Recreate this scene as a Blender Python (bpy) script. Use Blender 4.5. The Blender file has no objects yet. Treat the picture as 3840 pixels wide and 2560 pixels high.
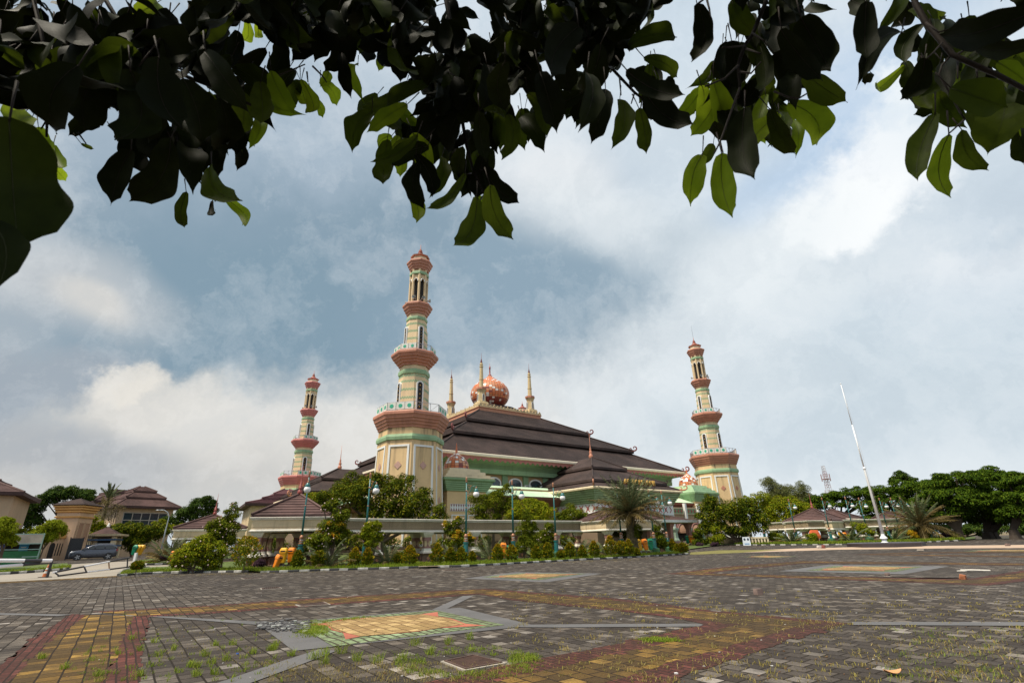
import bpy, bmesh, math, random
from mathutils import Vector, Matrix, noise
rnd = random.Random(7)
S = bpy.context.scene
COL = S.collection
rad = math.radians
# ------------------------------------------------------------------ camera geometry (pixels of a 3840x2560 frame)
F = 1880.0; PIT = rad(21.9); ROL = rad(1.4); H = 1.3
def ray(u, v):
    x = (u-1920)/F; y = -(v-1280)/F
    c, s = math.cos(ROL), math.sin(ROL)
    x2 = c*x+s*y; y2 = -s*x+c*y
    return Vector((x2, math.cos(PIT)-math.sin(PIT)*y2, math.sin(PIT)+math.cos(PIT)*y2))
def proj(p):
    c, s = math.cos(PIT), math.sin(PIT); z = p[2]-H
    f = c*p[1]+s*z; up = -s*p[1]+c*z
    if f < 1e-4: return None
    a, b = p[0]/f, up/f; cr, sr = math.cos(ROL), math.sin(ROL)
    return 1920+F*(cr*a-sr*b), 1280-F*(sr*a+cr*b)
def sstep(t):
    t = max(0.0, min(1.0, t)); return t*t*(3-2*t)
def zg(x, y):
    D = math.hypot(x, y)
    return 0.45*sstep((D-48)/37)+.26*sstep((-x-20)/18)*sstep((D-50)/22)
def azel(u, v):
    r = ray(u, v); return math.atan2(r.x, r.y), r.z/math.hypot(r.x, r.y)
def at_d(u, D, z=0.0):
    """ground point on the azimuth of column u (taken near the horizon) at distance D"""
    a, e = azel(u, 2083-0.0244*u)
    x, y = D*math.sin(a), D*math.cos(a); return Vector((x, y, zg(x, y)+z))
def at_uvd(u, v, D):
    a, e = azel(u, v); return Vector((D*math.sin(a), D*math.cos(a), H+e*D))
def at_y(u, v, Y):
    r = ray(u, v); t = Y/r.y; return Vector((r.x*t, Y, H+r.z*t))
def gnd(u, v, z=0.0):
    """where the view ray meets the ground surface (+z)"""
    r = ray(u, v); zz = z; p = None
    for _ in range(25):
        t = (zz-H)/r.z if r.z < -1e-5 else 400
        t = min(max(t, 0), 160); p = Vector((r.x*t, r.y*t, 0)); zz = zz*0.5+0.5*(zg(p.x, p.y)+z)
    p.z = zg(p.x, p.y)+z; return p
# ------------------------------------------------------------------ materials
MATS = {}
class NT:
    def __init__(s, name):
        s.m = bpy.data.materials.new(name); s.m.use_nodes = True
        s.t = s.m.node_tree; s.b = s.t.nodes['Principled BSDF']; s.out = s.t.nodes['Material Output']
        s.pos = None
    def n(s, kind, **kw):
        nd = s.t.nodes.new(kind)
        for k, v in kw.items(): setattr(nd, k, v)
        return nd
    def l(s, a, b): s.t.links.new(a, b)
    def P(s):
        if s.pos is None: s.pos = s.n('ShaderNodeNewGeometry').outputs['Position']
        return s.pos
    def mapped(s, scale=(1, 1, 1), rot=(0, 0, 0), src=None):
        mp = s.n('ShaderNodeMapping'); mp.inputs['Scale'].default_value = scale; mp.inputs['Rotation'].default_value = rot
        s.l(src or s.P(), mp.inputs['Vector']); return mp.outputs[0]
    def noise(s, scale, detail=4, rough=.55, vec=None, dim='3D'):
        n = s.n('ShaderNodeTexNoise'); n.inputs['Scale'].default_value = scale; n.inputs['Detail'].default_value = detail
        n.inputs['Roughness'].default_value = rough; s.l(vec or s.P(), n.inputs['Vector']); return n.outputs['Fac']
    def ramp(s, fac, stops):
        r = s.n('ShaderNodeValToRGB'); e = r.color_ramp.elements
        while len(e) < len(stops): e.new(.5)
        for el, (p, c) in zip(e, stops):
            el.position = p; el.color = (c, c, c, 1) if not hasattr(c, '__len__') else (*c[:3], 1)
        s.l(fac, r.inputs[0]); return r.outputs[0]
    def mix(s, fac, a, b, mode='MIX'):
        m = s.n('ShaderNodeMix', data_type='RGBA', blend_type=mode)
        for i, x in ((0, fac), (6, a), (7, b)):
            if hasattr(x, 'default_value') or isinstance(x, bpy.types.NodeSocket): s.l(x, m.inputs[i])
            elif i == 0: m.inputs[0].default_value = x
            else: m.inputs[i].default_value = (*x[:3], 1)
        return m.outputs[2]
    def math(s, op, a, b=None):
        m = s.n('ShaderNodeMath', operation=op)
        for i, x in enumerate((a, b)):
            if x is None: continue
            if isinstance(x, (int, float)): m.inputs[i].default_value = x
            else: s.l(x, m.inputs[i])
        return m.outputs[0]
    def bump(s, h, strength=.3, dist=.02):
        b = s.n('ShaderNodeBump'); b.inputs['Strength'].default_value = strength; b.inputs['Distance'].default_value = dist
        s.l(h, b.inputs['Height']); s.l(b.outputs[0], s.b.inputs['Normal'])
    def base(s, c):
        if isinstance(c, bpy.types.NodeSocket): s.l(c, s.b.inputs['Base Color'])
        else: s.b.inputs['Base Color'].default_value = (*c, 1)
def dk(c, k): return tuple(x*k for x in c)
def M(name, col, rough=.6, var=.18, vs=.8, streak=0.0, streakcol=(.05, .04, .03), bump=.12, metal=0, fine=9.0, zr=None):
    """painted / plastered / plain surface: patchy tone, fine grain, optional run-off streaks"""
    if name in MATS: return MATS[name]
    t = NT(name); b = t.b
    b.inputs['Roughness'].default_value = rough; b.inputs['Metallic'].default_value = metal
    n1 = t.noise(vs, 5); n2 = t.noise(fine, 3)
    c = t.mix(t.ramp(n1, [(.3, 0), (.7, 1)]), dk(col, 1-var), dk(col, 1+var*.6))
    c = t.mix(t.ramp(n2, [(.35, 0.0), (.75, .35)]), c, dk(col, 1-var*1.2))
    if streak:
        sv = t.mapped((1.5, 1.5, .10)); ns = t.noise(1.0, 6, .62, sv)
        big = t.noise(.22, 2)
        k = t.math('MULTIPLY', t.ramp(ns, [(.50, 0), (.64, 1)]), t.ramp(big, [(.38, .25), (.58, 1)]))
        if zr:
            sp = t.n('ShaderNodeSeparateXYZ'); t.l(t.P(), sp.inputs[0]); mr = t.n('ShaderNodeMapRange'); mr.inputs['From Min'].default_value = zr[0]; mr.inputs['From Max'].default_value = zr[1]
            t.l(sp.outputs['Z'], mr.inputs['Value']); k = t.math('MULTIPLY', k, mr.outputs[0])
        c = t.mix(t.math('MULTIPLY', k, streak), c, streakcol)
    t.base(c)
    if bump: t.bump(n2, bump, .01)
    MATS[name] = t.m; return t.m
def leafmat(name, cols, trans=.35, rough=.7, spec=.03):
    if name in MATS: return MATS[name]
    t = NT(name); g = t.n('ShaderNodeNewGeometry')
    st = [(i/(len(cols)-1), c) for i, c in enumerate(cols)]
    c = t.ramp(g.outputs['Random Per Island'], st)
    big = t.noise(.5, 3)
    c = t.mix(t.ramp(big, [(.35, 0), (.65, .45)]), c, dk(cols[len(cols)//2], .75))
    t.base(c); t.b.inputs['Roughness'].default_value = rough; t.b.inputs['Specular IOR Level'].default_value = spec
    tr = t.n('ShaderNodeBsdfTranslucent'); t.l(t.mix(.5, c, dk(cols[-1], 1.3)), tr.inputs['Color'])
    mx = t.n('ShaderNodeMixShader'); mx.inputs[0].default_value = trans
    t.l(t.b.outputs[0], mx.inputs[1]); t.l(tr.outputs[0], mx.inputs[2]); t.l(mx.outputs[0], t.out.inputs[0])
    MATS[name] = t.m; return t.m
def glass(name, col=(.02, .03, .035), rough=.08):
    if name in MATS: return MATS[name]
    t = NT(name); t.base(t.mix(t.noise(.9, 3), col, dk(col, 2.2))); t.b.inputs['Roughness'].default_value = rough
    t.b.inputs['Specular IOR Level'].default_value = .7
    MATS[name] = t.m; return t.m
cream = M('cream_plaster', (.66, .50, .30), .75, .12, .5, .25, (.16, .11, .07))
cream_st = M('stained_cream_plaster', (.66, .46, .24), .75, .12, .5, 1.0, (.085, .06, .04), zr=(7.5, 13.5))
creamlt = M('light_cream_plaster', (.66, .55, .36), .7, .12, .6, .35, (.2, .17, .12))
salmon = M('salmon_paint', (.46, .195, .125), .6, .14, .7, .3, (.16, .06, .04))
pink = M('pink_paint', (.52, .17, .15), .6, .12, .7, .15, (.2, .08, .07))
mauve = M('mauve_paint', (.30, .14, .12), .65, .15, .8)
green = M('sage_green_paint', (.26, .40, .22), .6, .14, .5, .45, (.07, .10, .05))
greendk = M('dark_sage_paint', (.19, .30, .16), .65, .14, .5, .4, (.05, .06, .035))
greenlt = M('pale_mint_paint', (.56, .72, .50), .5, .10, .4, .3, (.30, .36, .24))
white = M('white_paint', (.74, .74, .72), .5, .08, .6, .2, (.35, .33, .30))
emer = M('emerald_paint', (.03, .36, .22), .6, .1, 1)
zigm = M('faded_emerald_paint', (.07, .40, .22), .65, .15, 1)
brownp = M('brown_pedestal_stone', (.16, .09, .065), .7, .2, 1.5, .3)
dark = M('dark_recess', (.022, .018, .016), .8, .2, 1)
gold = M('gold_letter_metal', (.55, .33, .08), .35, .15, 2, metal=.6, bump=.03)
copper = M('copper_paint', (.33, .15, .08), .45, .2, 4, metal=.2, bump=.03)
teal = M('teal_enamel', (.018, .135, .135), .35, .2, 2, .15, bump=.02)
steel = M('grey_steel', (.35, .36, .37), .4, .12, 3, metal=.6, bump=.03)
black = M('black_paint', (.018, .018, .02), .45, .2, 2)
winglass = glass('window_glass')
# ------------------------------------------------------------------ mesh builder
class MB:
    def __init__(s): s.v = []; s.f = []; s.mi = []; s.cur = 0
    def add(s, vs, fs, mi=None):
        o = len(s.v); s.v.extend([tuple(x) for x in vs])
        m = s.cur if mi is None else mi
        for f in fs: s.f.append(tuple(i+o for i in f)); s.mi.append(m)
    def box(s, x0, x1, y0, y1, z0, z1, mi=None, M4=None):
        vs = [Vector((x, y, z)) for z in (z0, z1) for y in (y0, y1) for x in (x0, x1)]
        if M4 is not None: vs = [M4 @ v for v in vs]
        s.add(vs, [(0, 2, 3, 1), (4, 5, 7, 6), (0, 1, 5, 4), (2, 6, 7, 3), (0, 4, 6, 2), (1, 3, 7, 5)], mi)
    def rings(s, rings, cap0=True, cap1=True, mi=None, closed=True):
        n = len(rings[0]); vs = [p for r in rings for p in r]; fs = []
        for i in range(len(rings)-1):
            for j in range(n if closed else n-1):
                k = (j+1) % n
                fs.append((i*n+j, i*n+k, (i+1)*n+k, (i+1)*n+j))
        if cap0: fs.append(tuple(range(n-1, -1, -1)))
        if cap1: fs.append(tuple(range((len(rings)-1)*n, len(rings)*n)))
        s.add(vs, fs, mi)
    def loft(s, prof, n=8, rot=None, c=(0, 0), cap0=True, cap1=True, mi=None, M4=None):
        """n-gon loft: prof = [(radius, z)]"""
        rot = math.pi/n if rot is None else rot
        R = [[Vector((c[0]+r*math.cos(rot+2*math.pi*k/n), c[1]+r*math.sin(rot+2*math.pi*k/n), z)) for k in range(n)] for r, z in prof]
        if M4 is not None: R = [[M4 @ p for p in r] for r in R]
        s.rings(R, cap0, cap1, mi)
    def rect(s, prof, cap0=True, cap1=True, mi=None):
        """rectangular loft: prof = [(x0,x1,y0,y1,z)]"""
        s.rings([[Vector((x0, y0, z)), Vector((x1, y0, z)), Vector((x1, y1, z)), Vector((x0, y1, z))] for x0, x1, y0, y1, z in prof], cap0, cap1, mi)
    def tube(s, path, radii, n=6, mi=None, cap=True):
        P = [Vector(p) for p in path]
        if not hasattr(radii, '__len__'): radii = [radii]*len(P)
        R = []; prev = None
        for i, p in enumerate(P):
            d = (P[min(i+1, len(P)-1)]-P[max(i-1, 0)])
            d = d.normalized() if d.length > 1e-9 else Vector((0, 0, 1))
            if prev is None:
                a = d.orthogonal().normalized()
            else:
                a = prev-d*prev.dot(d); a = a.normalized() if a.length > 1e-6 else d.orthogonal().normalized()
            prev = a; b = d.cross(a)
            R.append([p+(a*math.cos(t)+b*math.sin(t))*radii[i] for t in [2*math.pi*k/n for k in range(n)]])
        s.rings(R, cap, cap, mi)
    def sphere(s, c, r, n=12, m=8, mi=None, sc=(1, 1, 1)):
        c = Vector(c); R = []
        for i in range(m+1):
            t = math.pi*i/m; rr = max(math.sin(t), .001)
            R.append([c+Vector((r*sc[0]*rr*math.cos(2*math.pi*k/n), r*sc[1]*rr*math.sin(2*math.pi*k/n), -r*sc[2]*math.cos(t))) for k in range(n)])
        s.rings(R, True, True, mi)
    def poly(s, pts, mi=None): s.add(pts, [tuple(range(len(pts)))], mi)
    def prism(s, pts, d, mi=None):
        """polygon extruded by vector d"""
        d = Vector(d); P = [Vector(p) for p in pts]; n = len(P)
        vs = P+[p+d for p in P]
        s.add(vs, [tuple(range(n-1, -1, -1)), tuple(range(n, 2*n))]+[(i, (i+1) % n, n+(i+1) % n, n+i) for i in range(n)], mi)
    def build(s, name, mats, parent=None, smooth=False, fixn=True):
        me = bpy.data.meshes.new(name); me.from_pydata(s.v, [], s.f)
        mats = mats if isinstance(mats, (list, tuple)) else [mats]
        for m in mats: me.materials.append(m)
        if len(mats) > 1: me.polygons.foreach_set('material_index', s.mi)
        if fixn:
            bm = bmesh.new(); bm.from_mesh(me); bmesh.ops.recalc_face_normals(bm, faces=bm.faces); bm.to_mesh(me); bm.free()
        if smooth: me.polygons.foreach_set('use_smooth', [True]*len(me.polygons))
        me.update()
        o = bpy.data.objects.new(name, me); COL.objects.link(o)
        if parent is not None: o.parent = parent
        return o
def tag(o, label=None, cat=None, group=None, kind=None):
    for k, v in (('label', label), ('category', cat), ('group', group), ('kind', kind)):
        if v: o[k] = v
    return o
def empty(name, loc, rz=0.0, label=None, cat=None, group=None):
    o = bpy.data.objects.new(name, None); COL.objects.link(o); o.empty_display_size = .2
    o.location = loc; o.rotation_euler = (0, 0, rz); tag(o, label, cat, group); return o
KIDS = {}
def dup(root, loc, rz, label, group=None, scale=None):
    r = root.copy(); COL.objects.link(r); r.location = loc; r.rotation_euler = (0, 0, rz); r['label'] = label
    if group: r['group'] = group
    if scale: r.scale = scale
    for ch in [o for o in bpy.data.objects if o.parent == root]:
        c = ch.copy(); COL.objects.link(c); c.parent = r
        for g in [o for o in bpy.data.objects if o.parent == ch]:
            d = g.copy(); COL.objects.link(d); d.parent = c
    return r
def structure(o): o['kind'] = 'structure'; return o
def roofcourses(mb, bot, top, n, lip, mi=None, cap=True):
    """stepped tile courses between two corner rings (lists of Vectors)"""
    R = []
    for i in range(n):
        for t, dz in ((i/n, lip), ((i+1)/n, 0.0)):
            R.append([b.lerp(tp, t)+Vector((0, 0, dz)) for b, tp in zip(bot, top)])
    mb.rings([[p.copy() for p in bot]]+R, False, cap, mi)
def rectring(x0, x1, y0, y1, z): return [Vector((x0, y0, z)), Vector((x1, y0, z)), Vector((x1, y1, z)), Vector((x0, y1, z))]
def rooftile(name, col):
    if name in MATS: return MATS[name]
    t = NT(name)
    v = t.mapped((3.2, 3.2, 5.5)); n1 = t.noise(1, 2, .5, v); n2 = t.noise(.25, 4); n3 = t.noise(14, 2)
    c = t.mix(t.ramp(n1, [(.35, 0), (.65, 1)]), dk(col, .72), dk(col, 1.25))
    c = t.mix(t.ramp(n2, [(.42, 0), (.62, .7)]), c, dk(col, 1.9)); c = t.mix(t.ramp(t.noise(.6, 5, .6, t.mapped((1, 1, .15))), [(.5, 0), (.7, .5)]), c, dk(col, .55))
    t.base(c); t.b.inputs['Roughness'].default_value = .7; t.b.inputs['Specular IOR Level'].default_value = .25; t.bump(n3, .3, .02)
    MATS[name] = t.m; return t.m
tile_dk = rooftile('dark_brown_roof_tile', (.044, .029, .025))
tile_br = rooftile('brown_roof_tile', (.075, .042, .037))
tile_mr = rooftile('maroon_roof_tile', (.105, .048, .050))
def arch_pts(w, h, n=8, pointed=0.0):
    """outline of an arched opening, x across, z up, base at z=0"""
    r = w/2; pts = [(-r, 0), (r, 0)]
    for i in range(n+1):
        t = math.pi*i/n; pts.append((r*math.cos(t), h-r+r*math.sin(t)*(1+pointed)))
    return pts
def frame_ring(mb, pts, wid, origin, ax, nrm, depth, mi=None, closed=True):
    """flat moulding following outline pts (x along ax, z up), standing proud by depth along nrm"""
    ax = Vector(ax); nrm = Vector(nrm); o = Vector(origin); n = len(pts)
    cx = sum(p[0] for p in pts)/n; cz = sum(p[1] for p in pts)/n
    outer = []
    for i in range(n):
        a, b, c = Vector(pts[i-1]).to_2d(), Vector(pts[i]).to_2d(), Vector(pts[(i+1) % n]).to_2d()
        d1 = (b-a); d2 = (c-b)
        if d1.length < 1e-9: d1 = d2
        if d2.length < 1e-9: d2 = d1
        n1 = Vector((d1.y, -d1.x)).normalized(); n2 = Vector((d2.y, -d2.x)).normalized()
        m = (n1+n2); m = m.normalized() if m.length > 1e-6 else n1
        k = wid/max(.35, m.dot(n1)); outer.append(b+m*k)
    def W(p, d): return o+ax*p[0]+Vector((0, 0, 1))*p[1]+nrm*d
    R = [[W(p, -.02) for p in pts], [W(p, depth) for p in pts], [W(p, depth) for p in outer], [W(p, -.02) for p in outer]]
    vs = [x for r in R for x in r]; fs = []
    for a in range(3):
        for j in range(n): fs.append((a*n+j, a*n+(j+1) % n, (a+1)*n+(j+1) % n, (a+1)*n+j))
    mb.add(vs, fs, mi)
# ------------------------------------------------------------------ mosque precinct grid: local x runs along the front, y to the back-left
AX = rad(90-53.65)
M0 = Vector((62*math.sin(rad(-11.7)), 62*math.cos(rad(-11.7)), 0))
def gp(p, q, z=0.0):
    return Vector((M0.x+p*math.cos(AX)-q*math.sin(AX), M0.y+p*math.sin(AX)+q*math.cos(AX), z))
def octface(k, R, z):
    """centre, tangent and normal of face k of an octagon with circumradius R (faces on the axes)"""
    t = math.pi/4*k; ap = R*math.cos(math.pi/8); n = Vector((math.cos(t), math.sin(t), 0)); tg = Vector((-math.sin(t), math.cos(t), 0))
    return n*ap+Vector((0, 0, z)), tg, n
ORN = M('stencilled_panel', (.66, .66, .60), .55, .08, .7, .2)
def minaret(p, q, label, ledge, diam, spike, seed, orot=0):
    r_ = random.Random(seed)
    root = empty('minaret', gp(p, q), AX, label, 'minaret', 'minarets at the mosque corners')
    Rl = lambda z, a, za, b, zb: a+(b-a)*(z-za)/(zb-za)
    # shafts
    s = MB()
    s.loft([(4.33, 0), (3.80, 14.0)], cap1=False); s.build('base_shaft', cream_st, root)
    s = MB(); s.loft([(2.06, 15.86), (1.82, 22.3)]); s.build('shaft', cream, root)
    s = MB(); s.loft([(1.58, 23.98), (1.27, 29.6)]); s.build('shaft', cream, root)
    # lantern storey: eight piers, arched heads
    s = MB()
    s.loft([(.74, 31.0), (.76, 36.2)], mi=1)
    R = 1.12
    for k in range(8):
        t = math.pi/8+k*math.pi/4; c = Vector((R*math.cos(t), R*math.sin(t), 0))
        s.tube([c+Vector((0, 0, 31.0)), c+Vector((0, 0, 36.3))], .17, 6)
        fc, tg, nn = octface(k, R, 34.55)
        s.prism([fc-tg*.45+Vector((0, 0, z)) for z in (0,)]+[fc-tg*.26, fc-tg*.2+Vector((0, 0, .2)), fc+Vector((0, 0, .32)), fc+tg*.2+Vector((0, 0, .2)), fc+tg*.26, fc+tg*.45, fc+tg*.45+Vector((0, 0, 1.7)), fc-tg*.45+Vector((0, 0, 1.7))], -nn*.18)
    s.build('lantern', [cream, dark], root)
    s = MB()
    for k in range(8):
        fc, tg, nn = octface(k, R+.19, 34.35)
        n = 7; pts = [(.27*math.cos(math.pi*i/n), .32*math.sin(math.pi*i/n)+.12) for i in range(n+1)]
        s.tube([fc+tg*.27]+[fc+tg*x+Vector((0, 0, z)) for x, z in pts]+[fc-tg*.27], .055, 5)
    s.build('arch_trim', white, root)
    # corbelled ledges
    def corb(z0, z1, r0, r1, steps):
        s = MB(); prof = [(r0, z0)]
        for i in range(steps):
            t0 = i/steps; t1 = (i+1)/steps
            ra = r0+(r1-r0)*(t0+.55/steps); rb = r0+(r1-r0)*t1
            za = z0+(z1-z0)*.72*t0; zb = z0+(z1-z0)*.72*t1
            prof += [(ra, za+.02), (ra+.02, (za+zb)/2), (rb, zb-.04)]
        prof += [(r1+.02, z0+(z1-z0)*.74), (r1+.10, z0+(z1-z0)*.78), (r1+.10, z1-.12), (r1+.02, z1), (.3, z1+.03)]
        s.loft(prof); s.build('ledge', ledge, root)
    corb(13.98, 15.87, 3.84, 4.52, 4); corb(22.25, 24.0, 1.86, 2.92, 4); corb(29.55, 31.07, 1.30, 1.90, 3); corb(36.25, 37.67, 1.22, 1.70, 3)
    def band(z0, z1, r, o):
        s = MB(); s.loft([(r, z0-.08), (r+o, z0), (r+o*1.15, (z0+z1)/2), (r+o*.7, z1-.05), (r, z1)], cap0=False, cap1=False); s.build('moulding', green, root)
    band(12.6, 13.25, 3.83, .2); band(21.15, 21.75, 1.85, .14); band(28.75, 29.2, 1.30, .1); band(35.55, 35.95, 1.24, .08)
    # white framed panels with stepped lozenges on the base shaft
    for k in range(8):
        fr = MB(); zb, zt = 1.2, 12.0
        Rm = Rl(6.6, 4.33, 0, 3.80, 14); lean = math.atan((4.33-3.80)*math.cos(math.pi/8)/14)
        fc, tg, nn = octface(k, Rm, 6.6); up = (Vector((0, 0, 1))*math.cos(lean)-nn*math.sin(lean)); no = (nn*math.cos(lean)+Vector((0, 0, 1))*math.sin(lean))
        hw = .395*2*Rm*math.sin(math.pi/8); hh = (zt-zb)/2
        for x0, x1, z0, z1 in ((-hw, -hw+.22, -hh, hh), (hw-.22, hw, -hh, hh), (-hw+.22, hw-.22, -hh, -hh+.22), (-hw+.22, hw-.22, hh-.22, hh)):
            q4 = [fc+tg*x+up*z+no*-.03 for x, z in ((x0, z0), (x1, z0), (x1, z1), (x0, z1))]
            fr.prism(q4, no*.12)
        fr.build('panel_frame', white, root)
        for zz in (3.1, -.6):
            lz = MB(); pts = []; st = 5; w = .40
            for sx, sz in ((1, 1), (-1, 1), (-1, -1), (1, -1)):
                seq = [(w*(1-i/st), w*1.05*(i/st)) for i in range(st+1)]
                if sx*sz < 0: seq = seq[::-1]
                for i in range(st):
                    a, b = seq[i], seq[i+1]
                    m = (a[0], b[1]) if sx*sz > 0 else (b[0], a[1])
                    pts += [(sx*a[0], sz*a[1]), (sx*m[0], sz*m[1])]
            lz.prism([fc+tg*x+up*(z+zz)-no*.02 for x, z in pts], no*.07)
            lz.build('lozenge', diam, root)
    # zigzag stencils + arched windows
    for zs, Ra, za, Rb, zb2 in (((16.9, 17.95, 19.0, 20.05, 20.8), 2.06, 15.86, 1.82, 22.3), ((24.9, 25.9, 26.95, 28.0), 1.58, 23.98, 1.27, 29.6)):
        zz = MB()
        for k in range(8):
            for z in zs:
                Rz = Rl(z, Ra, za, Rb, zb2)
                if k % 2 == 0 and z < zs[-1]-.1 and z < zs[0]+3: xs = ((-.98, -.46), (.46, .98))
                else: xs = ((-.98, .98),)
                for xa, xb in xs:
                    fc, tg, nn = octface(k, Rz+.012, z); hw = Rz*math.sin(math.pi/8)
                    n = max(2, int((xb-xa)*4)); am = .15
                    P = [fc+tg*(hw*(xa+(xb-xa)*i/(2*n)))+Vector((0, 0, am if i % 2 else -am)) for i in range(2*n+1)]
                    for i in range(2*n):
                        a, b = P[i], P[i+1]; zz.add([a, b, b+Vector((0, 0, .13)), a+Vector((0, 0, .13))], [(0, 1, 2, 3)])
        zz.build('zigzag_band', zigm, root, fixn=False)
    for z0, hgt, wid, Ra, za, Rb, zb2 in ((16.0, 4.0, .62, 2.06, 15.86, 1.82, 22.3), (24.1, 3.5, .42, 1.58, 23.98, 1.27, 29.6)):
        for k in (0, 2, 4, 6):
            Rz = Rl(z0+.2, Ra, za, Rb, zb2); fc, tg, nn = octface(k, Rz, z0)
            w = MB(); pts = arch_pts(wid, hgt, 8)
            frame_ring(w, pts, .16, fc-nn*.16, tg, nn, .24, 0)
            fo = w.build('arched_window', white, root); w = MB(); w.cur = 0; w.prism([fc-nn*.2+tg*x+Vector((0, 0, z)) for x, z in pts], nn*.26, 0)
            for i in range(7):
                c = fc+nn*.075+Vector((0, 0, .35+i*(hgt-.8)/6)); w.sphere(c, .075*wid/.6, 6, 4, 1)
            w.build('pane', [dark, gold], fo)
    # balustrades: stencilled panels and open rails
    for zf, R, n in ((15.9, 4.22, 3), (24.03, 2.62, 2)):
        rl = MB()
        hgt = 1.0 if R > 3 else .8
        for k in range(8):
            fc, tg, nn = octface(k, R, zf); hw = R*math.sin(math.pi/8)
            solid = (k+orot) % 8 not in (6, 1)
            for i in range(n+1):
                x = -hw+2*hw*i/n; rl.tube([fc+tg*x, fc+tg*x+Vector((0, 0, hgt))], .03, 4)
            rl.tube([fc-tg*hw+Vector((0, 0, hgt)), fc+tg*hw+Vector((0, 0, hgt))], .035, 4)
            rl.tube([fc-tg*hw+Vector((0, 0, .1)), fc+tg*hw+Vector((0, 0, .1))], .03, 4)
            for i in range(n):
                xa, xb = -hw+2*hw*i/n, -hw+2*hw*(i+1)/n
                if solid:
                    pn = MB(); pn.prism([fc+tg*x+Vector((0, 0, z)) for x, z in ((xa+.03, .14), (xb-.03, .14), (xb-.03, hgt-.04), (xa+.03, hgt-.04))], nn*.05)
                    cx = (xa+xb)/2; cz = hgt/2+.04; rr = .27*hgt
                    pts = [(cx+rr*(1 if j % 2 else .8)*math.cos(j*math.pi/8), cz+rr*(1 if j % 2 else .8)*math.sin(j*math.pi/8)) for j in range(16)]
                    pn.prism([fc+nn*.05+tg*x+Vector((0, 0, z)) for x, z in pts], nn*.02, 1); pn.build('balustrade_panel', [ORN, emer], root)
                else:
                    rl.tube([fc+tg*xa+Vector((0, 0, .1)), fc+tg*xb+Vector((0, 0, hgt))], .022, 4)
        rl.build('railing', steel, root)
    # cap and finial
    s = MB(); s.loft([(1.15, 37.66), (1.06, 38.45)]); s.build('drum', creamlt, root)
    s = MB(); s.loft([(1.10, 38.40), (1.30, 38.46), (1.34, 38.6), (1.0, 38.72), (.62, 38.85)]); s.build('cap_roof', ledge, root)
    s = MB(); s.loft([(.66, 38.8), (.60, 39.0), (.36, 39.22), (.30, 39.3), (.36, 39.34), (.2, 39.4), (.30, 39.5), (.31, 39.58), (.16, 39.66), (.25, 39.76), (.24, 39.82), (.1, 39.92), (.12, 39.98), (.06, 40.1), (.02, 40.8)], 12); s.build('finial', M('finial_paint', (.36, .10, .06), .5), root, True)
    if spike:
        s = MB(); s.tube([(0, 0, 40.5), (0, 0, 43.4)], [.035, .015], 4); s.build('lightning_rod', steel, root)
    # horn loudspeakers on the lantern storey
    for k in (5, 6, 7, 3):
        fc, tg, nn = octface(k, 1.35, 31.75); s = MB()
        M4 = Matrix.Translation(fc) @ nn.to_track_quat('Z', 'Y').to_matrix().to_4x4()
        s.loft([(.06, -.25), (.07, 0), (.12, .25), (.26, .45), (.27, .47)], 12, M4=M4, cap1=False); s.box(-.03, .03, -.03, .03, -.5, -.2, M4=M4)
        s.build('loudspeaker', M('horn_grey', (.5, .5, .48), .4), root)
    return root
minaret(0, 0, 'tallest looking minaret nearest the plaza, in front of the dark mosque roof', salmon, M('lozenge_pink', (.50, .30, .24), .65), False, 1)
minaret(63, 0, 'stained minaret at the right end of the mosque, thin rod on its tip', salmon, salmon, True, 2, 3)
minaret(3.3, 63.6, 'pink ledged minaret behind the left pavilion, left of the mosque', pink, pink, False, 3, 4)
minaret(63, 60, 'minaret behind the dome showing only its pink tip', pink, pink, False, 4)

# ------------------------------------------------------------------ mosque
mq = empty('mosque', gp(0, 0), AX, 'large mosque with tiered dark brown hip roof and orange tiled dome', 'mosque')
cx, cy = 31.5, 30.0
def sq(w, z): return rectring(cx-w, cx+w, cy-w, cy+w, z)
# main hip roof in three stepped tiers
for w0, z0, w1, z1, n in ((26.55, 13.05, 19.2, 17.1, 24), (20.25, 17.4, 13.5, 20.9, 21), (14.5, 21.15, 7.4, 24.95, 22)):
    s = MB(); roofcourses(s, sq(w0, z0), sq(w1, z1), n, .045); s.rings([sq(w0-.02, z0-.4 if w0 < 26 else z0-.28), sq(w0, z0+.02)], True, False)
    h = sq(w0, z0+.1); t = sq(w1, z1+.08)
    for a, b in zip(h, t): s.tube([a, b], .16, 6)
    s.build('roof_tier', tile_dk, mq)
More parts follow.
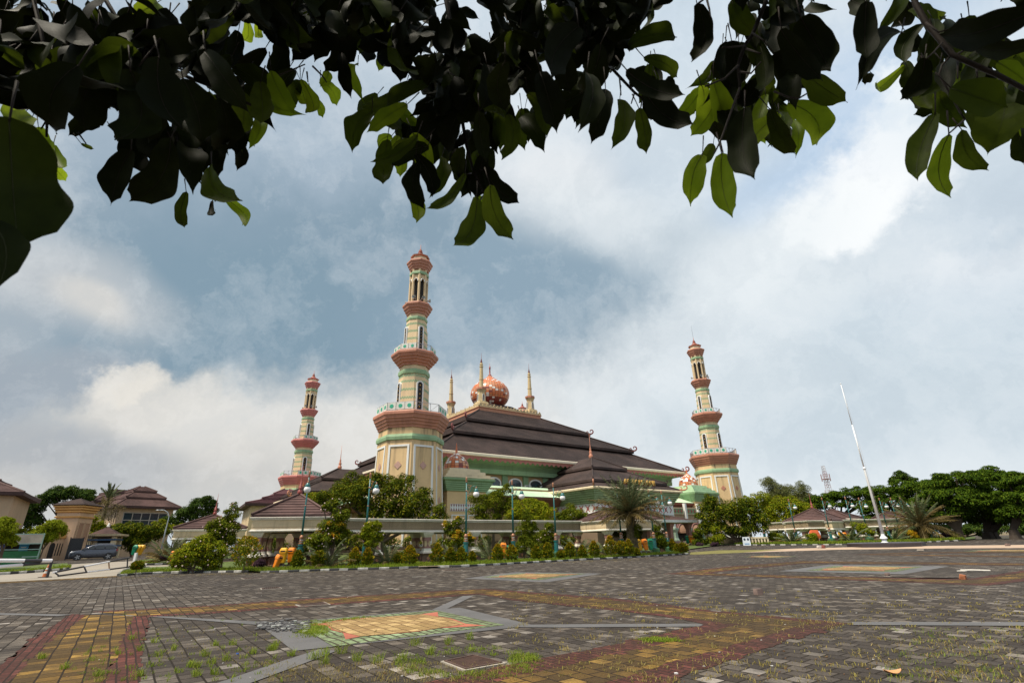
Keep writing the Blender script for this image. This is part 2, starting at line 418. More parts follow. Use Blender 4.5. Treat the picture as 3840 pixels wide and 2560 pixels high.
# eave: cream fascia, red scalloped valance, green coffered soffit
s = MB(); w = 26.5
s.rings([sq(w+.12, 12.62), sq(w+.25, 12.70), sq(w+.25, 13.0), sq(w+.05, 13.08)], True, True); s.build('eave_fascia', M('cream_fascia', (.84, .74, .56), .5, .08), mq)
s = MB(); s.rings([sq(25.0, 12.0), sq(26.4, 12.3), sq(26.45, 12.70)], False, False); s.build('soffit', green, mq)
for (ax, nx, o0) in ((Vector((1, 0, 0)), Vector((0, -1, 0)), Vector((cx, cy-w, 0))), (Vector((0, 1, 0)), Vector((-1, 0, 0)), Vector((cx-w, cy, 0)))):
    s = MB(); n = 58
    for i in range(n):
        xa = -w+2*w*i/n; xb = -w+2*w*(i+1)/n; xm = (xa+xb)/2; k = (xb-xa)/2
        f = [(xa, 12.70), (xa, 12.3), (xa+k*.35, 12.22), (xm-k*.25, 12.06), (xm, 11.98), (xm+k*.25, 12.06), (xb-k*.35, 12.22), (xb, 12.3), (xb, 12.70)]
        s.prism([o0+ax*x+nx*.02+Vector((0, 0, z)) for x, z in f], nx*.05)
    s.build('scalloped_valance', M('valance_red', (.36, .13, .10), .65, .15), mq)
# walls
s = MB(); s.rect([(cx-24, cx+24, cy-24, cy+24, 0), (cx-24, cx+24, cy-24, cy+24, 12.0)], False, False); s.build('wall', M('wall_tan', (.42, .27, .13), .75, .15, .5, .3), mq)
s = MB()   # green louvred frieze: profile of drip mouldings
pr = [(24.3, 10.62), (24.75, 10.66), (24.78, 11.30)]
for i in range(5):
    z = 11.32+i*.13; pr += [(24.62, z), (24.78+i*.02, z+.02), (24.80+i*.02, z+.10)]
pr += [(24.9, 11.98), (25.05, 12.02)]
s.rings([sq(a, z) for a, z in pr], True, False); s.build('frieze', green, mq)
fr_n = [(Vector((1, 0, 0)), Vector((0, -1, 0)), Vector((cx, cy-24, 0))), (Vector((0, -1, 0)), Vector((-1, 0, 0)), Vector((cx-24, cy, 0)))]
for ax, nn, o0 in fr_n:
    for i in range(-6, 6):
        x = i*3.85+1.92; s = MB()
        s.prism([o0+ax*(x+d)+Vector((0, 0, 8.2)) for d in (-.48, .48)]+[o0+ax*(x+d)+Vector((0, 0, 10.66)) for d in (.48, -.48)], nn*.22); s.build('pilaster', greendk, mq)
    for i in range(-5, 6):
        x = i*3.85; f = MB(); pts = arch_pts(2.1, 2.05, 12, -.35)
        pts = [(-1.05, 0), (1.05, 0)]+[(1.05*math.cos(t), 1.15+.62*math.sin(t)) for t in [math.pi*j/14 for j in range(15)]]
        frame_ring(f, pts, .2, o0+ax*x+Vector((0, 0, 8.35)), ax, nn, .12)
        fo = f.build('window_frame', white, mq)
        g = MB(); g.prism([o0+ax*(x+px)+Vector((0, 0, 8.35+pz))-nn*.03 for px, pz in pts], nn*.06)
        for gx in (-.5, .1, .6):
            c = o0+ax*(x+gx)+nn*.035+Vector((0, 0, 9.2+.25*math.cos(gx*5))); g.prism([c+ax*(.09*math.cos(t))+Vector((0, 0, .13*math.sin(t))) for t in (0, 1.57, 3.14, 4.71)], nn*.02, 1)
        g.build('window_pane', [winglass, M('teal_glass', (.03, .16, .17), .2)], fo)
# mint lean-to canopies along the front and the left side
def leanto(x0, x1, y0, y1, zt, zb, hipl, hipr, swap=False):
    def V(x, y, z): return Vector((y, x, z)) if swap else Vector((x, y, z))
    s = MB()
    s.rings([[V(x0, y0, zb-.02), V(x1, y0, zb-.02), V(x1, y1, zb-.02), V(x0, y1, zb-.02)], [V(x0, y0, zb), V(x1, y0, zb), V(x1, y1, zb), V(x0, y1, zb)], [V(x0+hipl, y1-.3, zt), V(x1-hipr, y1-.3, zt), V(x1-hipr, y1, zt), V(x0+hipl, y1, zt)]], True, True)
    o = s.build('canopy_roof', greenlt, mq)
    s = MB(); s.rings([[V(x0, y0, zb-.03), V(x1, y0, zb-.03), V(x1, y1, zb-.03), V(x0, y1, zb-.03)], [V(x0+.12, y0+.15, zb-.32), V(x1-.12, y0+.15, zb-.32), V(x1-.12, y1, zb-.32), V(x0+.12, y1, zb-.32)], [V(x0+.8, y0+1.4, zb-1.1), V(x1-.8, y0+1.4, zb-1.1), V(x1-.8, y1, zb-1.1), V(x0+.8, y1, zb-1.1)]], False, True)
    s.build('canopy_soffit', M('canopy_red_brown', (.22, .09, .07), .7, .15), mq)
leanto(8.6, 24.2, -1.2, 3.4, 8.75, 7.05, 1.6, .2); leanto(39.3, 54.6, -1.2, 3.4, 8.75, 7.05, .2, 2.2)
leanto(10.6, 22.2, -1.2, 3.4, 8.75, 7.05, 1.6, .2, True); leanto(38, 49.4, -1.2, 3.4, 8.75, 7.05, .2, 1.6, True)
s = MB(); s.box(10.6, 53, 3.2, 6.1, 8.25, 8.55); s.box(3.2, 6.1, 10.6, 50, 8.25, 8.55); s.build('roof_slab', creamlt, mq)
s = MB(); s.box(9.5, 54, 1.2, 6.05, 0, 8.25); s.box(1.2, 6.05, 9.5, 52, 0, 8.25); s.build('annex_wall', M('annex_tan', (.40, .26, .14), .75, .15, .5, .3), mq)
for x in (20.6, 23.6, 26.0):
    s = MB(); s.box(x, x+1.05, 4.3, 4.7, 8.56, 9.2); s.box(x+.12, x+.72, 4.27, 4.31, 8.62, 9.14, 1); s.box(x+.80, x+1.0, 4.28, 4.31, 8.62, 9.14, 2)
    for j in range(9): s.box(x+.14, x+.70, 4.25, 4.275, 8.66+j*.05, 8.675+j*.05, 0)
    s.build('air_conditioner', [white, dark, steel], mq)
# corner blocks with inverted green cornices and small tiled domes
orange_t = [M('orange_tile', (.64, .19, .07), .4, .2, 3, bump=.03), M('gold_orange_tile', (.62, .28, .15), .32, .15, 3, metal=.1, bump=.03), M('deep_red_tile', (.27, .06, .045), .4, .2, 3, bump=.03), M('white_tile', (.80, .77, .72), .35, .06, 3, bump=.02), M('dome_grout', (.10, .04, .025), .7, .1, 3)]
def tiledome(prof, n, parent, name, seed, pw=.13, ctr=(0, 0), top=None):
    """dome skin of separate slightly inset square tiles over a darker shell"""
    r_ = random.Random(seed); s = MB(); c = Vector((ctr[0], ctr[1], 0))
    s.loft([(r*.985, z) for r, z in prof], n, 0, ctr, mi=4)
    for i in range(len(prof)-1):
        (r0, z0), (r1, z1) = prof[i], prof[i+1]
        for k in range(n):
            t0 = 2*math.pi*(k+.05)/n; t1 = 2*math.pi*(k+.95)/n
            za, zb = z0+(z1-z0)*.05, z0+(z1-z0)*.95; ra, rb = r0+(r1-r0)*.05, r0+(r1-r0)*.95
            o = 1.002
            q4 = [c+Vector((rr*o*math.cos(t), rr*o*math.sin(t), z)) for t, rr, z in ((t0, ra, za), (t1, ra, za), (t1, rb, zb), (t0, rb, zb))]
            x = r_.random(); fr = i/(len(prof)-1)
            white_p = pw if pw > .2 else (.75 if (k+i*2) % 11 in (0,) else .05)
            mi = 3 if x < white_p else (2 if x > .95 or (pw < .2 and fr < .16) else (1 if x > .62 else 0))
            s.add(q4, [(0, 1, 2, 3)], mi)
    return s.build(name, orange_t, parent)
def block(bx, by, canopy_dir):
    s = MB()
    def r(h, z): return (bx-h, bx+h, by-h, by+h, z)
    s.rect([r(2.75, 0), r(2.75, 7.4)], False, False); s.build('corner_wall', cream_st, mq)
    s = MB(); pr = [(2.75, 7.30)]
    for i in range(5):
        h = 2.8+i*.115; z = 7.33+i*.22; pr += [(h+.05, z), (h+.11, z+.03), (h+.12, z+.17)]
    pr += [(3.45, 8.48), (3.62, 8.55), (3.66, 8.72), (3.5, 8.80)]
    s.rect([r(h, z) for h, z in pr]); s.build('cornice', green, mq)
    s = MB(); s.rect([r(3.5, 8.80), (r(3.58, 8.86)), r(3.55, 8.98), r(3.2, 9.02), r(3.2, 9.3), r(2.85, 9.33), r(2.75, 9.36), r(2.72, 9.72), r(2.3, 9.75), r(2.25, 9.78), r(2.22, 10.12), r(.5, 10.2)]); s.build('parapet', M('mint_parapet', (.44, .60, .38), .55, .12, .4, .4, (.2, .25, .15)) if bx > 40 else creamlt, mq)
    s = MB(); s.loft([(1.78, 10.1), (1.8, 10.26), (1.66, 10.3)], 16, 0, (bx, by)); s.build('dome_base', M('dome_kerb', (.5, .46, .40), .6), mq)
    R = 1.66; pf = [(R, 10.28), (R*1.0, 10.58), (R*.955, 10.9), (R*.87, 11.22), (R*.735, 11.54), (R*.56, 11.83), (R*.385, 12.06), (R*.22, 12.28), (R*.1, 12.46)]
    tiledome(pf, 20, mq, 'small_dome', int(bx*7+by), .36, (bx, by))
    s = MB(); s.loft([(.2, 12.4), (.17, 12.5), (.12, 12.8), (.03, 13.6), (.01, 13.75)], 10, 0, (bx, by)); s.build('spire', M('orange_spire', (.52, .14, .05), .45), mq, True)
    # patterned frieze, framed niche on the front
    for ax, nn in ((Vector((1, 0, 0)), Vector((0, -1, 0))), (Vector((0, 1, 0)), Vector((-1, 0, 0)))):
        o = Vector((bx, by, 0))+nn*2.75
        s = MB(); s.prism([o+ax*x+Vector((0, 0, z)) for x, z in ((-2.3, 5.0), (2.3, 5.0), (2.3, 5.85), (-2.3, 5.85))], nn*.05)
        for i in range(14):
            x = -2.3+(i+.5)*4.6/14; w = 4.6/28*.8
            for za, zb in ((5.04, 5.40), (5.81, 5.45)):
                s.prism([o+nn*.05+ax*(x+d)+Vector((0, 0, z)) for d, z in ((-w, za), (w, za), (0, zb))], nn*.02, 1)
        s.build('frieze_panel', [white, mauve], mq)
        for sgn in (-1, 1):
            s = MB(); pts = [(-.85, 0), (.85, 0), (.85, 2.6), (-.85, 2.6)] if sgn < 0 else [(-.85, .0), (.85, 0.0), (.85, 2.6), (-.85, 2.6)]
            frame_ring(s, pts, .12, o+ax*(1.15*sgn)+Vector((0, 0, 1.9)), ax, nn, .08)
            st = [(-.42, 0), (.42, 0), (.42, .9), (.32, .9), (.32, 1.1), (.22, 1.1), (.22, 1.25), (.12, 1.25), (.12, 1.4), (-.12, 1.4), (-.12, 1.25), (-.22, 1.25), (-.22, 1.1), (-.32, 1.1), (-.32, .9), (-.42, .9)]
            s.prism([o+ax*(1.15*sgn+x)+Vector((0, 0, 2.3+z)) for x, z in st], nn*.05, 1)
            s.build('niche_panel', [white, green], mq)
    d = canopy_dir
    if d:
        s = MB(); x0 = bx+d*2.7; x1 = bx+d*4.1
        s.rings([[Vector((x0, by-2.2, 6.75)), Vector((x0, by+2.2, 6.75)), Vector((x0, by+1.9, 6.8)), Vector((x0, by-1.9, 6.8))],
                 [Vector((x1, by-2.2, 5.6)), Vector((x1, by+2.2, 5.6)), Vector((x1, by+2.0, 5.75)), Vector((x1, by-2.0, 5.75))]], True, True)
        s.build('canopy_roof', creamlt, mq)
        s = MB(); s.rings([[Vector((x1-.02*d, by+yy, 5.62)) for yy in (-2.2, 2.2)]+[Vector((x1-.1*d, by+yy, 5.35)) for yy in (2.1, -2.1)], [Vector((x0, by+yy, 5.0)) for yy in (-1.8, 1.8)]+[Vector((x0, by+yy, 4.3)) for yy in (1.5, -1.5)]], True, True)
        s.build('canopy_soffit', green, mq)
block(7.2, 1.4, -1); block(55.8, 1.4, 1); block(1.4, 52.8, 0)
# platform, parapet, dome, turrets
s = MB(); s.rings([sq(7.5, 24.75), sq(7.62, 24.85), sq(7.62, 24.95), sq(7.55, 25.0), sq(7.55, 25.42), sq(7.7, 25.5), sq(7.7, 25.58), sq(6.6, 25.62)], True, True); s.build('platform', M('platform_terracotta', (.48, .22, .13), .65, .2, 3), mq)
s = MB(); w = 7.62
for i in range(4):
    ax = Vector((math.cos(i*math.pi/2), math.sin(i*math.pi/2), 0)); nn = Vector((ax.y, -ax.x, 0)); o = Vector((cx, cy, 0))+nn*w
    s.prism([o+ax*x+Vector((0, 0, z)) for x, z in ((-w, 25.58), (w, 25.58), (w, 25.92), (-w, 25.92))], -nn*.18)
    for j in range(19):
        x = -w+.4+j*(2*w-.8)/18
        s.prism([o+ax*(x+d)+Vector((0, 0, 25.9+z)) for d, z in ((-.3, 0), (.3, 0), (.26, .18), (.1, .3), (0, .33), (-.1, .3), (-.26, .18))], -nn*.16)
        if j % 2 == 0: s.sphere(o+ax*x+Vector((0, 0, 26.28))-nn*.08, .13, 6, 4)
s.build('parapet', M('parapet_cream', (.58, .45, .25), .7, .2, 2, .4), mq)
s = MB(); roofcourses(s, sq(6.2, 25.7), sq(3.2, 27.9), 9, .05); s.build('roof_tier', tile_dk, mq)
R = 4.15; pf = []
for i in range(17):
    t = -52+i*(52+62)/16; pf.append((R*math.cos(rad(t)), 30.75+R*.80*math.sin(rad(t))))
pf += [(1.62, 33.98), (1.15, 34.3), (.8, 34.6), (.5, 34.85), (.3, 35.05)]
tiledome(pf, 40, mq, 'dome', 5, .13, (cx, cy))
s = MB(); s.loft([(.34, 34.95), (.45, 35.05), (.30, 35.2), (.16, 35.4), (.13, 36.5), (.19, 36.6), (.17, 37.1), (.06, 37.2), (.02, 37.9)], 10, 0, (cx, cy)); s.build('spire', M('dome_spire', (.30, .06, .04), .45), mq, True)
def turret(tx, ty):
    s = MB(); s.rect([(tx-1.05, tx+1.05, ty-1.05, ty+1.05, 25.5), (tx-1.05, tx+1.05, ty-1.05, ty+1.05, 26.6), (tx-.98, tx+.98, ty-.98, ty+.98, 26.7), (tx-.94, tx+.94, ty-.94, ty+.94, 26.9)])
    s.loft([(.92, 26.85), (.74, 28.8), (.78, 29.0), (.88, 29.2), (.95, 29.4)], 8, None, (tx, ty))
    s.loft([(.47, 29.8), (.41, 31.45), (.47, 31.5), (.47, 31.6), (.40, 31.65), (.32, 34.1), (.41, 34.17), (.40, 34.28), (.29, 34.33), (.28, 34.6), (.38, 34.68), (.34, 34.78), (.25, 34.82), (.23, 35.0), (.16, 35.08)], 10, None, (tx, ty))
    o = s.build('turret', M('turret_cream', (.56, .43, .23), .7, .18, 1.5, .5, (.12, .09, .06)), mq)
    s = MB(); s.loft([(.95, 29.38), (1.04, 29.42), (1.04, 29.78), (.8, 29.86)], 8, None, (tx, ty)); s.build('turret_collar', salmon, o)
    s = MB(); s.loft([(.22, 35.05), (.24, 35.2), (.15, 35.33), (.19, 35.42), (.1, 35.6), (.12, 35.7), (.05, 35.9), (.018, 37.2)], 8, None, (tx, ty)); s.build('finial', M('turret_finial', (.16, .035, .03), .5), o, True)
    for k in (0, 2, 4, 6):
        fc, tg, nn = octface(k, .87, 27.1); fc = fc+Vector((tx, ty, 0)); f = MB(); pts = arch_pts(.24, 1.3, 6); frame_ring(f, pts, .08, fc-nn*.05, tg, nn, .1); f.prism([fc-nn*.06+tg*x+Vector((0, 0, z)) for x, z in pts], nn*.08, 1); f.build('turret_window', [white, dark], o)
for sx in (-1, 1):
    for sy in (-1, 1): turret(cx+sx*6.05, cy+sy*6.05)
# hip scrolls
def scroll(mb, o, d, k):
    d = Vector(d).normalized(); up = Vector((0, 0, 1)); o = Vector(o)
    P = [o-d*1.6*k+up*.25*k, o-d*.6*k-up*.02*k, o+d*.3*k+up*.0*k]
    for i in range(15):
        t = -1.57+i*.42; r = (.5-.028*i)*k; P.append(o+d*(.45*k)+up*.55*k+d*(r*math.cos(t))+up*(r*math.sin(t)))
    mb.tube(P, [.10*k, .15*k, .16*k]+[.15*k-.007*k*i for i in range(15)], 6)
    Q = []
    for i in range(10):
        t = -1.57+i*.5; r = (.26-.02*i)*k; Q.append(o-d*.35*k+up*.42*k+d*(r*math.cos(t))+up*(r*math.sin(t)))
    mb.tube([o-d*.9*k+up*.12*k]+Q, [.09*k]*11, 5)
for w, z in ((26.6, 13.2), (20.05, 17.5), (14.3, 21.25)):
    for sx, sy in ((1, -1), (-1, -1), (-1, 1)):
        s = MB(); scroll(s, (cx+sx*w, cy+sy*w, z), (sx, sy, 0), 1.0); s.build('hip_scroll', M('scroll_maroon', (.20, .05, .045), .5), mq)
# entrance porch (front) and side porch (left): three-tier hip roof over an inverted stepped cornice
starred = M('lattice_red', (.40, .10, .08), .6)
def porch(swap):
    def V(x, y, z): return Vector((y, x, z)) if swap else Vector((x, y, z))
    c = 31.4 if not swap else 30.0
    def rr(hx, y0, y1, z): return [V(c-hx, y0, z), V(c+hx, y0, z), V(c+hx, y1, z), V(c-hx, y1, z)]
    def ri(o, z, y1=6.0): return rr(9.1-o, -8+o, y1, z)
    for b, t, n in ((ri(0, 8.0), ri(2.2, 9.0), 5), (ri(1.35, 9.08), ri(6.2, 11.35), 10), (ri(5.35, 11.5), [V(c-.05, 1.0, 13.5), V(c+.05, 1.0, 13.5), V(c+.05, 6.0, 13.5), V(c-.05, 6.0, 13.5)], 9)):
        s = MB(); roofcourses(s, b, t, n, .045); s.rings([[p-Vector((0, 0, .30)) for p in b], b], True, False)
        for i in range(2): s.tube([b[i]+Vector((0, 0, .08)), t[i]+Vector((0, 0, .08))], .11, 6)
        s.build('porch_roof_tier', tile_dk, mq)
    s = MB(); s.rings([ri(.15, 7.62), ri(-.12, 7.68), ri(-.15, 7.86), ri(-.05, 7.99), ri(.3, 8.0)], True, True); s.build('porch_gutter', creamlt, mq)
    s = MB(); P = [ri(1.0, 6.0)]
    for i in range(6):
        z = 6.02+i*.265; o = 1.0-i*.15; P += [ri(o+.04, z), ri(o-.12, z+.05), ri(o-.12, z+.20)]
    P.append(ri(.16, 7.64)); s.rings(P, True, True); s.build('porch_cornice', greendk if swap else M('porch_sage', (.25, .33, .17), .65, .15, .6, .5, (.10, .09, .05)), mq)
    s = MB(); s.rings([ri(1.15, 4.35), ri(1.15, 4.55), ri(1.05, 4.6), ri(1.05, 4.75), ri(1.15, 4.8), ri(1.15, 6.02)], True, True); s.build('porch_band', white, mq)
    s = MB()
    for ax, nn, o, L in ((V(1, 0, 0), V(0, -1, 0), V(c, -6.85, 0), 7.7), (V(0, 1, 0), V(-1, 0, 0), V(c-7.95, -.5, 0), 6.2)):
        n = int(L/.62)
        for i in range(n):
            x = -L+(i+.5)*2*L/n; h = L/n
            for a, b in (((-h, 0), (-h*.4, .42)), ((-h*.4, .42), (h*.4, .42)), ((h*.4, .42), (h, 0)), ((-h, 0), (-h*.4, -.42)), ((-h*.4, -.42), (h*.4, -.42)), ((h*.4, -.42), (h, 0))):
                if abs(a[1]-b[1]) < .01: continue
                A, B = Vector(a), Vector(b); d = (B-A).normalized(); m = Vector((-d.y, d.x))*.045
                s.prism([o+ax*(x+p.x)+Vector((0, 0, 5.35+p.y))-nn*.01 for p in (A+m, B+m, B-m, A-m)], nn*.06)
            for t in range(4):
                an = t*math.pi/4; d = Vector((math.cos(an), math.sin(an)))*.26; m = Vector((-d.y, d.x)).normalized()*.05
                s.prism([o+ax*(x-h+p.x)+Vector((0, 0, 5.35+p.y))-nn*.01 for p in (d+m*.2, m, -d+m*.2, -d-m*.2, -m, d-m*.2)], nn*(.065+.003*t))
    s.build('lattice_frieze', starred, mq)
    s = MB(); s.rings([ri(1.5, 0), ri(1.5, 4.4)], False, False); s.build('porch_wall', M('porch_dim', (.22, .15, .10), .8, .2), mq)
    s = MB(); s.loft([(.24, 13.3), (.3, 13.5), (.36, 13.75), (.26, 14.0), (.18, 14.1), (.26, 14.3), (.2, 14.5), (.12, 14.7), (.16, 14.85), (.07, 15.1), (.05, 15.6), (.015, 17.4)], 10, 0, tuple(V(c, 1.2, 0))[:2]); s.build('porch_finial', M('porch_finial', (.50, .20, .12), .5), mq, True)
    for sx in (-1, 1):
        s = MB(); scroll(s, V(c+sx*9.3, -8.2, 8.12), V(sx, -1, 0), .75); s.build('hip_scroll', M('scroll_orange', (.52, .22, .12), .5), mq)
        s = MB(); scroll(s, V(c+sx*7.6, -6.5, 9.2), V(sx, -1, 0), .45); s.build('hip_scroll', tile_dk, mq)
porch(False); porch(True)
# lower entrance roof, arches with awnings, steps (right of the porch)
s = MB(); roofcourses(s, rectring(24.3, 38.5, -11.2, -6.6, 3.72), rectring(26.6, 36.2, -7.6, -6.6, 4.6), 6, .04); s.build('entrance_roof', tile_br, mq)
s = MB(); s.rect([(24.5, 38.3, -11.0, -6.6, 3.36), (24.2, 38.6, -11.3, -6.6, 3.42), (24.2, 38.6, -11.3, -6.6, 3.72)]); s.build('entrance_fascia', white, mq)
for x in (25.2, 29.4, 33.6, 37.6):
    s = MB(); s.rect([(x-.3, x+.3, -10.7, -10.1, 0), (x-.25, x+.25, -10.65, -10.15, 2.5), (x-.5, x+.5, -10.9, -9.9, 3.38)]); s.build('entrance_pillar', mauve, mq)
s = MB()
for i in range(5): s.box(39-i*.3, 50.5+i*.25, -3.9-i*.35, -1.5, 0.0, 1.05-i*.17)
s.build('entrance_steps', M('step_tile', (.30, .20, .17), .6, .2, 2), mq)
s = MB(); s.box(39.5, 54.0, -2.2, 1.3, 0, 6.2); s.build('side_wall', M('side_tan', (.36, .25, .15), .75, .15, .5, .3), mq)
for i, x in enumerate((46.8, 50.3)):
    s = MB(); s.box(x-1.3, x+1.3, -2.32, -2.18, 5.15, 6.0); frame_ring(s, [(-1.2, 0), (1.2, 0), (1.2, .75), (-1.2, .75)], .1, (x, -2.32, 5.2), (1, 0, 0), (0, -1, 0), .06, 1)
    for d in (-.8, 0, .8): s.prism([Vector((x+d+a, -2.33, 5.58+b)) for a, b in ((.22, 0), (0, .3), (-.22, 0), (0, -.3))], (0, -.05, 0), 2)
    s.build('lozenge_frieze', [greendk, creamlt, starred], mq)
    s = MB(); A = [(1.25*math.cos(t), 1.3*math.sin(t)) for t in [math.pi*j/14 for j in range(15)]]
    for k, (wd, dp) in enumerate(((0, .5), (.22, .38), (.44, .26))):
        pts = [Vector((x+a*(1+wd/1.25), -2.2-dp, 2.35+b*(1+wd/1.25))) for a, b in A]; s.tube(pts, .13, 6)
    s.build('arch_moulding', mauve, mq)
    s = MB(); R = []
    for j in range(7):
        ph = math.pi/2*j/6
        R.append([Vector((x+1.18*math.cos(t), -2.35-1.3*math.sin(t)*math.cos(ph)*.9, 2.2+1.35*math.sin(ph)*(.2+.8*math.sin(t)))) for t in [math.pi*i/20 for i in range(21)]])
    s.rings(R, False, False, closed=False); s.build('awning', M('awning_tan', (.26, .14, .085), .8, .2, 3), mq)
    s = MB(); s.box(x-1.4, x+1.4, -2.26, -2.19, .9, 3.6); s.build('doorway', dark, mq)
for x in (45.0, 48.55, 52.1):
    s = MB(); s.rect([(x-.42, x+.42, -2.9, -2.1, 0), (x-.42, x+.42, -2.9, -2.1, 1.2), (x-.3, x+.3, -2.78, -2.2, 1.5), (x-.26, x+.26, -2.75, -2.2, 2.3), (x-.45, x+.45, -2.95, -2.1, 2.75), (x-.45, x+.45, -2.95, -2.1, 2.95)]); s.box(x-.22, x+.22, -2.6, -2.15, 2.95, 6.8, 1)
    s.build('entrance_column', [M('celadon', (.30, .42, .32), .6, .12), white], mq)
# gold letters on the porch roof, carried on a rail
rl = MB()
for x in (28.2, 31.4, 34.8): rl.tube([(x, -7.75, 8.0), (x, -7.75, 8.45)], .04, 5)
rl.tube([(28.0, -7.75, 8.45), (35.0, -7.75, 8.45)], .05, 5)
sign = rl.build('roof_sign', M('sign_rail', (.10, .03, .03), .5)); sign.location = gp(0, 0); sign.rotation_euler = (0, 0, AX)
tag(sign, 'gold raised letters AL BANTANI on the porch roof behind the date palm', 'sign')
cu = bpy.data.curves.new('letters', 'FONT'); cu.body = 'AL BANTANI'; cu.size = 1.06; cu.extrude = .14; cu.align_x = 'RIGHT'; cu.space_character = 1.08
tmp = bpy.data.objects.new('letters_tmp', cu); COL.objects.link(tmp)
me = bpy.data.meshes.new_from_object(tmp.evaluated_get(bpy.context.evaluated_depsgraph_get())); bpy.data.objects.remove(tmp)
me.materials.clear(); me.materials.append(gold)
lo = bpy.data.objects.new('lettering', me); COL.objects.link(lo); lo.parent = sign
lo.location = (34.9, -7.75, 8.5); lo.rotation_euler = (rad(90), 0, 0)
# ------------------------------------------------------------------ camera, sun, sky
cam = bpy.data.cameras.new('camera'); co = bpy.data.objects.new('camera', cam); COL.objects.link(co)
c_, s_ = math.cos(ROL), math.sin(ROL)
right = Vector((c_, math.sin(PIT)*s_, -math.cos(PIT)*s_)); up = Vector((s_, -math.sin(PIT)*c_, math.cos(PIT)*c_)); fw = Vector((0, math.cos(PIT), math.sin(PIT)))
mw = Matrix((right, up, -fw)).transposed().to_4x4(); mw.translation = Vector((0, 0, H)); co.matrix_world = mw
cam.sensor_width = 36; cam.lens = F/3840*36; cam.clip_end = 3000; cam.clip_start = .05
cam.dof.use_dof = True; cam.dof.focus_distance = 45; cam.dof.aperture_fstop = 9
S.camera = co
SUN_AZ = rad(238); SUN_EL = rad(62)
sd = Vector((math.sin(SUN_AZ)*math.cos(SUN_EL), math.cos(SUN_AZ)*math.cos(SUN_EL), math.sin(SUN_EL)))
sl = bpy.data.lights.new('sun', 'SUN'); sl.energy = 4.9; sl.angle = rad(12); sl.color = (1, .91, .76)
so = bpy.data.objects.new('sun', sl); COL.objects.link(so); so.rotation_euler = (-sd).to_track_quat('-Z', 'Y').to_euler(); so.location = sd*300
W = bpy.data.worlds.new('World'); S.world = W; W.use_nodes = True
class WT(NT):
    def __init__(s):
        s.t = W.node_tree; s.b = s.t.nodes['Background']; s.out = s.t.nodes['World Output']; s.pos = None
    def P(s):
        if s.pos is None: s.pos = s.n('ShaderNodeTexCoord').outputs['Generated']
        return s.pos
w = WT()
sky = w.n('ShaderNodeTexSky', sky_type='NISHITA'); sky.sun_disc = False; sky.sun_elevation = SUN_EL; sky.sun_rotation = SUN_AZ
sky.air_density = 1.2; sky.dust_density = 2.0; sky.ozone_density = 1.0
def vmath(op, a, b=None, scale=None):
    m = w.n('ShaderNodeVectorMath', operation=op)
    for i, x in enumerate((a, b)):
        if x is None: continue
        if isinstance(x, (tuple, Vector)): m.inputs[i].default_value = tuple(x)
        else: w.l(x, m.inputs[i])
    if scale is not None: m.inputs['Scale'].default_value = scale
    return m
def nvec(scale, detail, amp, rough=.6):
    n = w.n('ShaderNodeTexNoise'); n.inputs['Scale'].default_value = scale; n.inputs['Detail'].default_value = detail; n.inputs['Roughness'].default_value = rough
    w.l(w.P(), n.inputs['Vector'])
    return vmath('SCALE', vmath('SUBTRACT', n.outputs['Color'], (.5, .5, .5)).outputs[0], scale=amp).outputs[0]
wd = vmath('ADD', vmath('ADD', w.P(), nvec(2.6, 6, .26, .62)).outputs[0], nvec(8, 8, .14, .68)).outputs[0]
wd_soft = vmath('ADD', w.P(), nvec(1.8, 3, .22)).outputs[0]
def blob(u, v, ru, rv, soft=1.0, src=None, tilt=0):
    """cloud bank: an ellipse on the sky dome around a direction, edges broken by noise"""
    d = ray(u, v).normalized(); e1 = d.cross(Vector((0, 0, 1))).normalized(); e2 = e1.cross(d)
    c, s = math.cos(tilt), math.sin(tilt); f1 = e1*c+e2*s; f2 = e2*c-e1*s
    k = (d.y*math.cos(PIT)+d.z*math.sin(PIT))
    a1 = 1/(ru/F*k*.95); a2 = 1/(rv/F*k*.95)
    q = vmath('SUBTRACT', src or wd, tuple(d)).outputs[0]
    x = w.math('MULTIPLY', vmath('DOT_PRODUCT', q, tuple(f1)).outputs['Value'], a1)
    y = w.math('MULTIPLY', vmath('DOT_PRODUCT', q, tuple(f2)).outputs['Value'], a2)
    r = w.math('SQRT', w.math('ADD', w.math('MULTIPLY', x, x), w.math('MULTIPLY', y, y)))
    m = w.n('ShaderNodeMapRange', interpolation_type='SMOOTHSTEP'); m.inputs['From Min'].default_value = 1+soft*.5; m.inputs['From Max'].default_value = 1-soft*.5
    w.l(r, m.inputs['Value']); return m.outputs[0]
K = 10.0   # sky radiance is multiplied by the background strength 0.1
def L(r, g, b, k=1.0):
    f = lambda c: ((c/255+.055)/1.055)**2.4 if c > 10 else c/255/12.92
    return (f(r)*K*k, f(g)*K*k, f(b)*K*k)
n_f = w.noise(6.5, 9, .66, wd); n_m = w.noise(2.2, 5, .55)
c = w.mix(.22, L(188, 203, 216), sky.outputs[0])           # thin veil over the clear sky
c = w.mix(w.ramp(n_m, [(.38, 0), (.66, 1)]), c, L(207, 217, 224))
def layer(c, col, mask, amt=1.0):
    return w.mix(w.math('MULTIPLY', mask, amt), c, col)
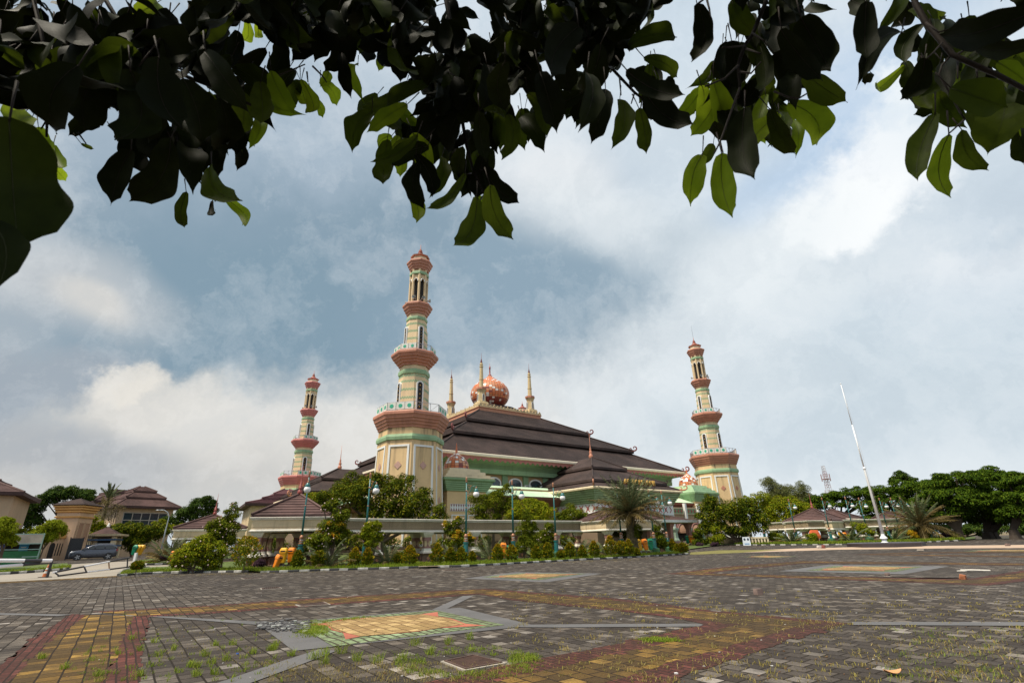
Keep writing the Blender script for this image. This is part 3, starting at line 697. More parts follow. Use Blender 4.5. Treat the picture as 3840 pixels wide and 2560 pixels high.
SKYL = [
 # col, u, v, ru, rv, soft, amount, tilt
 ((219, 222, 222), 2300, 1500, 1300, 520, .9, .85, 0), ((209, 218, 224), 3300, 1500, 1000, 500, .9, .7, 0),
 ((203, 213, 220), 3000, 900, 800, 500, 1.2, .7, 0),
 ((168, 192, 218), 3280, 480, 330, 260, 1.3, .75, .5), ((170, 194, 220), 2900, 760, 160, 90, 1.2, .5, 0), ((182, 200, 217), 2650, 120, 500, 200, 1.3, .5, 0),
 ((198, 209, 217), 1900, 300, 900, 350, 1.2, .6, 0),
 ((160, 170, 178), 200, 1250, 1000, 620, .9, .95, 0),
 ((146, 163, 178), 900, 600, 1100, 430, 1.0, .85, 0), ((160, 176, 190), 1100, 330, 700, 250, 1.1, .7, 0),
 ((126, 148, 164), 1420, 1060, 1000, 360, .7, .95, .06), ((122, 146, 162), 1050, 1250, 620, 330, .7, .9, 0), ((134, 156, 172), 2000, 1100, 560, 220, .9, .85, .22),
 ((216, 220, 223), 2080, 690, 260, 160, 1.3, .85, -.5), ((210, 217, 221), 2260, 850, 300, 120, 1.4, .7, -.3),
 ((186, 190, 193), 300, 1080, 330, 150, 1.1, .75, 0), ((214, 210, 203), 350, 1130, 120, 70, 1.1, .6, 0),
 ((150, 160, 170), 160, 1420, 460, 160, 1.0, .8, .1),
 ((208, 205, 198), 560, 1520, 300, 110, 1.0, .8, .35), ((226, 220, 209), 480, 1420, 150, 70, .8, .7, .4), ((210, 207, 201), 800, 1600, 360, 130, 1.0, .75, 0), ((214, 213, 209), 1400, 1620, 700, 240, .9, .9, 0), ((205, 203, 198), 1150, 1760, 700, 140, 1.1, .7, 0),
 ((190, 189, 186), 500, 1850, 1200, 150, 1.2, .75, 0),
 ((160, 165, 171), 180, 1730, 380, 110, 1.2, .65, 0), ((184, 183, 181), 60, 1890, 500, 80, 1.2, .6, 0),
 ((234, 237, 239), 3200, 640, 250, 180, .75, .9, 0), ((236, 239, 240), 3120, 760, 220, 130, .7, .85, 0), ((230, 235, 238), 3330, 320, 140, 90, .9, .9, 0), ((222, 228, 231), 2900, 960, 330, 150, 1.1, .7, .15), ((216, 223, 227), 2750, 1080, 240, 110, .9, .6, 0), ((222, 226, 230), 3650, 1010, 360, 150, 1.0, .6, 0),
 ((184, 200, 212), 3550, 1300, 450, 180, 1.2, .55, 0), ((190, 202, 210), 2900, 1500, 800, 180, 1.2, .55, 0), ((184, 198, 208), 3450, 1650, 700, 180, 1.2, .6, 0),
 ((212, 222, 228), 3700, 380, 300, 250, 1.2, .6, 0),
]
for (col, u, v, ru, rv, soft, amt, tilt) in SKYL:
    c = layer(c, L(*col), blob(u, v, ru, rv, soft, wd if soft < 1.05 else wd_soft, tilt), amt)
# finer billows inside the cloud
c = w.mix(w.math('MULTIPLY', w.ramp(n_f, [(.46, 0), (.68, 1)]), .22), c, L(240, 242, 243))
c = w.mix(w.math('MULTIPLY', w.ramp(n_f, [(.30, 1), (.50, 0)]), .16), c, L(138, 156, 172))
w.l(c, w.b.inputs['Color']); w.b.inputs['Strength'].default_value = .1
S.view_settings.view_transform = 'Standard'; S.view_settings.look = 'None'; S.view_settings.exposure = .22; S.view_settings.gamma = 1
S.cycles.max_bounces = 6; S.cycles.transparent_max_bounces = 4; S.cycles.use_denoising = True
S.cycles.sample_clamp_indirect = 6
# ------------------------------------------------------------------ ground sheets
def rag(pts, a=.03):
    out = []; r = random.Random(int(abs(pts[0][0]*977)+len(pts)))
    for p, q in zip(pts, pts[1:]):
        p = Vector((p[0], p[1], 0)); q = Vector((q[0], q[1], 0)); n = max(1, int((q-p).length/.21)); d = (q-p).normalized(); nn = Vector((-d.y, d.x, 0)); out.append(p)
        if p.length > 32: continue
        for i in range(1, n):
            o = r.uniform(-a, a)*(1 if r.random() < .8 else 3.2); out.append(p.lerp(q, (i-.48)/n)+nn*o); out.append(p.lerp(q, (i+.48)/n)+nn*o)
    out.append(Vector((pts[-1][0], pts[-1][1], 0))); return out
def sheet(name, poly, dz, mats, maxe=2.6, mi=None):
    bm = bmesh.new(); vs = [bm.verts.new((p[0], p[1], 0)) for p in poly]; bm.faces.new(vs)
    bmesh.ops.triangulate(bm, faces=bm.faces)
    for _ in range(9):
        es = [e for e in bm.edges if e.calc_length() > maxe*(1 if (e.verts[0].co+e.verts[1].co).length/2 < 120 else 4)]
        if not es or not any((e.verts[0].co+e.verts[1].co).length/2 > 44 for e in es): break
        bmesh.ops.subdivide_edges(bm, edges=es, cuts=1); bmesh.ops.triangulate(bm, faces=[f for f in bm.faces if len(f.verts) > 3])
    for v in bm.verts: v.co.z = zg(v.co.x, v.co.y)+dz
    me = bpy.data.meshes.new(name)
    for f in bm.faces:
        if f.normal.z < 0: f.normal_flip()
    bmesh.ops.recalc_face_normals(bm, faces=bm.faces)
    bm.to_mesh(me); bm.free()
    if me.polygons and me.polygons[0].normal.z < 0: me.flip_normals()
    for m in (mats if isinstance(mats, list) else [mats]): me.materials.append(m)
    o = bpy.data.objects.new(name, me); COL.objects.link(o); return structure(o)
def paver(name, c1, c2, mortar, w=.2, h=.2, blotch=(.045, .038, .034), wet=.5, rot=AX, light=None, off=.5, msize=.011, warp=.07):
    t = NT(name)
    wob = t.n('ShaderNodeTexNoise'); wob.inputs['Scale'].default_value = .7; wob.inputs['Detail'].default_value = 2; t.l(t.P(), wob.inputs['Vector'])
    vm = t.n('ShaderNodeVectorMath', operation='MULTIPLY_ADD'); vm.inputs[1].default_value = (warp, warp, 0); t.l(wob.outputs['Color'], vm.inputs[0]); t.l(t.P(), vm.inputs[2])
    v = t.mapped((1, 1, 1), (0, 0, -rot+math.pi/2), vm.outputs[0])
    b = t.n('ShaderNodeTexBrick'); b.offset = off; b.inputs['Scale'].default_value = 1; b.inputs['Brick Width'].default_value = w; b.inputs['Row Height'].default_value = h
    b.inputs['Mortar Size'].default_value = msize; b.inputs['Mortar Smooth'].default_value = .25; b.inputs['Bias'].default_value = -.1
    b.inputs['Color1'].default_value = (0, 0, 0, 1); b.inputs['Color2'].default_value = (1, 1, 1, 1); b.inputs['Mortar'].default_value = (.5, .5, .5, 1); t.l(v, b.inputs['Vector'])
    tone = t.ramp(b.outputs['Color'], [(.10, c1), (.55, [x*.55+y*.45 for x, y in zip(c1, c2)]), (.82, c2), (.95, light or c2)])
    big = t.noise(.35, 5, .6); mid = t.noise(2.2, 5, .6); fine = t.noise(42, 3, .6)
    c = t.mix(t.math('MULTIPLY', t.ramp(big, [(.40, 0), (.64, 1)]), wet), tone, blotch)
    c = t.mix(t.math('MULTIPLY', t.ramp(mid, [(.45, 0), (.62, 1)]), .62), c, blotch)
    pat = t.noise(.11, 6, .68); c = t.mix(t.math('MULTIPLY', t.ramp(pat, [(.46, 0), (.60, 1)]), .5), c, dk(blotch, .8))
    c = t.mix(1.0, c, t.ramp(fine, [(.25, .62), (.75, 1.35)]), 'MULTIPLY')
    c = t.mix(b.outputs['Fac'], c, mortar); t.base(c); t.b.inputs['Roughness'].default_value = .8; t.b.inputs['Specular IOR Level'].default_value = .12
    hgt = t.math('ADD', t.math('MULTIPLY', b.outputs['Fac'], -1), t.math('MULTIPLY', fine, .35)); t.bump(hgt, .55, .012)
    MATS[name] = t.m; return t.m
grey_pv = paver('grey_pavers', (.040, .031, .024), (.165, .138, .112), (.018, .013, .009), light=(.42, .38, .34), w=.235, h=.215, msize=.012)
yel_pv = paver('yellow_pavers', (.070, .042, .014), (.26, .150, .034), (.022, .014, .009), blotch=(.060, .040, .020), wet=.8, light=(.46, .28, .07), w=.235, h=.215)
red_pv = paver('red_pavers', (.070, .022, .018), (.155, .050, .040), (.028, .017, .013), .2, .1, blotch=(.055, .030, .022), wet=.6)
slate = M('slate_slab', (.105, .099, .098), .7, .3, .9, fine=30, bump=.25)
orn_y = paver('ornament_yellow', (.27, .18, .075), (.52, .37, .17), (.13, .08, .035), .30, .20, blotch=(.22, .13, .06), wet=.5, off=.38, msize=.014, warp=.22)
orn_r = M('ornament_red', (.36, .10, .055), .7, .25, 2.5, fine=20, bump=.3)
orn_g = paver('ornament_green', (.17, .23, .12), (.29, .37, .21), (.06, .055, .035), .34, .15, blotch=(.10, .11, .06), wet=.8, off=.37, msize=.022, warp=.3)
concrete = M('road_concrete', (.27, .235, .19), .85, .16, .35, fine=12, bump=.15)
tanpath = M('tan_concrete', (.42, .30, .21), .85, .14, .4, fine=10, bump=.1)
earth = M('earth', (.16, .12, .06), .95, .3, .6)
grassbase = M('grass_soil', (.075, .11, .015), .95, .4, 1.1, fine=14, bump=.4)
dirtgrass = M('worn_grass', (.17, .15, .035), .95, .35, .8, fine=8, bump=.3)
# terrain and paved square
def disc(name, radii, dz, mat, n=180):
    mb = MB(); vs = [Vector((0, 0, dz))]; fs = []
    for r in radii:
        for k in range(n):
            t = 2*math.pi*k/n; vs.append(Vector((r*math.sin(t), r*math.cos(t), zg(r*math.sin(t), r*math.cos(t))+dz)))
    for k in range(n): fs.append((0, 1+(k+1) % n, 1+k))
    for i in range(len(radii)-1):
        for k in range(n):
            a = 1+i*n; b = a+n; fs.append((a+k, a+(k+1) % n, b+(k+1) % n, b+k))
    mb.add(vs, fs); return structure(mb.build(name, mat))
disc('ground', [8, 20, 40, 48]+[48+1.5*i for i in range(1, 26)]+[90, 120, 200, 500, 1500], -.35, earth)
disc('pavement', [8, 20, 40, 48]+[48+1.0*i for i in range(1, 38)]+[90, 110, 135, 170], 0, grey_pv)
G = lambda u, v: gnd(u, v)
ZA = lambda x, y: gnd(x/1.225, 2100+y/1.225)
ZB = lambda x, y: gnd(1920+x/1.225, 2000+y/1.225)
def lerp(a, b, t): return a+(b-a)*t
# big square of yellow bands edged in red (ground corners read off the photograph)
Lc, Tc, Rc = Vector((-10.3, 13.25, 0)), Vector((-.35, 17.35, 0)), Vector((5.25, 9.08, 0))
Bc = Vector((-5.05, -.4, 0)) + Vector((0, 0, 0))
def bandpoly(o0, o1, i1, i0): return [o0, o1, i1, i0]
def band(name, O, I, mats):
    """O, I: outer / inner corner polylines; three sheets: red edge, yellow core, red edge"""
    f = (0, .20, .80, 1.0)
    for k, m in zip(range(3), mats):
        A = [o.lerp(i, f[k]) for o, i in zip(O, I)]; B = [o.lerp(i, f[k+1]) for o, i in zip(O, I)]
        sheet('pavement', rag(A)+rag(B)[::-1], .0042+.0006*(k == 1), m)
bt = [red_pv, yel_pv, red_pv]
band('l', [Lc+Vector((-.1, -.15, 0)), Vector((-8.02, 9.35, 0)), Vector((-6.68, 7.47, 0)), Vector((-4.6, 4.2, 0))], [Vector((-8.0, 12.25, 0)), Vector((-5.55, 8.5, 0)), Vector((-4.1, 6.31, 0)), Vector((-2.3, 3.6, 0))], bt)
def bandw(O, I, w=(.12, .88)):
    f = (0, w[0], w[1], 1.0)
    for k, m in zip(range(3), bt):
        A = [o.lerp(i, f[k]) for o, i in zip(O, I)]; B = [o.lerp(i, f[k+1]) for o, i in zip(O, I)]
        sheet('pavement', rag(A)+rag(B)[::-1], .0042+.0006*(k == 1), m)
bandw([ZA(420, 236), ZA(900, 211), ZA(1300, 184), ZA(1800, 154), ZA(2230, 130)], [ZA(690, 259), ZA(1000, 242), ZA(1500, 206), ZA(2010, 170), ZA(2200, 156)], (.16, .82))
bandw([ZA(2230, 130), ZB(0, 262), ZB(500, 300), ZB(900, 350), ZB(1250, 383), ZB(1545, 412)], [ZA(2200, 156), ZB(0, 306), ZB(400, 345), ZB(600, 368), ZB(780, 393), ZB(880, 415)], (.2, .86))
bandw([ZB(1545, 412), ZB(1200, 520), ZB(900, 620), ZB(700, 700), Vector((-.3, 4.3, 0))], [ZB(880, 415), ZB(520, 500), ZB(200, 560), ZB(0, 600), Vector((-2.2, 5.0, 0))], (.27, .73))
# slate frame and spokes
def slab(pts, z=.008): sheet('pavement', pts, z, slate)
oL, oT, oR, oB = gnd(968, 2340), gnd(1725, 2278), gnd(2004, 2345), gnd(1100, 2441)
iL, iT, iR, iB = gnd(1092, 2333), gnd(1635, 2289), gnd(1893, 2344), gnd(1250, 2425)
for a, b, c2, d in ((oL, oT, iT, iL), (oT, oR, iR, iT), (oR, oB, iB, iR), (oB, oL, iL, iB)): slab([a, b, c2, d])
slab([ZA(680, 260), ZA(740, 258), ZA(1215, 284), ZA(1230, 292), ZA(1215, 300), ZA(1000, 283), ZA(800, 268)], .0088)
slab([ZA(-200, 236), ZA(0, 243), ZA(330, 250), ZA(262, 257), ZA(0, 251), ZA(-200, 246)], .0088)
slab([gnd(1620, 2286), gnd(1737, 2234), gnd(1774, 2235), gnd(1675, 2283)], .0088)
slab([gnd(1200, 2434), gnd(1050, 2482), gnd(850, 2550), gnd(700, 2600), gnd(860, 2600), gnd(940, 2562), gnd(1130, 2492), gnd(1262, 2441)], .0088)
slab([gnd(1940, 2343), gnd(2100, 2341), ZB(860, 415), ZB(880, 420), ZB(860, 428), gnd(2100, 2353), gnd(1950, 2352)], .0088)
slab([ZB(1560, 407), ZB(2500, 408), ZB(2500, 426), ZB(1570, 421)], .0088)
# rosettes: green field, red star, yellow heart
def rosette(c4, z=.012):
    L_, T_, R_, B_ = c4; sheet('pavement', [L_, T_, R_, B_], z, orn_g)
    P = lambda a, b: (L_*(1-a)+B_*a)*(1-b)+(T_*(1-a)+R_*a)*b
    star = []
    for x, y in ((.08, .3), (.16, .2), (.2, .16), (.14, .02), (.36, .14), (.5, .12), (.64, .15), (.86, .1), (.82, .2), (.86, .36), (.88, .5), (.85, .64), (.95, .9), (.80, .84), (.62, .87), (.5, .88), (.36, .86), (.12, .96), (.17, .8), (.14, .62), (.12, .5)):
        star.append(P(x, y))
    sheet('pavement', star, z+.004, orn_r)
    sheet('pavement', [P(.17, .17), P(.52, .135), P(.83, .19), P(.87, .5), P(.82, .82), P(.5, .865), P(.19, .82), P(.135, .5)], z+.008, orn_y)
rosette((iL, iT, iR, iB))
rosette((gnd(1810, 2163), gnd(1950, 2149), gnd(2200, 2150), gnd(2020, 2174)), .009); 
for k, c4 in enumerate((((1350, 170), (1480, 149), (1890, 152), (1760, 176)), ((1060, 107), (1150, 100), (1310, 105), (1180, 112)), ((2065, 82), (2150, 75), (2600, 74), (2500, 82)))):
    rosette([ZB(*p) for p in c4], .009)
slab([gnd(1740, 2168), gnd(1935, 2144), gnd(2260, 2149), gnd(2050, 2182)], .004)
slab([ZB(1230, 172), ZB(1450, 143), ZB(2010, 150), ZB(1800, 186)], .004)
def band2(pts_o, pts_i): bandw([ZB(*p) for p in pts_o], [ZB(*p) for p in pts_i], (.22, .78))
band2([(700, 185), (1000, 150), (1330, 126), (1800, 130), (2400, 137)], [(900, 181), (1080, 162), (1340, 137), (1800, 139), (2400, 148)])
band2([(700, 185), (1100, 198), (1500, 211), (2000, 231), (2180, 239)], [(900, 181), (1200, 190), (1600, 199), (2000, 208), (2120, 205)])
band2([(2180, 239), (2400, 213)], [(2120, 205), (2400, 160)])
band2([(1560, 96), (1800, 86), (2400, 80)], [(1650, 96), (1850, 90), (2400, 88)])
band2([(1560, 96), (1900, 102), (2400, 110)], [(1650, 96), (1950, 97), (2400, 103)])
# tan concrete lane across the far square, left concrete drive with a brick edge
sheet('path', [ZB(850, 92), ZB(1000, 80), ZB(1300, 68), ZB(1560, 62), ZB(2000, 55), ZB(2600, 48), ZB(2600, 64), ZB(2000, 67), ZB(1500, 73), ZB(1150, 84)], .0045, tanpath)
sheet('road', [gnd(-420, 2192), gnd(0, 2181), gnd(300, 2166), gnd(450, 2157), gnd(490, 2136), gnd(700, 2124), gnd(830, 2108), gnd(720, 2098), at_d(640, 66), at_d(500, 68), at_d(300, 66), at_d(0, 62), at_d(-350, 60)], .006, concrete)
sheet('pavement', [gnd(-420, 2200), gnd(0, 2187), gnd(300, 2171), gnd(445, 2162), gnd(450, 2157), gnd(300, 2166), gnd(0, 2181), gnd(-420, 2192)], .0065, yel_pv)
def line(pts, w, name='road_marking', m=None, z=.013):
    P = [gnd(*p) for p in pts]; A = []; B = []
    for i, p in enumerate(P):
        d = P[min(i+1, len(P)-1)]-P[max(i-1, 0)]; nrm = Vector((-d.y, d.x, 0)).normalized()*w/2; A.append(p+nrm); B.append(p-nrm)
    return sheet(name, A+B[::-1], z, m or M('worn_line_paint', (.42, .41, .38), .8, .3, 3))
line([(355, 2206), (480, 2195), (575, 2184)], .1); line([(-10, 2246), (85, 2241)], .12); line([(1545, 2163), (1600, 2161)], .12); line([(2585, 2096), (2640, 2094)], .14)
# lawns with painted kerbs
KERB = [(449, 2160), (530, 2153), (610, 2149.5), (760, 2147), (905, 2145.5), (930, 2145.5), (975, 2147), (1080, 2144), (1200, 2140), (1340, 2136), (1460, 2132.5), (1568, 2129), (1640, 2127.5), (1730, 2125), (1850, 2118.5), (2000, 2110), (2173, 2100), (2300, 2094), (2420, 2087), (2520, 2081), (2581, 2076.5)]
kp = [gnd(*p) for p in KERB]
back = [at_d(2560, 62), gp(40, -14), gp(52, -6), gp(60, -8), gp(80, 20), gp(60, 70), gp(0, 75), gp(-18, 40), at_d(820, 66), gnd(720, 2123), gnd(560, 2130), gnd(478, 2138)]
lawn_poly = kp+back
sheet('ground', lawn_poly, .10, grassbase, 3)
kb_w, kb_b = M('kerb_white', (.46, .445, .41), .8, .4, 6, .9, (.05, .045, .03), fine=25), M('kerb_black', (.035, .035, .037), .75, .3, 4, fine=25)
def kerb(P, hgt, wid, L0, label=None):
    s = MB(); seg = []; acc = 0
    # resample
    Q = [P[0]]; 
    for a, b in zip(P, P[1:]):
        n = max(1, round((b-a).length/L0))
        for i in range(n): Q.append(a.lerp(b, (i+1)/n))
    for i, (a, b) in enumerate(zip(Q, Q[1:])):
        d = (b-a).normalized(); nrm = Vector((-d.y, d.x, 0)); g = d*.012
        j = rnd.uniform(-.012, .012); h = hgt+rnd.uniform(-.012, .012)
        R = [[p+nrm*(o+j)+Vector((0, 0, z)) for o, z in ((0, -.05), (0, h-.03), (.03, h), (wid-.03, h), (wid, h-.03), (wid, -.05))] for p in (a+g, b-g)]
        s.rings(R, True, True, (i+1) % 2)
    return structure(s.build('kerb', [kb_b, kb_w]))
for p in kp: pass
kerb(kp[:6], .125, .16, .62); kerb(kp[6:], .115, .16, .62)
kerb([gnd(449, 2160), gnd(462, 2146), gnd(480, 2137), gnd(560, 2129)], .17, .16, .58)
sheet('ground', [gnd(1570, 2131), gnd(1650, 2129), gnd(1640, 2120), gnd(1600, 2118), gnd(1560, 2124)], .108, earth)
sheet('ground', [gnd(2585, 2079), gnd(2760, 2072), gnd(2950, 2060), gnd(2700, 2062), gnd(2590, 2070)], .0048, dirtgrass)
# far right lawn
FK = [(2575, 2066), (2700, 2057), (2800, 2050), (2900, 2045)]
fk = [at_d(u, D) for u, D in ((2755, 76), (2900, 73), (3000, 72), (3100, 70.5), (3200, 70), (3300, 70), (3400, 72), (3500, 75), (3600, 78))]
sheet('ground', fk+[at_d(3650, 84), at_d(3650, 125), at_d(2900, 128), at_d(2600, 100), at_d(2600, 84)], .10, grassbase, 3)
kerb(fk, .13, .18, .62)
sheet('ground', [at_d(3590, 79), at_d(3700, 82), at_d(4200, 82), at_d(4300, 130), at_d(3590, 130)], .02, M('shaded_soil', (.06, .05, .03), .95, .3))  # soil colour darkened for the shade under the umbrella trees
# far-left verges
lk = [at_d(u, D) for u, D in ((-60, 52.5), (60, 53.5), (150, 54.5), (240, 56), (275, 57.5))]
sheet('ground', lk+[at_d(262, 66), at_d(100, 64), at_d(-60, 62)], .10, grassbase, 3); kerb(lk, .18, .16, .6)
l2 = [at_d(u, D) for u, D in ((530, 61), (560, 59.5), (620, 59.5), (700, 60))]
sheet('ground', l2+[at_d(720, 70), at_d(600, 72), at_d(525, 66)], .10, grassbase, 3); kerb(l2, .18, .16, .5)
# stuff: grass blades, weeds in the joints, dry tufts
def inpoly(x, y, poly):
    c = False; n = len(poly); j = n-1
    for i in range(n):
        xi, yi, xj, yj = poly[i][0], poly[i][1], poly[j][0], poly[j][1]
        if (yi > y) != (yj > y) and x < (xj-xi)*(y-yi)/(yj-yi)+xi: c = not c
        j = i
    return c
def blades(mb, x, y, z, n, h, spread, w, lean=.5):
    for _ in range(n):
        a = rnd.uniform(0, 6.283); r = spread*math.sqrt(rnd.random()); bx, by = x+r*math.cos(a), y+r*math.sin(a)
        t = rnd.uniform(0, 6.283); hh = h*rnd.uniform(.5, 1.2); l = lean*hh*rnd.uniform(.3, 1.2); a2 = rnd.uniform(0, 6.283)
        d = Vector((math.cos(t), math.sin(t), 0))*w/2; b0 = Vector((bx, by, z)); m = b0+Vector((l*.35*math.cos(a2), l*.35*math.sin(a2), hh*.6)); tip = b0+Vector((l*math.cos(a2), l*math.sin(a2), hh*rnd.uniform(.75, 1)))
        mb.add([b0-d, b0+d, m+d*.8, tip, m-d*.8], [(0, 1, 2, 4), (4, 2, 3)])
lawn_m = leafmat('lawn_blades', [(.06, .11, .008), (.12, .19, .012), (.19, .25, .02), (.26, .27, .05)], .3)
weed_m = leafmat('weed_blades', [(.07, .13, .01), (.15, .24, .015), (.25, .33, .03), (.30, .29, .08)], .3)
dry_m = leafmat('dry_grass', [(.22, .15, .06), (.34, .25, .09), (.30, .27, .06), (.42, .32, .16)], .25)
s = MB(); cnt = 0
for _ in range(60000):
    if cnt >= 15000: break
    i = rnd.randrange(len(kp)-1); p = kp[i].lerp(kp[i+1], rnd.random()); d = p.normalized(); q = p+Vector((d.x, d.y, 0))*(.2+abs(rnd.gauss(0, 2.6)))
    if not inpoly(q.x, q.y, lawn_poly): continue
    cnt += 1; blades(s, q.x, q.y, .1+zg(q.x, q.y), 2, .13 if rnd.random() < .9 else .26, .12, .035)
for _ in range(3500):
    i = rnd.randrange(len(fk)-1); p = fk[i].lerp(fk[i+1], rnd.random()); d = p.normalized(); q = p+Vector((d.x, d.y, 0))*(.25+abs(rnd.gauss(0, 2.2)))
    blades(s, q.x, q.y, .1+zg(q.x, q.y), 3, .32, .25, .07)
for P in (lk, l2):
    for _ in range(900):
        i = rnd.randrange(len(P)-1); p = P[i].lerp(P[i+1], rnd.random()); d = p.normalized(); q = p+Vector((d.x, d.y, 0))*(.2+abs(rnd.gauss(0, 1.6)))
        blades(s, q.x, q.y, .1+zg(q.x, q.y), 2, .2, .15, .05)
tag(s.build('grass', lawn_m, fixn=False), 'short bright green grass on the kerbed lawns', 'grass', kind='stuff')
s = MB()
def tuft(u, v, n=18, h=.07, sp=.05, wd=.006): p = gnd(u, v); blades(s, p.x, p.y, 0, n, h, sp, wd, .9)
for _ in range(240):   # weeds in the joints, lower left
    x, y = rnd.uniform(330, 1300), rnd.uniform(250, 560)
    if rnd.random() < (y-200)/330: tuft(x/1.225, 2100+y/1.225, rnd.randint(4, 16), rnd.uniform(.03, .06), rnd.uniform(.02, .05), .006)
for x, y in ((715, 375), (600, 365), (895, 490), (905, 530), (990, 525), (965, 470), (880, 490), (1260, 390), (1260, 410), (1160, 425), (1040, 460), (450, 530), (300, 500), (725, 440), (640, 415), (800, 410), (940, 440), (985, 388), (1070, 390), (1240, 410), (1340, 437), (545, 430), (190, 450), (640, 530)):
    for _ in range(2): tuft((x+rnd.uniform(-8, 8))/1.225, 2100+(y+rnd.uniform(-4, 4))/1.225, 22, .085, .05, .007)
for _ in range(260):    # around the near drain
    a = rnd.uniform(0, 6.283); k = rnd.uniform(.85, 1.5); x = 2150+230*k*math.cos(a); y = 472+52*k*math.sin(a); tuft(x/1.225, 2100+y/1.225, rnd.randint(5, 14), rnd.uniform(.025, .055), .05, .006)
for _ in range(330):    # fresh grass in the broken corner of the rosette
    x, y = rnd.gauss(1430, 38), rnd.gauss(322, 15); 
    if 1340 < x < 1540 and 280 < y < 358: tuft(x/1.225, 2100+y/1.225, 9, .05, .07, .008)
for _ in range(60): x = rnd.uniform(1480, 1700); tuft(x/1.225, 2100+(288-(x-1480)*.1+rnd.gauss(0, 3))/1.225, 8, .06, .05, .007)
for x, y in ((1440, 455), (1490, 440), (1480, 475), (1730, 470), (1850, 455), (1910, 390), (1960, 430), (1560, 430), (1640, 460), (2170, 360), (2060, 385)):
    for _ in range(3): tuft((x+rnd.uniform(-14, 14))/1.225, 2100+(y+rnd.uniform(-5, 5))/1.225, 16, .13, .06, .006)
for _ in range(120): x, y = rnd.gauss(680, 40), rnd.gauss(490, 5); tuft(1920+x/1.225, 2000+y/1.225, 12, .035, .05, .009)
for _ in range(60): x, y = rnd.uniform(0, 110), rnd.uniform(560, 590); tuft(1920+x/1.225, 2000+y/1.225, 8, .05, .06, .006)
for _ in range(150): x, y = rnd.uniform(1700, 2352), rnd.uniform(430, 680); tuft(1920+x/1.225, 2000+y/1.225, rnd.randint(3, 9), .04, .06, .005)
tag(s.build('grass', weed_m, fixn=False), 'bright green weeds sprouting between the pavers', 'weeds', kind='stuff')
s = MB()
for _ in range(2300):
    x, y = rnd.uniform(0, 2352), rnd.uniform(255, 686)
    dband = abs((y-265)-(x*.096)); k = .95 if (dband < 45 and x < 1500) else .28
    if rnd.random() < k: tuft(1920+x/1.225, 2000+y/1.225, rnd.randint(4, 12), rnd.uniform(.02, .05), rnd.uniform(.05, .15), .009 if y > 380 else .014)
for _ in range(420): x, y = rnd.uniform(1200, 2352), rnd.uniform(470, 560); tuft(x/1.225, 2100+y/1.225, rnd.randint(3, 9), rnd.uniform(.02, .045), .07, .005)
for _ in range(260): x, y = rnd.uniform(700, 1400), rnd.uniform(280, 480); tuft(x/1.225, 2100+y/1.225, rnd.randint(2, 6), .025, .05, .005)
for _ in range(500): x = rnd.uniform(0, 1950); tuft(x*1.0+450, 2160-(x*.036)+rnd.gauss(6, 3), 5, .05, .15, .012)
for u, v, hh in ((2310, 2555, .42), (2600, 2530, .40), (2640, 2500, .3), (2415, 2300, .28), (2050, 2265, .3), (2395, 2380, .2), (1380, 2430, .22), (1280, 2420, .22)):
    p = gnd(u, v); q = p+Vector((rnd.uniform(-.1, .1), rnd.uniform(-.05, .05), hh)); s.tube([p, p.lerp(q, .5)+Vector((.012, 0, 0)), q], [.0022, .0018, .001], 4)
    for i in range(14): e = p.lerp(q, 1-.2*rnd.random())+Vector((.012*rnd.uniform(-1, 1), .012*rnd.uniform(-1, 1), 0)); s.add([e, e+Vector((.006, 0, .004)), e+Vector((.004, 0, .014))], [(0, 1, 2)])
tag(s.build('dry_grass', dry_m, fixn=False), 'dry straw coloured grass bits scattered on the paving', 'dry grass', kind='stuff')
s = MB()
for _ in range(340):
    x, y = rnd.uniform(1180, 1420), rnd.gauss(300, 11); p = gnd(x/1.225, 2100+y/1.225, .014); a = rnd.uniform(0, 6.28); r = rnd.uniform(.02, .075)
    s.prism([p+Vector((r*math.cos(a+t)*rnd.uniform(.6, 1), r*math.sin(a+t)*rnd.uniform(.6, 1), 0)) for t in (0, 1.4, 3, 4.5)], (0, 0, rnd.uniform(.008, .03)), rnd.choice((0, 0, 0, 0, 0, 1)))
tag(s.build('rubble', [slate, M('rubble_pale', (.36, .37, .34), .8)]), 'broken slate chips around the grassy corner of the near rosette', 'rubble', kind='stuff')
s = MB()
for _ in range(190):
    u, v = rnd.uniform(0, 3840), rnd.uniform(2200, 2560); p = gnd(u, v, .004); r = rnd.uniform(.006, .02); a = rnd.uniform(0, 6)
    s.prism([p+Vector((r*math.cos(a+t), r*.6*math.sin(a+t), 0)) for t in (0, 1.5, 3.1, 4.6)], (0, 0, .006), rnd.choice((0, 1, 1)))
tag(s.build('litter', [M('litter_white', (.6, .58, .54), .8), M('litter_leaf', (.20, .10, .04), .8)]), 'tiny pale scraps and dead leaf bits scattered over the pavers', 'litter', kind='stuff')
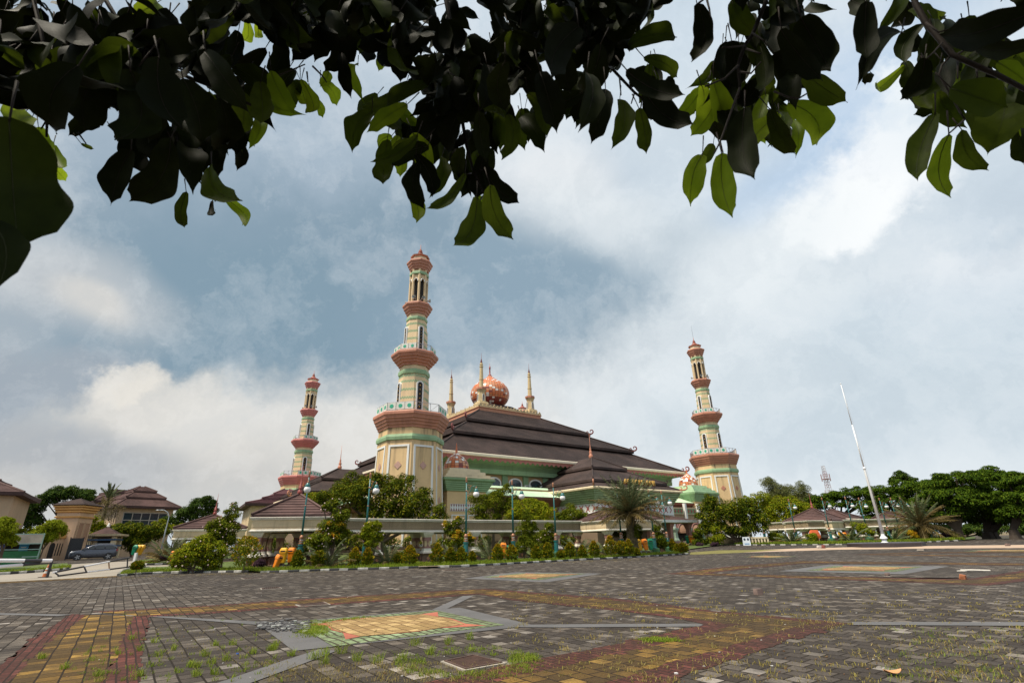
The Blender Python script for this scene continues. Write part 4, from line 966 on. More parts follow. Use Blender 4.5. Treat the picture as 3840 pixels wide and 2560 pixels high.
# ------------------------------------------------------------------ lamp posts
def lamp_mesh(narm, group, label, loc, rz, h, base=True):
    root = empty('lamp_post', loc, rz, label, 'lamp post', group)
    s = MB(); s.rect([(-.34, .34, -.34, .34, -.05), (-.34, .34, -.34, .34, .42), (-.28, .28, -.28, .28, .46)]); s.build('plinth', M('green_plinth', (.05, .13, .05), .7, .2, 2, .3), root)
    s = MB(); s.loft([(.24, .44), (.24, .52), (.18, .56), (.16, 1.25), (.20, 1.30), (.20, 1.36), (.13, 1.4)], 8); s.build('pedestal', teal, root)
    s = MB(); s.loft([(.10, 1.36), (.19, 1.42), (.10, 1.48), (.09, 1.52), (.17, 1.57), (.09, 1.62), (.08, 1.66), (.16, 1.74), (.13, 1.86), (.07, 1.95)], 12); s.build('ring_ornament', copper, root, True)
    s = MB(); s.loft([(.10, 1.49), (.13, 1.53), (.10, 1.57)], 12); s.loft([(.095, 1.62), (.125, 1.65), (.095, 1.68)], 12); s.build('white_ring', white, root, True)
    s = MB(); s.tube([(0, 0, 1.9), (0, 0, 3.75), (0, 0, 3.8), (0, 0, h-.3)], [.075, .062, .052, .045], 10); s.build('pole', teal, root, True)
    s = MB()
    for z in (3.78, 5.02): s.loft([(.05, z-.04), (.085, z), (.05, z+.04)], 10)
    s.loft([(.06, h-.36), (.085, h-.3), (.06, h-.24), (.075, h-.2), (.07, h-.02), (.04, h+.03), (.01, h+.05)], 10); s.build('collar', copper, root, True)
    for k in range(narm):
        t = k*2*math.pi/max(1, narm)*(.33 if narm == 3 else 1); d = Vector((math.cos(t), math.sin(t), 0)); U = Vector((0, 0, 1))
        s = MB(); B = Vector((0, 0, h-1.2))
        P = [B+d*x+U*z for x, z in ((.04, 0), (.10, -.02), (.24, .06), (.33, .25), (.40, .45), (.52, .56), (.66, .55), (.74, .46), (.76, .36))]
        s.tube(P, .022, 6)
        o = s.build('arm', teal, root, True)
        s = MB(); Q = []
        for i in range(14):
            a = 2.6-i*.42; r = .15-.007*i; Q.append(B+d*(.20+r*math.cos(a))+U*(.52+r*math.sin(a)))
        s.tube([B+d*.05+U*.6]+Q, .018, 5)
        s.tube([B+d*x+U*z for x, z in ((.05, .25), (.14, .14), (.22, .18), (.28, .34), (.30, .50), (.38, .60), (.46, .55))], .018, 5)
        s.tube([B+d*x+U*z for x, z in ((.04, -.1), (.15, -.14), (.24, -.06), (.2, .02), (.13, -.01))], .018, 5)
        s.build('scroll', copper, root, True)
        C = B+d*.76+U*.0
        s = MB(); s.loft([(.03, C.z+.42), (.05, C.z+.38), (.10, C.z+.34), (.15, C.z+.24), (.19, C.z+.12), (.17, C.z+.08)], 12, 0, (C.x, C.y)); o = s.build('lamp_shade', teal, root, True)
        s = MB(); s.loft([(.05, C.z+.36), (.06, C.z+.42), (.02, C.z+.52)], 8, 0, (C.x, C.y)); s.build('cap', copper, o, True)
        s = MB(); s.sphere((C.x, C.y, C.z-.06), .235, 16, 10); s.build('globe', M('opal_globe', (.78, .75, .74), .25, .03, 2, bump=0), root, True)
    return root
LG = 'globe lamp posts along the plaza edge'
LAMPS = [ # u_base, D, rz(arm heading, deg from world +x), v_top, label
 (1126, 40.6, -70, 1765, 'globe lamp post in front of the left pavilion, globe turned to the plaza'),
 (1368, 40.0, -35, 1772, 'globe lamp post over two golden shrubs, before the big dark tree'),
 (1747, 40.0, -5, 1789, 'globe lamp post beside the yellow flowering frangipani at the colonnade'),
 (1925, 42.3, 0, 1800, 'globe lamp post with the orange and green bins at its foot'),
 (2085, 44.8, 5, 1809, 'globe lamp post in front of the stepped left side of the porch'),
 (2331, 50.0, 5, 1822, 'globe lamp post whose pole crosses the left fronds of the tall date palm'),
 (2453, 53.5, 0, 1834, 'dark pole lamp post next to three bins, right of the palm trunk'),
 (2478, 70.0, 0, 1856, 'farthest lamp post of the cluster near the entrance, behind the others'),
 (2502, 56.5, 0, 1838, 'globe lamp post nearest the entrance steps, rightmost of that cluster'),
 (2868, 80.5, 200, 1878, 'far lamp post beside the slotted concrete planter, globe to its left'),
 (2986, 79.5, -65, 1869, 'far lamp post left of the right pavilion, at its first pillar'),
 (3115, 79.8, -55, 1863, 'far lamp post in front of the tiled roof of the right pavilion'),
 (3205, 80.5, 8, 1860, 'far lamp post at the right end of the right pavilion roof'),
 (3256, 81.5, 8, 1863, 'far lamp post just left of the white flagpole'),
 (3334, 82.5, 8, 1866, 'far lamp post just right of the white flagpole'),
 (3378, 83.5, 8, 1867, 'far lamp post over the bushes between flagpole and far palm'),
 (3414, 84.5, 8, 1871, 'far lamp post touching the left fronds of the far palm'),
 (3494, 86.0, 150, 1874, 'far lamp post half hidden behind the far palm'),
 (3514, 88.0, 150, 1880, 'far lamp post just right of the far palm trunk')]
proto_lamp = None
for (u, D, rz, vt, lab) in LAMPS:
    P = at_d(u, D, .08)
    if proto_lamp is None:
        proto_lamp = lamp_mesh(1, LG, lab, P, rad(rz), 6.0); o = proto_lamp
    else: o = dup(proto_lamp, P, rad(rz), lab, LG)
    ztop = H+azel(u+(0), vt)[1]*D; k = (ztop-P.z)/6.02; o.scale = (1, 1, max(.85, min(1.2, k)))

# ------------------------------------------------------------------ colonnade, pavilions
mauve_c = M('mauve_zigzag', (.33, .17, .15), .65, .12, 2)
fasc = M('fascia_cream', (.64, .50, .31), .75, .13, .6, .45, (.14, .11, .07))
whitetrim = M('trim_white', (.72, .67, .58), .6, .10, .8, .3, (.2, .18, .15))
def pillar(h, label=None):
    """pedestal, flared foot, shaft with zigzag collars, flared capital; returns a thing root at the origin"""
    root = empty('pillar_proto', (0, 0, 0))
    return root
def pillar_parts(parent, loc, rz, h):
    T = Matrix.Translation(loc) @ Matrix.Rotation(rz, 4, 'Z')
    zp = .72*h/2.3; zc = h-.32
    s = MB()
    def rc(a, z): return [T @ Vector((x*a, y*a, z)) for x, y in ((-1, -1), (1, -1), (1, 1), (-1, 1))]
    s.rings([rc(.50, -.1), rc(.50, .12), rc(.44, .15), rc(.44, zp-.12), rc(.52, zp-.08), rc(.54, zp)])
    for nx, ny in ((0, -1), (-1, 0), (1, 0)):
        n = Vector((nx, ny, 0)); tg = Vector((-ny, nx, 0))
        s.prism([T @ (n*.44+tg*a*.13+Vector((0, 0, zp*.48+b*.15))) for a, b in ((1, 0), (0, 1), (-1, 0), (0, -1))], (T.to_3x3() @ n)*.02, 1)
    s.rings([rc(.42, zp+.002), rc(.40, zp+.14), rc(.30, zp+.20), rc(.27, zp+.36)], True, False, 2)
    s.rings([rc(.26, zp+.34), rc(.23, zp+.6), rc(.235, zc-.3), rc(.27, zc)], False, False, 3)
    for nx, ny in ((0, -1), (-1, 0), (1, 0), (0, 1)):
        n = Vector((nx, ny, 0)); tg = Vector((-ny, nx, 0))
        o = lambda x, z, r: T @ (n*r+tg*x+Vector((0, 0, z)))
        s.prism([o(x, z, .255-.01*0) for x, z in ((-.25, zp+.35), (.25, zp+.35), (.25, zp+.5), (.12, zp+.47), (0, zp+.72), (-.12, zp+.47), (-.25, zp+.5))], (T.to_3x3() @ n)*.02, 4)
        s.prism([o(x, z, .262) for x, z in ((-.26, zc-.02), (-.26, zc-.25), (-.17, zc-.30), (-.11, zc-.22), (0, zc-.52), (.11, zc-.22), (.17, zc-.30), (.26, zc-.25), (.26, zc-.02))], (T.to_3x3() @ n)*.02, 4)
    s.rings([rc(.275, zc-.02), rc(.30, zc+.02), rc(.36, zc+.14), rc(.38, zc+.15), rc(.44, zc+.3), rc(.44, h)], True, True, 2)
    return s.build('pillar', [brownp, salmon, whitetrim, cream, mauve_c], parent)
def ringbeam(parent, loop, z0, z1, inset=.35, closed=True):
    """moulded fascia around a plan outline (list of Vectors, z ignored); z0 lower edge, z1 top; zlist may vary per corner"""
    n = len(loop)
    def off(d):
        R = []
        for i in range(n):
            a, b, c2 = loop[i-1], loop[i], loop[(i+1) % n]
            if not closed and i == 0: a = b-(c2-b)
            if not closed and i == n-1: c2 = b+(b-a)
            d1 = (b-a).to_2d().normalized(); d2 = (c2-b).to_2d().normalized()
            n1 = Vector((d1.y, -d1.x)); n2 = Vector((d2.y, -d2.x)); m = (n1+n2).normalized(); m = m*(1/max(.4, m.dot(n1)))
            R.append(Vector((b.x+m.x*d, b.y+m.y*d, 0)))
        return R
    def ring(d, z): return [Vector((p.x, p.y, z+(q.z if closed is not None else 0))) for p, q in zip(off(d), loop)]
    s = MB()
    hh = z1-z0
    s.rings([ring(0, z0+.20*hh), ring(0, z0+.30*hh), ring(-.03, z0+.31*hh), ring(-.03, z0+.33*hh), ring(0, z0+.34*hh), ring(0, z1-.20*hh)], False, False, closed=closed); a = s.build('fascia', fasc, parent)
    s = MB()
    s.rings([ring(-.3, z0), ring(.02, z0), ring(.10, z0+.03*hh), ring(.12, z0+.10*hh), ring(.06, z0+.13*hh), ring(.05, z0+.17*hh), ring(.0, z0+.20*hh)], False, False, closed=closed)
    s.rings([ring(.0, z1-.20*hh), ring(.06, z1-.18*hh), ring(.06, z1-.12*hh), ring(.14, z1-.09*hh), ring(.16, z1-.02*hh), ring(.12, z1), ring(-.3, z1+.001)], False, False, closed=closed); b = s.build('moulding', whitetrim, parent)
    return a, b
Z0 = lambda p: Vector((p.x, p.y, 0))
# walkway line read from the fascia; the roof stays level to within a few centimetres
def fas(u, v, Y): p = at_y(u, v, Y); return p
fp_ = [fas(1240, 1941, 38.6), fas(1500, 1944.5, 41.3), fas(1700, 1947.5, 44.0), fas(2000, 1950.5, 47.4), fas(2175, 1952, 50.2)]
cw = empty('covered_walkway', Vector((fp_[1].x, fp_[1].y, .1)), 0, 'long flat roofed cream colonnade with zigzag pillars joining the two pavilions', 'colonnade')
O = cw.location.copy()
front = [p-O for p in fp_]
dirn = (front[-1]-front[0]).to_2d().normalized(); nb = Vector((-dirn.y, dirn.x, 0))
top = sum(p.z for p in front)/len(front)
dep = 3.4
loop = [Vector((p.x, p.y, p.z-top)) for p in front]; loop = loop+[Vector((p.x, p.y, p.z))+nb*dep for p in loop[::-1]]
ringbeam(cw, loop, top-1.02, top)
s = MB(); s.rings([[p+Vector((0, 0, top-.95)) for p in loop], [p+Vector((0, 0, top-.08)) for p in loop]], True, True); s.build('roof_slab', M('soffit_brown', (.34, .24, .16), .8, .12, 1), cw)
hp = top-1.02+.05
def on_line(u, extra=0.0, line=None):
    line = line or front
    a = azel(u, 2060)[0]; d = Vector((math.sin(a), math.cos(a)))
    best = None
    for p, q in zip(line, line[1:]):
        A = Vector((p.x+O.x, p.y+O.y)); B = Vector((q.x+O.x, q.y+O.y)); e = B-A
        den = d.x*e.y-d.y*e.x
        if abs(den) < 1e-9: continue
        t = (A.y*d.x-A.x*d.y)/-den if False else ((A.x*d.y-A.y*d.x)/(d.x*e.y-d.y*e.x))
        if -.02 <= t <= 1.02: best = A+e*t
    if best is None: best = Vector((line[-1].x+O.x, line[-1].y+O.y))
    return Vector((best.x-O.x, best.y-O.y, 0))
rzc = math.atan2(dirn.y, dirn.x)
for u in (1246, 1415, 1604, 1783, 1955, 2095):
    b = on_line(u)+nb*.30; pillar_parts(cw, b+Vector((0, 0, -.05)), rzc, hp+.05); pillar_parts(cw, b+nb*2.5+Vector((0, 0, -.05)), rzc, hp+.05)
s = MB(); A = loop; s.rings([[p+nb*.1*0+Vector((0, 0, -p.z-.15)) for p in A], [p+Vector((0, 0, -p.z+.06)) for p in A]], True, True); s.build('floor', M('walk_floor', (.22, .15, .11), .7, .2), cw)
def pavilion(name, label, c, rz, hx, hy, zt, apex, fh, mat, cat='pavilion', pill=None, finial=True, courses=9, over=.55, hip=0.0, inner=True, zb=0.0):
    root = empty(name, c, rz, label, cat)
    loop = [Vector((-hx, -hy, 0)), Vector((hx, -hy, 0)), Vector((hx, hy, 0)), Vector((-hx, hy, 0))]
    ringbeam(root, loop, zt-fh, zt)
    s = MB(); s.box(-hx+.02, hx-.02, -hy+.02, hy-.02, zt-fh*.9, zt-.03); s.build('ceiling', M('soffit_brown', (.34, .24, .16)), root)
    s = MB(); e = over
    B = rectring(-hx-e*0, hx+e*0, -hy-e*0, hy+e*0, zt+.06); 
    B = rectring(-hx-.1, hx+.1, -hy-.1, hy+.1, zt+.10); T = [Vector((-hip, 0, apex)), Vector((hip, 0, apex)), Vector((hip, .02, apex)), Vector((-hip, .02, apex))]
    roofcourses(s, B, T, courses, .07); s.rings([[p-Vector((0, 0, .12)) for p in B], B], True, False)
    for a, b in zip(B, T): s.tube([a+Vector((0, 0, .1)), b+Vector((0, 0, .08))], .09, 6)
    s.build('roof', mat, root)
    if finial:
        s = MB(); s.loft([(r*.75, apex+(z)*.85) for r, z in ((.12, -.1), (.24, .12), (.26, .26), (.16, .42), (.10, .48), (.26, .62), (.12, .64), (.22, .80), (.1, .84), (.15, .98), (.06, 1.05), (.05, 1.5), (.012, 2.6))], 10); s.build('finial', M('pavilion_finial', (.26, .05, .04), .5), root, True)
    for x, y in (pill or [(-hx+.45, -hy+.45), (hx-.45, -hy+.45), (hx-.45, hy-.45), (-hx+.45, hy-.45)]): pillar_parts(root, Vector((x, y, -.03)), 0, zt-fh+.05)
    s = MB(); s.box(-hx+.2, hx-.2, -hy+.2, hy-.2, -.4, .08); s.build('floor', M('walk_floor', (.22, .15, .11), .7, .2), root)
    return root
# left pavilion: front corner read at (955,1934)
pc = at_y(950, 1934, 37.2); pr_ = at_y(1232, 1940, 38.3)
d_ = (pr_-pc).to_2d(); hw = d_.length/2; rzp = math.atan2(d_.y, d_.x)+rad(2)
ctr = Vector(((pc.x+pr_.x)/2-math.sin(rzp)*hw, (pc.y+pr_.y)/2+math.cos(rzp)*hw, .1))
zt_ = (pc.z+pr_.z)/2-.1; ap_ = H+azel(1095, 1854)[1]*math.hypot(ctr.x, ctr.y)-.1
pavilion('pavilion', 'square open pavilion with brown tiled pyramid roof left of the colonnade, bins in front', ctr, rzp, hw, hw, zt_, ap_, 1.0, tile_br, pill=[(-hw+.45, -hw+.45), (hw-.45, -hw+.45), (hw-.45, hw-.45), (-hw+.45, hw-.45), (-hw*.5, hw-.45), (0, hw-.45), (hw*.5, hw-.45), (-hw+.45, 0)], courses=8)
c2 = at_d(780, 64, .05); c2z = H+azel(790, 1995)[1]*62
pavilion('pavilion', 'smaller brown roofed pavilion half hidden behind the leafy bushes at left', c2, rad(28), 3.1, 3.1, H+azel(720, 1987)[1]*61-.3, H+azel(785, 1933)[1]*64-.3, .95, tile_br, courses=8)
# right pavilion behind the date palm
c3 = at_d(2312, 57, .1)
pavilion('pavilion', 'brown tiled pavilion behind the date palm at the right end of the colonnade', c3, rad(24), 3.35, 3.35, H+azel(2300, 1953)[1]*54-.1, H+azel(2288, 1903)[1]*57.0-.1, 1.0, tile_br, finial=False, courses=8)
# far right colonnade and pavilions
fr = [at_y(2885, 1958, 83), at_y(3060, 1951, 76)]
c4 = at_d(3070, 90, .0); c4.z = zg(c4.x, c4.y)+.1
pavilion('pavilion', 'far brown roofed pavilion with red finial behind the right lamp posts', c4, rad(-49), 3.2, 3.2, H+azel(3105, 1953)[1]*85-c4.z, H+azel(3052, 1906)[1]*90-c4.z, 1.15, tile_br, courses=8)
c5 = at_d(3142, 96, .1); 
s5 = pavilion('pavilion', 'roof of a second far pavilion overlapping the finial topped one at right', c5, rad(-49), 3.0, 3.0, H+azel(3150, 1944)[1]*93-c5.z, H+azel(3124, 1911)[1]*97-c5.z, 1.15, tile_br, finial=False, courses=8)
c6 = at_d(3375, 100, .1)
pavilion('pavilion', 'farthest pavilion roof showing beside the far palm fronds', c6, rad(-33), 3.0, 2.6, H+azel(3375, 1943)[1]*96-c6.z, H+azel(3362, 1916)[1]*100-c6.z, 1.2, tile_br, finial=False, courses=8, hip=.6)
def walkway(label, pts, depth, hgt, pus):
    global O
    A = [at_d(u, D, .1) for u, D in pts]
    root = empty('covered_walkway', Vector((A[0].x, A[0].y, A[0].z)), 0, label, 'colonnade'); O = root.location.copy()
    fr_ = [Vector((p.x-O.x, p.y-O.y, 0)) for p in A]; dn = (fr_[-1]-fr_[0]).to_2d().normalized(); n2 = Vector((-dn.y, dn.x, 0))
    if n2.y < 0: n2 = -n2
    lp = fr_+[p+n2*depth for p in fr_[::-1]]
    ringbeam(root, lp, hgt-1.15, hgt)
    s = MB(); s.rings([[p+Vector((0, 0, hgt-1.05)) for p in lp], [p+Vector((0, 0, hgt-.08)) for p in lp]], True, True); s.build('roof_slab', M('soffit_brown', (.34, .24, .16)), root)
    for u in pus:
        b = on_line(u, 0, fr_)+n2*.5; pillar_parts(root, b, math.atan2(dn.y, dn.x), hgt-1.1); pillar_parts(root, b+n2*(depth-1), math.atan2(dn.y, dn.x), hgt-1.1)
walkway('far cream colonnade wing reaching out from behind the dark round trees', [(2872, 92), (3040, 84.5)], 4, H+azel(2960, 1955)[1]*88-.55, (2900, 3020))
walkway('far cream colonnade behind the flagpole, running to the far palm', [(3180, 90), (3432, 95)], 4, H+azel(3300, 1944)[1]*92.5-.55, (3195, 3250, 3300, 3350, 3400, 3428))

# ------------------------------------------------------------------ flagpole
P = gnd(3322, 2047); Dp = math.hypot(P.x, P.y)
fl = empty('flagpole', P, 0, 'tall white flagpole on a low dark stepped platform', 'flagpole')
zt = H+azel(3148, 1437)[1]*Dp-P.z
def scl(v): return v
s = MB(); Lp = gnd(3196, 2053)-P; Rp = gnd(3440, 2044)-P; hwp = (Rp-Lp).length/2; 
s.loft([(hwp*1.02, -.05), (hwp*1.02, .30), (hwp*.98, .36)], 8); s.build('platform', M('dark_granite', (.045, .035, .038), .35, .2, 2), fl)
s = MB(); s.loft([(r*.56, .24+(z-.24)*.58) for r, z in ((.62, .36), (.62, .40), (.45, .55), (.34, .62), (.40, .74), (.36, .84), (.52, .98), (.62, 1.06), (.60, 1.12), (.36, 1.42), (.27, 1.6), (.27, 1.66), (.30, 1.70), (.26, 1.74))], 16); s.build('pedestal', M('gloss_white', (.80, .80, .80), .3, .05, 1), fl, True)
s = MB(); s.tube([(0, 0, 1.05), (0, 0, zt*.445), (0, 0, zt*.45)], [.14, .10, .10], 14); s.tube([(0, 0, zt*.45), (0, 0, zt*.72)], [.068, .055], 12); s.tube([(0, 0, zt*.72), (0, 0, zt-.1)], [.042, .03], 10); s.loft([(.115, zt*.44), (.12, zt*.45), (.07, zt*.457)], 14); s.sphere((0, 0, zt-.05), .07, 8, 6); s.build('pole', M('gloss_white', (.80, .80, .80)), fl, True)
s = MB(); s.tube([(.17, -.1, 1.0), (.15, -.1, zt*.5), (.07, -.05, zt-.3)], .006, 4); s.box(.15, .21, -.12, -.04, 1.5, 1.85); s.build('halyard', M('rope', (.5, .42, .36), .9), fl)

# ------------------------------------------------------------------ litter bins
bin_col = {'orange': M('bin_orange', (.72, .21, .012), .35, .08, 2, bump=.02), 'yellow': M('bin_yellow', (.72, .38, .02), .35, .08, 2, bump=.02), 'green': M('bin_green', (.01, .20, .10), .35, .1, 2, bump=.02)}
def bin_(u, D, col, label, rz=0.0, tilt=0.0, frame=False, group='plastic litter bins on the lawns', dz=.1, lift=.28, sc=1.0):
    P = at_d(u, D, dz); root = empty('litter_bin', P, rz, label, 'litter bin', group); root.scale = (sc,)*3
    if tilt: root.rotation_euler = (tilt[0], tilt[1], rz)
    def rr(hx, y0, y1, z, ch=.05): return [Vector(p) for p in ((-hx+ch, y0, z), (hx-ch, y0, z), (hx, y0+ch, z), (hx, y1-ch, z), (hx-ch, y1, z), (-hx+ch, y1, z), (-hx, y1-ch, z), (-hx, y0+ch, z))]
    L = lift
    s = MB(); s.rings([rr(.13, -.10, .10, L), rr(.16, -.13, .13, L+.05), rr(.20, -.17, .16, L+.55), rr(.21, -.18, .17, L+.60)]); s.build('body', bin_col[col], root)
    s = MB(); s.rings([rr(.225, -.20, .19, L+.60), rr(.225, -.20, .19, L+.72), rr(.19, -.15, .19, L+.84), rr(.15, -.08, .16, L+.90, .04)]); s.box(-.14, .14, -.205, -.15, L+.66, L+.74, 1); s.build('hood', [bin_col[col], dark], root)
    if lift > .1:
        s = MB(); s.tube([(0, .2, -.12), (0, .2, L+.62)], .028, 6); s.box(-.06, .06, .17, .2, L+.3, L+.5); s.build('post', steel, root)
    return root
bin_(1040, 39.6, 'orange', 'orange bin lying tilted on the grass without its post', rad(70), (rad(8), rad(14)), lift=.02, sc=.95)
bin_(1066, 40.2, 'yellow', 'yellow bin on a grey post before the left pavilion, lid hood shut', rad(5), sc=1.08)
bin_(1096, 40.6, 'orange', 'orange bin between the yellow and the green bin at the left pavilion', rad(-5), sc=1.08)
bin_(1124, 41.2, 'green', 'green bin half behind the slim golden shrub at the left pavilion', rad(5), sc=1.08)
bin_(1888, 42.2, 'orange', 'orange bin between two golden shrubs by the middle lamp post', sc=1.08); bin_(1903, 42.6, 'green', 'green bin right of the orange one by the middle lamp post', sc=.9)
bin_(2402, 52.2, 'yellow', 'yellow bin leaning on its frame, first of three right of the palm', rad(5), (0, rad(-14)), sc=1.1)
bin_(2422, 52.4, 'orange', 'orange bin in the middle of the three right of the palm', rad(5), (0, rad(-9)), sc=1.1)
bin_(2437, 52.8, 'green', 'green bin at the right end of the three right of the palm', rad(0), sc=1.1)
bin_(2577, 78, 'green', 'dark green bin by the entrance columns', sc=1.1, dz=.05); bin_(2589, 78, 'orange', 'left orange bin by the entrance columns', sc=1.1, dz=.05); bin_(2599, 78.5, 'orange', 'right orange bin by the entrance columns', sc=1.1, dz=.05)
bin_(3157, 77, 'yellow', 'yellow bin at the right pillar of the far pavilion', 0, (0, rad(-8)), sc=1.0); bin_(3167, 77.5, 'orange', 'small orange bin behind the yellow one at the far pavilion', sc=.95)
bin_(498, 79, 'green', 'green bin of the trio by the guard post drive', 0, (0, rad(12)), sc=1.25, dz=0); bin_(510, 79, 'yellow', 'left yellow bin of the trio by the guard post drive', 0, (0, rad(12)), sc=1.25, dz=0); bin_(521, 79, 'yellow', 'right yellow bin of the trio by the guard post drive', 0, (0, rad(12)), sc=1.25, dz=0)
bin_(653, 58, 'orange', 'orange bin peeking from behind the leafy bushes', sc=.95)
st = MB()
for u, D in ((1085, 40.5), (1110, 41.0)):
    pass
a, b = at_d(1070, 40.5, .1), at_d(1122, 41.4, .1)
for z in (.35, .62, .9): st.tube([a+Vector((0, .1, z)), b+Vector((0, .1, z))], .02, 5)
st.build('bin_stand', steel); tag(bpy.data.objects['bin_stand'], 'grey pipe rack carrying the bins before the left pavilion', 'rack')
st = MB(); a, b = at_d(2400, 52.9, .1), at_d(2441, 53.2, .1)
for z in (.4, .7, 1.0): st.tube([a+Vector((0, 0, z)), b+Vector((0, 0, z))], .022, 5)
for p in (a, b): st.tube([p, p+Vector((0, 0, 1.1))], .03, 5)
tag(st.build('bin_stand', steel), 'grey pipe rack carrying the three bins right of the palm', 'rack')

# ------------------------------------------------------------------ small things on the square
def drain(pts, label, mk=True, bars=14, rim=M('drain_concrete', (.34, .30, .25), .85, .2, 6), deep=.12):
    a, b, c_, d = [gnd(*p) for p in pts]; ctr = (a+b+c_+d)/4
    root = empty('drain_grate', ctr, 0, label, 'drain', 'drain grates in the square')
    q = [p-ctr for p in (a, b, c_, d)]
    s = MB(); o = [p*1.13 for p in q]; i_ = [p*1.0 for p in q]
    up = Vector((0, 0, .016)); s.rings([[p-up for p in o], [p+up for p in o], [p+up for p in i_], [p-up for p in i_]], False, False); s.build('rim', rim, root)
    s = MB(); f = [p*.9 for p in q]; up = Vector((0, 0, .026)); dn = Vector((0, 0, .004)); s.rings([[p+dn for p in q], [p+up for p in q], [p+up for p in f], [p+dn for p in f]], False, False)
    for k in range(bars):
        t = (k+.5)/bars; x = f[0].lerp(f[1], t); y = f[3].lerp(f[2], t); w = (f[1]-f[0])*.16/bars
        s.prism([x-w+up*.5, x+w+up*.5, y+w+up*.5, y-w+up*.5], (0, 0, .008))
    s.build('grate', M('rusty_iron', (.085, .045, .032), .7, .3, 8), root)
    s = MB(); s.poly([p*.97+Vector((0, 0, .006)) for p in q]); s.build('shaft', M('drain_dark', (.012, .010, .008), .9), root)  # flat dark sheet standing in for the unlit pit below the bars
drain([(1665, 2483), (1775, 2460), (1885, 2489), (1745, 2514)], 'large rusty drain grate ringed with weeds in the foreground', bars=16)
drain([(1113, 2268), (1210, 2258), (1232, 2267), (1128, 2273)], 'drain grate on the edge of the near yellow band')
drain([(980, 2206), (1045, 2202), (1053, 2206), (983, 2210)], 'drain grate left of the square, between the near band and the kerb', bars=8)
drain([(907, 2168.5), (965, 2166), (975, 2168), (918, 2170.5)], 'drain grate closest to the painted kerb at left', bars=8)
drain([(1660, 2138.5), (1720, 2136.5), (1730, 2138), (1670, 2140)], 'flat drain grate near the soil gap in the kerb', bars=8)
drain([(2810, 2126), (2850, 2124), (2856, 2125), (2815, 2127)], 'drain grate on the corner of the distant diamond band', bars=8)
def brick(u, v, label, col, dims, rz, tilt=0, chips=0):
    P = gnd(u, v); r = random.Random(int(u)); s = MB(); a, b, c_ = dims
    R = []
    for z, k in ((0, 1.0), (c_*.5, 1.03), (c_, .93)):
        R.append([Vector((x*a/2*k*r.uniform(.9, 1.05), y*b/2*k*r.uniform(.9, 1.05), z)) for x, y in ((-1, -.8), (-.7, -1), (.75, -1), (1, -.7), (1, .8), (.6, 1), (-.8, 1), (-1, .6))])
    s.rings(R); o = s.build('brick', col); o.location = P; o.rotation_euler = (tilt, 0, rz); return tag(o, label, 'brick', None)
brick(2845, 2228, 'lone grey brown paver standing loose in the middle of the square', M('brick_brown', (.19, .13, .11), .85, .25, 8), (.22, .14, .13), .3)
brick(3611, 2171, 'broken orange brick beside the white plank at right', M('brick_orange', (.34, .12, .05), .85, .3, 8), (.24, .16, .13), .8, .2)
brick(3078, 2055, 'pale stone lump on the tan lane left of the flagpole', M('stone_pale', (.55, .50, .46), .85, .3, 8), (.7, .35, .28), .2)
brick(3088, 2055, 'reddish brick chunk against the pale lump on the tan lane', M('brick_red', (.20, .06, .045), .85, .3, 8), (.3, .3, .32), .9, .2)
brick(3329, 2158, 'small dark pebble of brick by the far rosette', M('brick_brown', (.19, .13, .11)), (.14, .12, .09), .2)
brick(3780, 2046, 'tiny brick lying on the tan lane at far right', M('brick_brown', (.19, .13, .11)), (.35, .25, .2), .2)
p0, p1 = gnd(3604, 2143), gnd(3716, 2144); s = MB(); s.tube([p0+Vector((0, 0, .05)), p0.lerp(p1, .4)+Vector((0, 0, .06)), p1+Vector((0, 0, .05))], [.03, .03, .025], 7)
s.prism([p0+Vector((-.1, .05, .02)), p0+Vector((.25, .15, .02)), p0+Vector((.35, -.1, .02)), p0+Vector((.05, -.12, .02))], (0, 0, .03)); tag(s.build('plank', M('plank_white', (.62, .58, .52), .8, .2, 5)), 'splintered whitish plank lying by the orange brick', 'plank')
p0, p1 = gnd(3440, 2065), gnd(3466, 2065); s = MB(); s.tube([p0+Vector((0, 0, .06)), p1+Vector((0, 0, .06))], .06, 6); tag(s.build('plank', M('plank_grey', (.35, .30, .25), .8, .2, 5)), 'short grey plank lying far off before the right rosette', 'plank')
P = gnd(3352, 2530); s = MB()
R = []
for i in range(7):
    t = i/6; w = .055*math.sin(math.pi*min(.98, t+.04))**.8; x = -.09+.18*t; z = .012+.025*(t-.5)**2*4
    R.append([P+Vector((x, -w, z+.015)), P+Vector((x, 0, z)), P+Vector((x, w, z+.02))])
s.rings(R, False, False, closed=False); tag(s.build('fallen_leaf', M('leaf_tan', (.50, .25, .10), .6, .2, 20), smooth=True), 'curled tan dead leaf on the grey pavers at lower right', 'leaf')
P = gnd(890*1/1.0, 2453); s = MB(); s.loft([(.016, 0), (.016, .018), (.012, .02)], 10, 0, (P.x, P.y)); tag(s.build('bottle_cap', M('cap_blue', (.01, .10, .42), .4)), 'tiny blue bottle cap among the weeds', 'bottle cap')
P = gnd(2535, 2525, .004); s = MB(); s.prism([P+Vector(p) for p in ((-.02, -.01, 0), (.02, -.012, 0), (.015, .012, 0), (-.01, .014, 0))], (0, 0, .012)); tag(s.build('paper_scrap', M('scrap_white', (.78, .78, .76), .7)), 'white paper scrap on the pavers by the tall grass stalk', 'paper')
